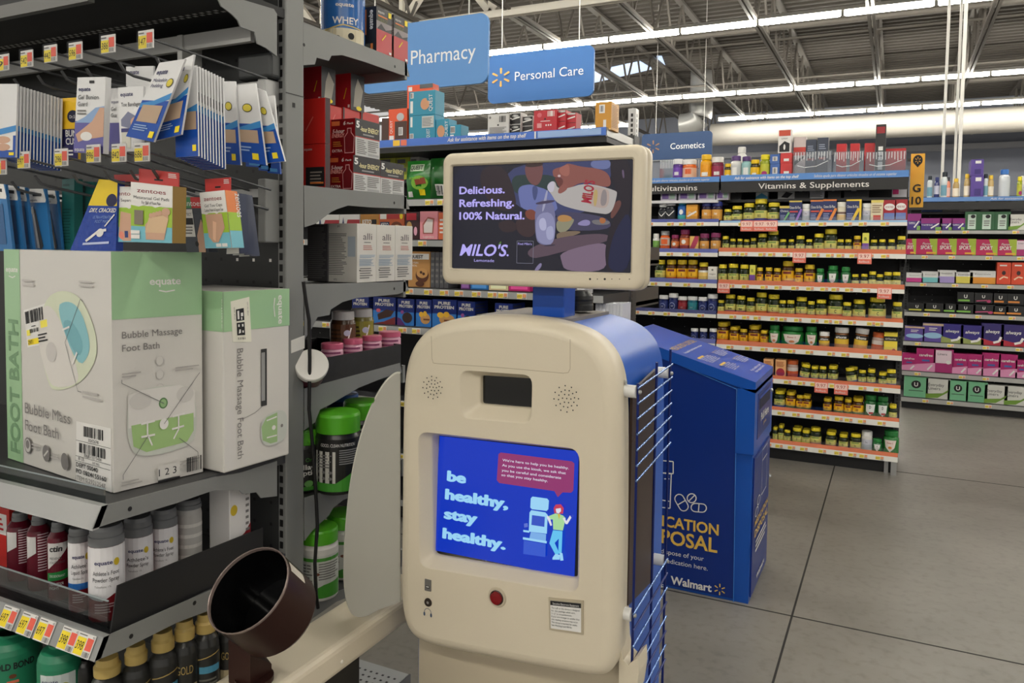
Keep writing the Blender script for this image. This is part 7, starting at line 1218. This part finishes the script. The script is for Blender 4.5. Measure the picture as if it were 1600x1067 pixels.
P = [Vector((kp(x, y, 1.46)[0], 1.458, kp(x, y, 1.46)[1])) for x, y in ((862, 1085), (912, 1092), (912, 1062), (862, 1053))]; m.prism(P, (0, .002, 0), WHITE); m.art(P, [('b', .2, .35, .86, .85, 12, INK), ('t', .3, .1, .14, '100412', INK)], .0004); m.build('asset_label', kiosk)
# main touch screen
zt = max(p.y for p in pk1); zb = min(p.y for p in pk1); sd = lambda z: YF + .0305 + .022 * (z - zb) / (zt - zb)
S = [kp(x, y) for x, y in ((676, 866), (899, 905), (905, 705), (689, 681))]; S = [Vector((a, sd(b), b)) for a, b in S]; L0 = [Vector((*kp(x, y), 0)) for x, y in ((666, 862), (911, 910), (912, 703), (666, 679))]; m = MB()
PB_ = [Vector((p.x, sd(p.y) + .001, p.y)) for p in L0]; m.prism(PB_, (0, .004, 0), mt((12, 12, 14), .4))
BLS = scr((6, 52, 190), .9); PKS = scr((146, 52, 110), .9); PAL = scr((150, 206, 240), 1.0); WHS = scr((232, 232, 246), .9)
scrn = [onpl(x, y, S[0], (S[1] - S[0]).cross(S[3] - S[0]).normalized()) for x, y in ((677, 859), (897.5, 903), (904.5, 705), (687, 681))]
S = scrn; m.prism([p + Vector((0, -.0006, 0)) for p in S], (0, .001, 0), BLS)
nS = (S[1] - S[0]).cross(S[3] - S[0]).normalized(); uS = (S[1] - S[0]) * .5 + (S[2] - S[3]) * .5; vS = (S[3] - S[0]) * .5 + (S[2] - S[1]) * .5
def SUV(x, y):
    p = onpl(x, y, S[0], nS); u, v = .5, .5
    for _ in range(8):
        f = S[0] * (1 - u) * (1 - v) + S[1] * u * (1 - v) + S[2] * u * v + S[3] * (1 - u) * v; d = p - f
        u += d.dot(uS) / uS.dot(uS); v += d.dot(vS) / vS.dot(vS)
    return u, v
it = []
def sp_(pts, mm): it.append(('p', [SUV(x, y) for x, y in pts], mm))
def st(x, y, h, s, mm, x2=None, b=0):
    u, v = SUV(x, y); o = {'b': b}
    if x2: o['w'] = SUV(*x2)[0] - u
    it.append(('t', u, v, h, s, mm, o))
zx = lambda a, b: (660 + a / 4.447, 660 + b / 4.447)
sp_([zx(*p) for p in ((545, 208), (1040, 270), (1057, 285), (1050, 470), (1035, 487), (975, 485), (942, 518), (918, 476), (535, 420), (518, 400), (530, 220))], PKS)
for i, (a, b, c2, s) in enumerate(((558, 268, (1018, 330), "We're here to help you be healthy."), (556, 303, (998, 362), 'As you use the kiosk, we ask that'), (554, 338, (966, 394), 'you be careful and considerate'), (552, 370, (874, 415), 'so that you stay healthy.'))): st(*zx(a, b), .02, s, WHS, zx(*c2), .004)
for (a, b, c2, s) in ((178, 402, (302, 415), 'be'), (165, 528, (595, 590), 'healthy,'), (158, 662, (382, 700), 'stay'), (148, 798, (578, 868), 'healthy.')): st(*zx(a, b), .083, s, PAL, zx(*c2), .06)
PAL2 = scr((120, 170, 226), 1); MID = scr((50, 86, 200), 1); SKN = scr((226, 226, 240), .9); HR = scr((200, 60, 90), .9); TOP = scr((170, 220, 160), .9); JN = scr((96, 190, 236), 1)
for pts, mm in ((((770, 512), (872, 526), (884, 540), (880, 600), (868, 612), (766, 600), (755, 588), (758, 525)), PAL), (((762, 606), (860, 622), (876, 640), (870, 770), (745, 755), (750, 622)), PAL), (((768, 640), (857, 652), (853, 722), (763, 708)), scr((50, 80, 190), 1)), (((760, 757), (866, 772), (864, 820), (750, 800)), PAL2), (((708, 742), (750, 748), (750, 762), (708, 756)), PAL), (((706, 792), (872, 820), (870, 836), (706, 808)), PAL), (((712, 814), (864, 838), (862, 930), (708, 908)), MID), (((714, 698), (740, 694), (742, 720), (716, 726)), scr((90, 110, 200), 1)),
                (((920, 590), (935, 566), (970, 564), (990, 590), (985, 630), (925, 625)), HR), (((935, 595), (970, 590), (972, 612), (955, 628), (940, 622)), SKN), (((880, 648), (935, 626), (985, 640), (1005, 660), (985, 745), (918, 738), (915, 668), (890, 668)), TOP), (((948, 628), (968, 630), (960, 670)), scr((210, 190, 60), .9)), (((985, 660), (1005, 700), (1018, 700), (1045, 655), (1035, 640), (1010, 680), (998, 655)), SKN), (((880, 640), (874, 650), (900, 712), (912, 708), (898, 660)), SKN), (((918, 742), (984, 748), (978, 900), (955, 905), (958, 800), (930, 830), (962, 900), (940, 920), (893, 832)), JN), (((935, 905), (968, 912), (965, 945), (915, 945), (915, 932)), PAL), (((965, 895), (985, 900), (992, 950), (970, 952)), PAL), (((453, 945), (461, 958), (454, 955)), WHS)):
    sp_([zx(*p) for p in pts], mm)
m.art(S, it, .0009); o = m.build('touch_screen', kiosk); o['label'] = 'lit blue touch screen reading be healthy, stay healthy'
# camera window
S = [Vector((v.x, YF + .0345, v.y)) for v in pk2]; m = MB(); m.prism(S, (0, .004, 0), mt((12, 14, 16), .04, spec=.8)); m.build('camera_window', kiosk)
# blue body, grey roof
bd = inset(out, .010); m = MB(); zmid = kp(800, 700)[1]; YB = 1.745
body = [v for v in bd]; zlow = .30
top_ = [v for v in bd if v.y > .70]; xl_, xr_ = min(v.x for v in bd), max(v.x for v in bd)
top_.sort(key=lambda v: (0, v.x)); prof = [Vector((xl_, .32, 0))] + [v for v in top_ if v.y > zmid] + [Vector((xr_, .32, 0))]
seen = []; 
for v in prof:
    if not seen or (v - seen[-1]).length > .002: seen.append(v)
prof = seen
m.loops([at_(prof, YK + .055), at_(prof, YB)], KBL, close=False); m.poly(at_(prof, YB), KBL); m.poly(at_(prof, YK + .056)[::-1], KC2); m.poly([Vector((xl_, YK + .055, .32)), Vector((xl_, YB, .32)), Vector((xr_, YB, .32)), Vector((xr_, YK + .055, .32))], KBL)
body_o = m.build('blue_body', kiosk)
m = MB(); ztop = max(v.y for v in prof); rz_ = ztop - .0; a = ony(815, 492, 1.6).x; m.box(-.81, -.60, YK + .07, YB - .01, ztop - .01, ztop + .0015, mt((126, 120, 114), .45)); m.build('roof_plate', kiosk)
# pedestal
m = MB(); pl_ = kp(683, 1030, 1.47)[0]; pr_ = kp(958, 1060, 1.47)[0]; m.box(pl_, pr_, 1.46, YB - .02, .02, .72, KC, .02, 3); m.box(pl_ - .04, pr_ + .04, 1.40, YB, 0, .03, mt((60, 58, 56), .5), .005); m.build('pedestal', kiosk)
m = MB(); P = [kp(x, y, 1.43) for x, y in ((969, 960), (971, 1010), (975, 1030), (983, 1038), (992, 1030), (998, 1026), (999, 1050), (994, 1085), (968, 1085))]; m.prism([Vector((a, 1.425, b)) for a, b in P], (0, .06, 0), KC); m.build('side_flare', kiosk)
# brown side panel
XS = xr_ + .001; m = MB(); P = [onx(x, y, XS) for x, y in ((975, 616), (1022, 576), (1020, 900), (972, 952))]; P[0].y = P[3].y = YK + .068; P[1].y = P[2].y = P[1].y; m.prism(P, (.006, 0, 0), KBR); m.tube([P[0] + Vector((.007, 0, -.1)), P[1] + Vector((.007, 0, -.1))], .0008, mt((90, 70, 60)), 5); m.build('side_panel', kiosk)
for k, (x, y) in enumerate(((968.5, 602), (968.5, 798), (966, 993))):
    p = onx(x, y, xr_ + .004); m = MB(); m.lathe([(0, .004), (.004, .002), (.005, 0)], (xr_ + .002, YK + .035, p.z), 12, Matrix(((0, 0, 1), (0, 1, 0), (-1, 0, 0))), m=STEEL); m.build('screw', kiosk)
# wire rack on the side: white standoffs, posts, wires
XW = xr_ + .027; NVY = mt((14, 34, 104), .3, .3); WIRE = mt((120, 150, 205), .25, .7)
rack = 'wire_rack'
ya, yb = onx(997, 610, XW).y, onx(1047, 575, XW).y; zt_ = onx(997, 603, XW).z; ym = (ya + yb) / 2 + .01
AX = Matrix(((0, 0, 1), (0, 1, 0), (-1, 0, 0)))
r_ = []
m = MB()
for yy, zhi in ((ya, zt_ + .005), (ym, zt_ + .03), (yb, zt_ + .045)): m.tube([(XW, yy, zhi), (XW, yy, .30)], .0028, NVY, 8)
rk = m.build('wire_rack', kiosk)
for k, (yl, yr) in enumerate(((605, 569), (629, 589), (652, 609), (676, 629), (700, 649), (724, 669), (747, 689))):
    z_ = onx(997, yl, XW).z; zr = onx(1048, yr, XW).z; m = MB(); m.tube([(XW + .003, ya - .008, z_), (XW + .003, yb + .008, zr)], .0022, WIRE, 8); m.build('wire', rk)
z0 = onx(997, 968, XW).z
for k in range(8):
    z_ = z0 + .03 - .033 * k; m = MB(); m.tube([(XW + .003, ya - .008, z_), (XW + .003, yb + .008, z_ + .02)], .0022, NVY if k % 2 else WIRE, 8); m.build('wire', rk)
for k, (x, y, yy) in enumerate(((985, 612, ya), (1030, 586, yb), (980, 957, ya), (1026, 880, yb))):
    z_ = onx(x, y, (XW + xr_) / 2).z; m = MB(); m.lathe([(0, 0), (.0125, 0), (.0125, XW - xr_ - .004), (0, XW - xr_ - .004)], (xr_ + .001, yy, z_), 18, AX, m=mt((226, 226, 224), .35)); m.lathe([(0, .006), (.004, .004), (.005, 0)], (XW + .002, yy, z_), 10, AX, m=STEEL); m.build('standoff', rk)
# dome on the roof
p = ony(903.5, 488, 1.66); p.z = ztop + .007; r = .5 * 47 * dep(p) / F; m = MB(); m.lathe([(0, 0), (r, 0), (r, .012), (r * .97, .016), (r * .97, .022), (r, .026), (r * .96, .034), (r * .72, .046), (r * .66, .046), (r * .66, .046), (0, .046)], p, 32, m=mt((24, 25, 26), .35)); tag(m.build('round_lid', loc=p), 'round black domed lid lying on the kiosk roof', 'lid')
# monitor on its post
YM = 1.45
m = MB(); a = ony(830, 470, YM + .06).x; c = ony(880, 470, YM + .06).x; m.box(a, c, YM + .065, YM + .13, ztop - .0, 1.50, mt((10, 76, 178), .3), .003); m.build('display_post', kiosk)
M = [ony(x, y, YM) for x, y in ((689, 446), (1005, 452), (1005, 222), (689, 241))]; mx0 = (M[0].x + M[3].x) / 2; mx1 = (M[1].x + M[2].x) / 2; mz0 = (M[0].z + M[1].z) / 2; mz1 = (M[2].z + M[3].z) / 2
fo = [Vector((a, b, 0)) for a, b in rrect(mx0, mx1, mz0, mz1, .022, 6)]; T_ = .012; m = MB(); lp = []
sx0, sx1 = ony(704.5, 340, YM).x, ony(986.5, 340, YM).x; sz0, sz1 = .5 * (ony(708, 422, YM).z + ony(986, 423.5, YM).z), .5 * (ony(704, 260.5, YM).z + ony(987, 247, YM).z)
def rr_(d): return [Vector((a, b, 0)) for a, b in rrect(mx0 + d, mx1 - d, mz0 + d, mz1 - d, .022 - d * .6, 6)]
for i in range(6):
    a = math.pi / 2 * i / 5; lp.append(at_(rr_(T_ * (1 - math.sin(a))), YM + T_ * (1 - math.cos(a))))
lp += [at_(rr_(0), YM + .022), at_(rr_(.004), YM + .024), at_(rr_(.004), YM + .028), at_(rr_(-.001), YM + .030), at_(rr_(-.001), YM + .052), at_(rr_(.012), YM + .062)]
m.loops([l for l in lp], KC)
inn = [Vector((a, b, 0)) for a, b in rrect(sx0 - .004, sx1 + .004, sz0 - .004, sz1 + .004, .006, 6)]; polys = [[Vector((v.x, YM, v.y)) for v in p] for p in (rr_(T_), inn)]; flat = polys[0] + polys[1]
m.add(flat, orient(flat, tessellate_polygon(polys), Vector((0, -1, 0))), KC)
in2 = [Vector((a, b, 0)) for a, b in rrect(sx0, sx1, sz0, sz1, .003, 6)]
m.loops([at_(inn, YM), at_(in2, YM + .003), at_(in2, YM + .008)], KC); m.poly(at_(rr_(.012), YM + .062)[::-1], KC2)
disp = m.build('display_housing', kiosk)
m = MB()
for x, r_ in ((922, .0022), (933.5, .001), (945, .0022), (956, .001), (968, .001), (983.5, .001)):
    p = ony(x, 436, YM); m.lathe([(0, .0006), (r_, .0006), (r_, 0)], (p.x, YM, p.z), 12, AY, m=BLACK)
m.build('control_dots', disp)
# advert on the display
m = MB(); Yd = YM + .007; S = (Vector((sx0 - .001, Yd, sz0 - .001)), Vector((sx1 + .001, Yd, sz0 - .001)), Vector((sx1 + .001, Yd, sz1 + .001)), Vector((sx0 - .001, Yd, sz1 + .001)))
AD = scr((18, 18, 34), .9); m.prism(list(S), (0, .003, 0), AD)
it = []
def au(a, b): p = ony(680 + a / 4.571, 220 + b / 4.571, Yd); return (p.x - sx0) / (sx1 - sx0), (p.z - sz0) / (sz1 - sz0)
def ap(pts, c, s=.72): it.append(('p', sm([au(*p) for p in pts]), scr(c, s)))
ap([(520, 165), (1255, 130), (1255, 300), (1050, 560), (600, 500), (520, 360)], (60, 66, 110)); ap([(120, 190), (400, 172), (420, 420), (240, 560), (125, 560)], (26, 26, 50))
ap([(540, 260), (640, 240), (900, 250), (900, 380), (560, 400)], (40, 60, 60)); ap([(330, 190), (490, 175), (560, 330), (590, 500), (430, 500), (320, 330)], (46, 32, 40)); ap([(1110, 140), (1250, 130), (1250, 210), (1110, 200)], (110, 120, 170))
ap([(640, 165), (775, 155), (765, 270), (730, 325), (680, 310), (645, 250)], (120, 76, 76)); ap([(640, 165), (775, 155), (765, 185), (650, 195)], (60, 40, 40)); ap([(590, 330), (680, 310), (730, 330), (800, 350), (860, 420), (880, 520), (620, 500), (600, 420)], (110, 120, 180)); ap([(690, 320), (740, 330), (720, 430), (700, 420)], (70, 80, 130))
ap([(860, 500), (1100, 520), (1250, 560), (1250, 640), (860, 640)], (70, 66, 96)); ap([(560, 560), (720, 520), (720, 690), (600, 680)], (60, 40, 44)); ap([(440, 580), (560, 560), (600, 640), (480, 660)], (50, 34, 40))
ap([(640, 500), (700, 485), (740, 540), (700, 570), (650, 550)], (130, 66, 50)); ap([(860, 560), (990, 550), (990, 580), (940, 650), (870, 655)], (150, 146, 120)); ap([(870, 540), (920, 525), (980, 545), (970, 575), (880, 580)], (190, 140, 80)); ap([(870, 650), (1030, 640), (1040, 660), (900, 700), (865, 700)], (130, 110, 90))
ap([(1000, 600), (1060, 560), (1110, 570), (1100, 610)], (150, 140, 190)); ap([(1110, 560), (1250, 570), (1240, 600), (1130, 600)], (120, 116, 120)); ap([(1170, 545), (1220, 555), (1210, 590), (1175, 590)], (180, 110, 60))
ap([(640, 780), (860, 690), (1130, 660), (1250, 670), (1240, 720), (900, 790), (700, 850)], (96, 76, 90)); ap([(890, 790), (1225, 710), (1210, 800), (1225, 930), (930, 930), (900, 860)], (130, 108, 130)); ap([(640, 850), (890, 800), (920, 930), (640, 930)], (26, 24, 40)); ap([(705, 925), (745, 870), (765, 872), (755, 905), (725, 930)], (140, 130, 170))
ap([(1250, 130), (1402, 125), (1400, 500), (1280, 930), (1220, 930), (1215, 720), (1270, 560), (1320, 440), (1280, 330), (1250, 250)], (30, 20, 34)); ap([(1290, 620), (1400, 470), (1398, 930), (1230, 930), (1240, 780)], (24, 28, 66)); ap([(1330, 210), (1345, 210), (1350, 270), (1338, 270)], (110, 90, 120)); ap([(1280, 440), (1320, 420), (1330, 460), (1280, 540), (1255, 560), (1250, 520)], (110, 66, 60))
ap([(840, 205), (920, 185), (940, 165), (975, 170), (1050, 190), (1160, 200), (1240, 235), (1260, 330), (1180, 330), (1060, 290), (950, 345), (900, 380), (875, 375), (880, 340), (920, 300), (900, 260), (850, 265), (840, 240)], (146, 86, 78)); ap([(850, 265), (900, 262), (920, 300), (885, 340), (866, 300)], (110, 56, 52)); ap([(880, 200), (940, 170), (960, 180), (960, 260), (900, 250)], (170, 104, 92)); ap([(876, 245), (896, 245), (896, 262), (876, 262)], (220, 190, 190))
ap([(800, 320), (830, 290), (860, 295), (870, 340), (940, 345), (1075, 300), (1290, 355), (1300, 380), (1270, 490), (1235, 525), (1180, 520), (1010, 495), (870, 450), (830, 380), (805, 355)], (190, 184, 180)); ap([(800, 320), (830, 290), (855, 295), (850, 360), (825, 372), (805, 355)], (206, 200, 214)); ap([(950, 345), (900, 380), (875, 375), (885, 335), (940, 300)], (150, 88, 80))
ap([(1095, 318), (1225, 345), (1245, 370), (1235, 480), (1160, 480), (1085, 452), (1080, 400)], (190, 170, 160)); ap([(1055, 380), (1080, 390), (1080, 440), (1060, 430), (1052, 405)], (150, 120, 60)); ap([(1130, 350), (1165, 350), (1150, 470), (1130, 465)], (196, 170, 110)); ap([(1190, 350), (1225, 352), (1225, 460), (1175, 470)], (150, 140, 140))
u, v = au(1112, 448); it.append(('t', u, v, .05, "MILO'S", scr((150, 30, 50), .9), {'rot': 80, 'b': .04, 'w': .2}))
ap([(715, 430), (858, 410), (862, 740), (760, 745), (715, 700)], (120, 120, 160)); ap([(722, 520), (855, 505), (860, 735), (765, 740), (720, 690)], (150, 150, 190)); ap([(740, 560), (790, 545), (800, 640), (750, 640)], (190, 190, 224)); ap([(790, 620), (845, 600), (850, 700), (800, 710)], (176, 178, 214)); ap([(795, 350), (810, 360), (780, 500), (760, 510)], (170, 170, 200)); ap([(720, 440), (855, 420), (855, 440), (722, 460)], (70, 60, 90)); ap([(770, 745), (860, 735), (855, 748), (790, 752)], (60, 50, 70))
PT = scr((176, 166, 238), 1.0)
for a, b, c2, s in ((178, 382, 500, 'Delicious.'), (178, 472, 566, 'Refreshing.'), (178, 562, 640, '100% Natural.')):
    u, v = au(a, b); it.append(('t', u, v, .068, s, PT, {'w': au(c2, b)[0] - u, 'b': .028}))
u, v = au(180, 815); it.append(('t', u, v, .105, "MILO'S", PT, {'w': au(522, 815)[0] - u, 'b': .02, 'sh': .25})); u, v = au(283, 860); it.append(('t', u, v, .028, 'Lemonade', PT, {'w': au(425, 860)[0] - u})); ap([(455, 735), (475, 712), (478, 730), (462, 742)], (90, 130, 60))
u, v = au(521, 815); it.append(('e', u, v, .006, .01, PT)); 
u0, v0 = au(586, 870); u1, v1 = au(704, 715); it.append(('w', [(u0, v0), (u1, v0), (u1, v1), (u0, v1), (u0, v0)], .0006, scr((150, 150, 170), .8))); u, v = au(595, 742); it.append(('t', u, v, .022, "Find Milo's", PT, {'w': au(692, 742)[0] - u}))
m.art(S, it, .0001); o = m.build('display_screen', kiosk); o['label'] = 'lit display showing a lemonade advert on dark violet'
# privacy fin at the side
FI = mt((176, 174, 164), .4); A_ = Vector((xl_ + .004, 1.425, 0)); nF = Vector((-.06, .115, 0)).normalized() * -1; nF = Vector((.06, -.115, 0)).cross(Vector((0, 0, 1))); dF = Vector((-.115, -.06, 0)).normalized(); nF = Vector((dF.y, -dF.x, 0))
raw = [(626, 938), (626, 583), (618, 583), (602, 597), (585, 626), (570, 664), (557, 710), (547, 765), (541, 830), (538, 890), (541, 930), (547, 952), (556, 962), (572, 961)]
def chop(p):
    for _ in range(2): p = [p[0]] + [r for a, b in zip(p, p[1:]) for r in ((a[0] * .75 + b[0] * .25, a[1] * .75 + b[1] * .25), (a[0] * .25 + b[0] * .75, a[1] * .25 + b[1] * .75))] + [p[-1]]
    return p
m = MB(); raw = [raw[0]] + chop(raw[1:] + [(590, 951)]); P = [onpl(x, y, A_, nF) for x, y in raw]; m.prism(P, nF * (.008 if nF.y < 0 else -.008), FI); m.tube(P[2:], .0036, mt((206, 204, 192), .35), 8); m.build('privacy_fin', kiosk)
# arm bench
m = MB(); m.box(-1.135, -1.008, .72, 1.62, .558, .622, KC, .014, 3); m.box(-1.012, -.955, 1.5, 1.6, .565, .615, KC, .006)
bench = m.build('arm_bench', kiosk)
m = MB(); m.box(-1.12, -1.02, 1.12, 1.34, .0, .573, mt((18, 18, 19), .4), .004); m.build('bench_support', kiosk)
p = onx(534, 1034, -1.008); m = MB(); m.lathe([(0, .004), (.003, .003), (.0045, 0)], (-1.008, p.y, p.z), 12, AX, m=mt((226, 220, 206), .3)); m.build('screw', kiosk)
# blood pressure cuff
CB = mt((48, 25, 20), .36, spec=.25); RIM = mt((140, 124, 118), .25, .3)
C0 = ony(387, 920, 1.035); v_ = (C0 - EYE).normalized(); r2 = RGT; n = (-v_ * .70 + (RGT * -.77 + UPV * .64) * .71).normalized()
ux = n.cross(Vector((0, 0, 1))).normalized(); vx = n.cross(ux); Rm = Matrix((ux, vx, n)).transposed(); R0 = 70 * dep(C0) / F
m = MB(); Lc = .115; m.lathe([(R0 * .90, -Lc), (R0 * 1.0, -Lc + .012), (R0, -.004), (R0, -.004)], C0, 40, Rm, m=CB); m.lathe([(0, -Lc), (R0 * .9, -Lc)], C0, 40, Rm, m=CB)
cuff = m.build('cuff_housing', kiosk)
m = MB(); m.lathe([(R0, -.004), (R0 * 1.004, 0), (R0 * .99, .0015), (R0 * .975, 0), (R0 * .965, -.008)], C0, 40, Rm, m=RIM); m.build('rim', cuff)
m = MB(); m.lathe([(R0 * .965, -.006), (R0 * .92, -.04), (R0 * .86, -Lc + .012), (R0 * .86, -Lc + .012), (0, -Lc + .014)], C0, 40, Rm, m=mt((10, 10, 11), .15)); m.build('lining', cuff)
lb = [onpl(x, y, C0 - n * .05, n) for x, y in ((452, 880), (478, 914), (470, 908), (456, 892))]
m = MB()
def cs(a, z, k=0): return C0 + Rm @ Vector((R0 * 1.003 * math.cos(a), R0 * 1.003 * math.sin(a), z))
best = min(range(360), key=lambda d: abs(px(cs(math.radians(d), -.035))[0] - 462) + abs(px(cs(math.radians(d), -.035))[1] - 893)); a0 = math.radians(best)
m.loops([[cs(a0 - .14 + .28 * i / 6, -.012) for i in range(7)], [cs(a0 - .14 + .28 * i / 6, -.062) for i in range(7)]], mt((222, 214, 196), .4), close=False); o = m.build('cuff_sticker', cuff); o['label'] = 'pale sticker'
pp_ = ony(391, 1030, 1.075); cxp, cyp = pp_.x, 1.075; wr = 22.5 * dep(pp_) / F; zc = C0.z
for k in range(400):
    q_ = Vector((cxp, cyp, C0.z - .0005 * k)) - C0; ax_ = q_.dot(n); rad = (q_ - n * ax_).length
    if rad > R0 * .995: zc = C0.z - .0005 * k; break
tops = []
for sx_, sy_ in ((-1, -1), (1, -1), (1, 1), (-1, 1)):
    zt_ = zc - .03
    for k in range(400):
        q_ = Vector((cxp + sx_ * wr, cyp + sy_ * wr, C0.z + .02 - .0005 * k)) - C0; ax_ = q_.dot(n)
        if (q_ - n * ax_).length > R0 * .985 and q_.z < 0: zt_ = C0.z + .02 - .0005 * k; break
    tops.append(Vector((cxp + sx_ * wr, cyp + sy_ * wr, zt_)))
m = MB(); m.hexa([Vector((t.x, t.y, .622)) for t in tops] + tops, CB); m.lathe([(.036, .6215), (.036, .632), (0, .632)], (cxp + .01, cyp, 0), 24, m=CB); m.build('cuff_post', kiosk)
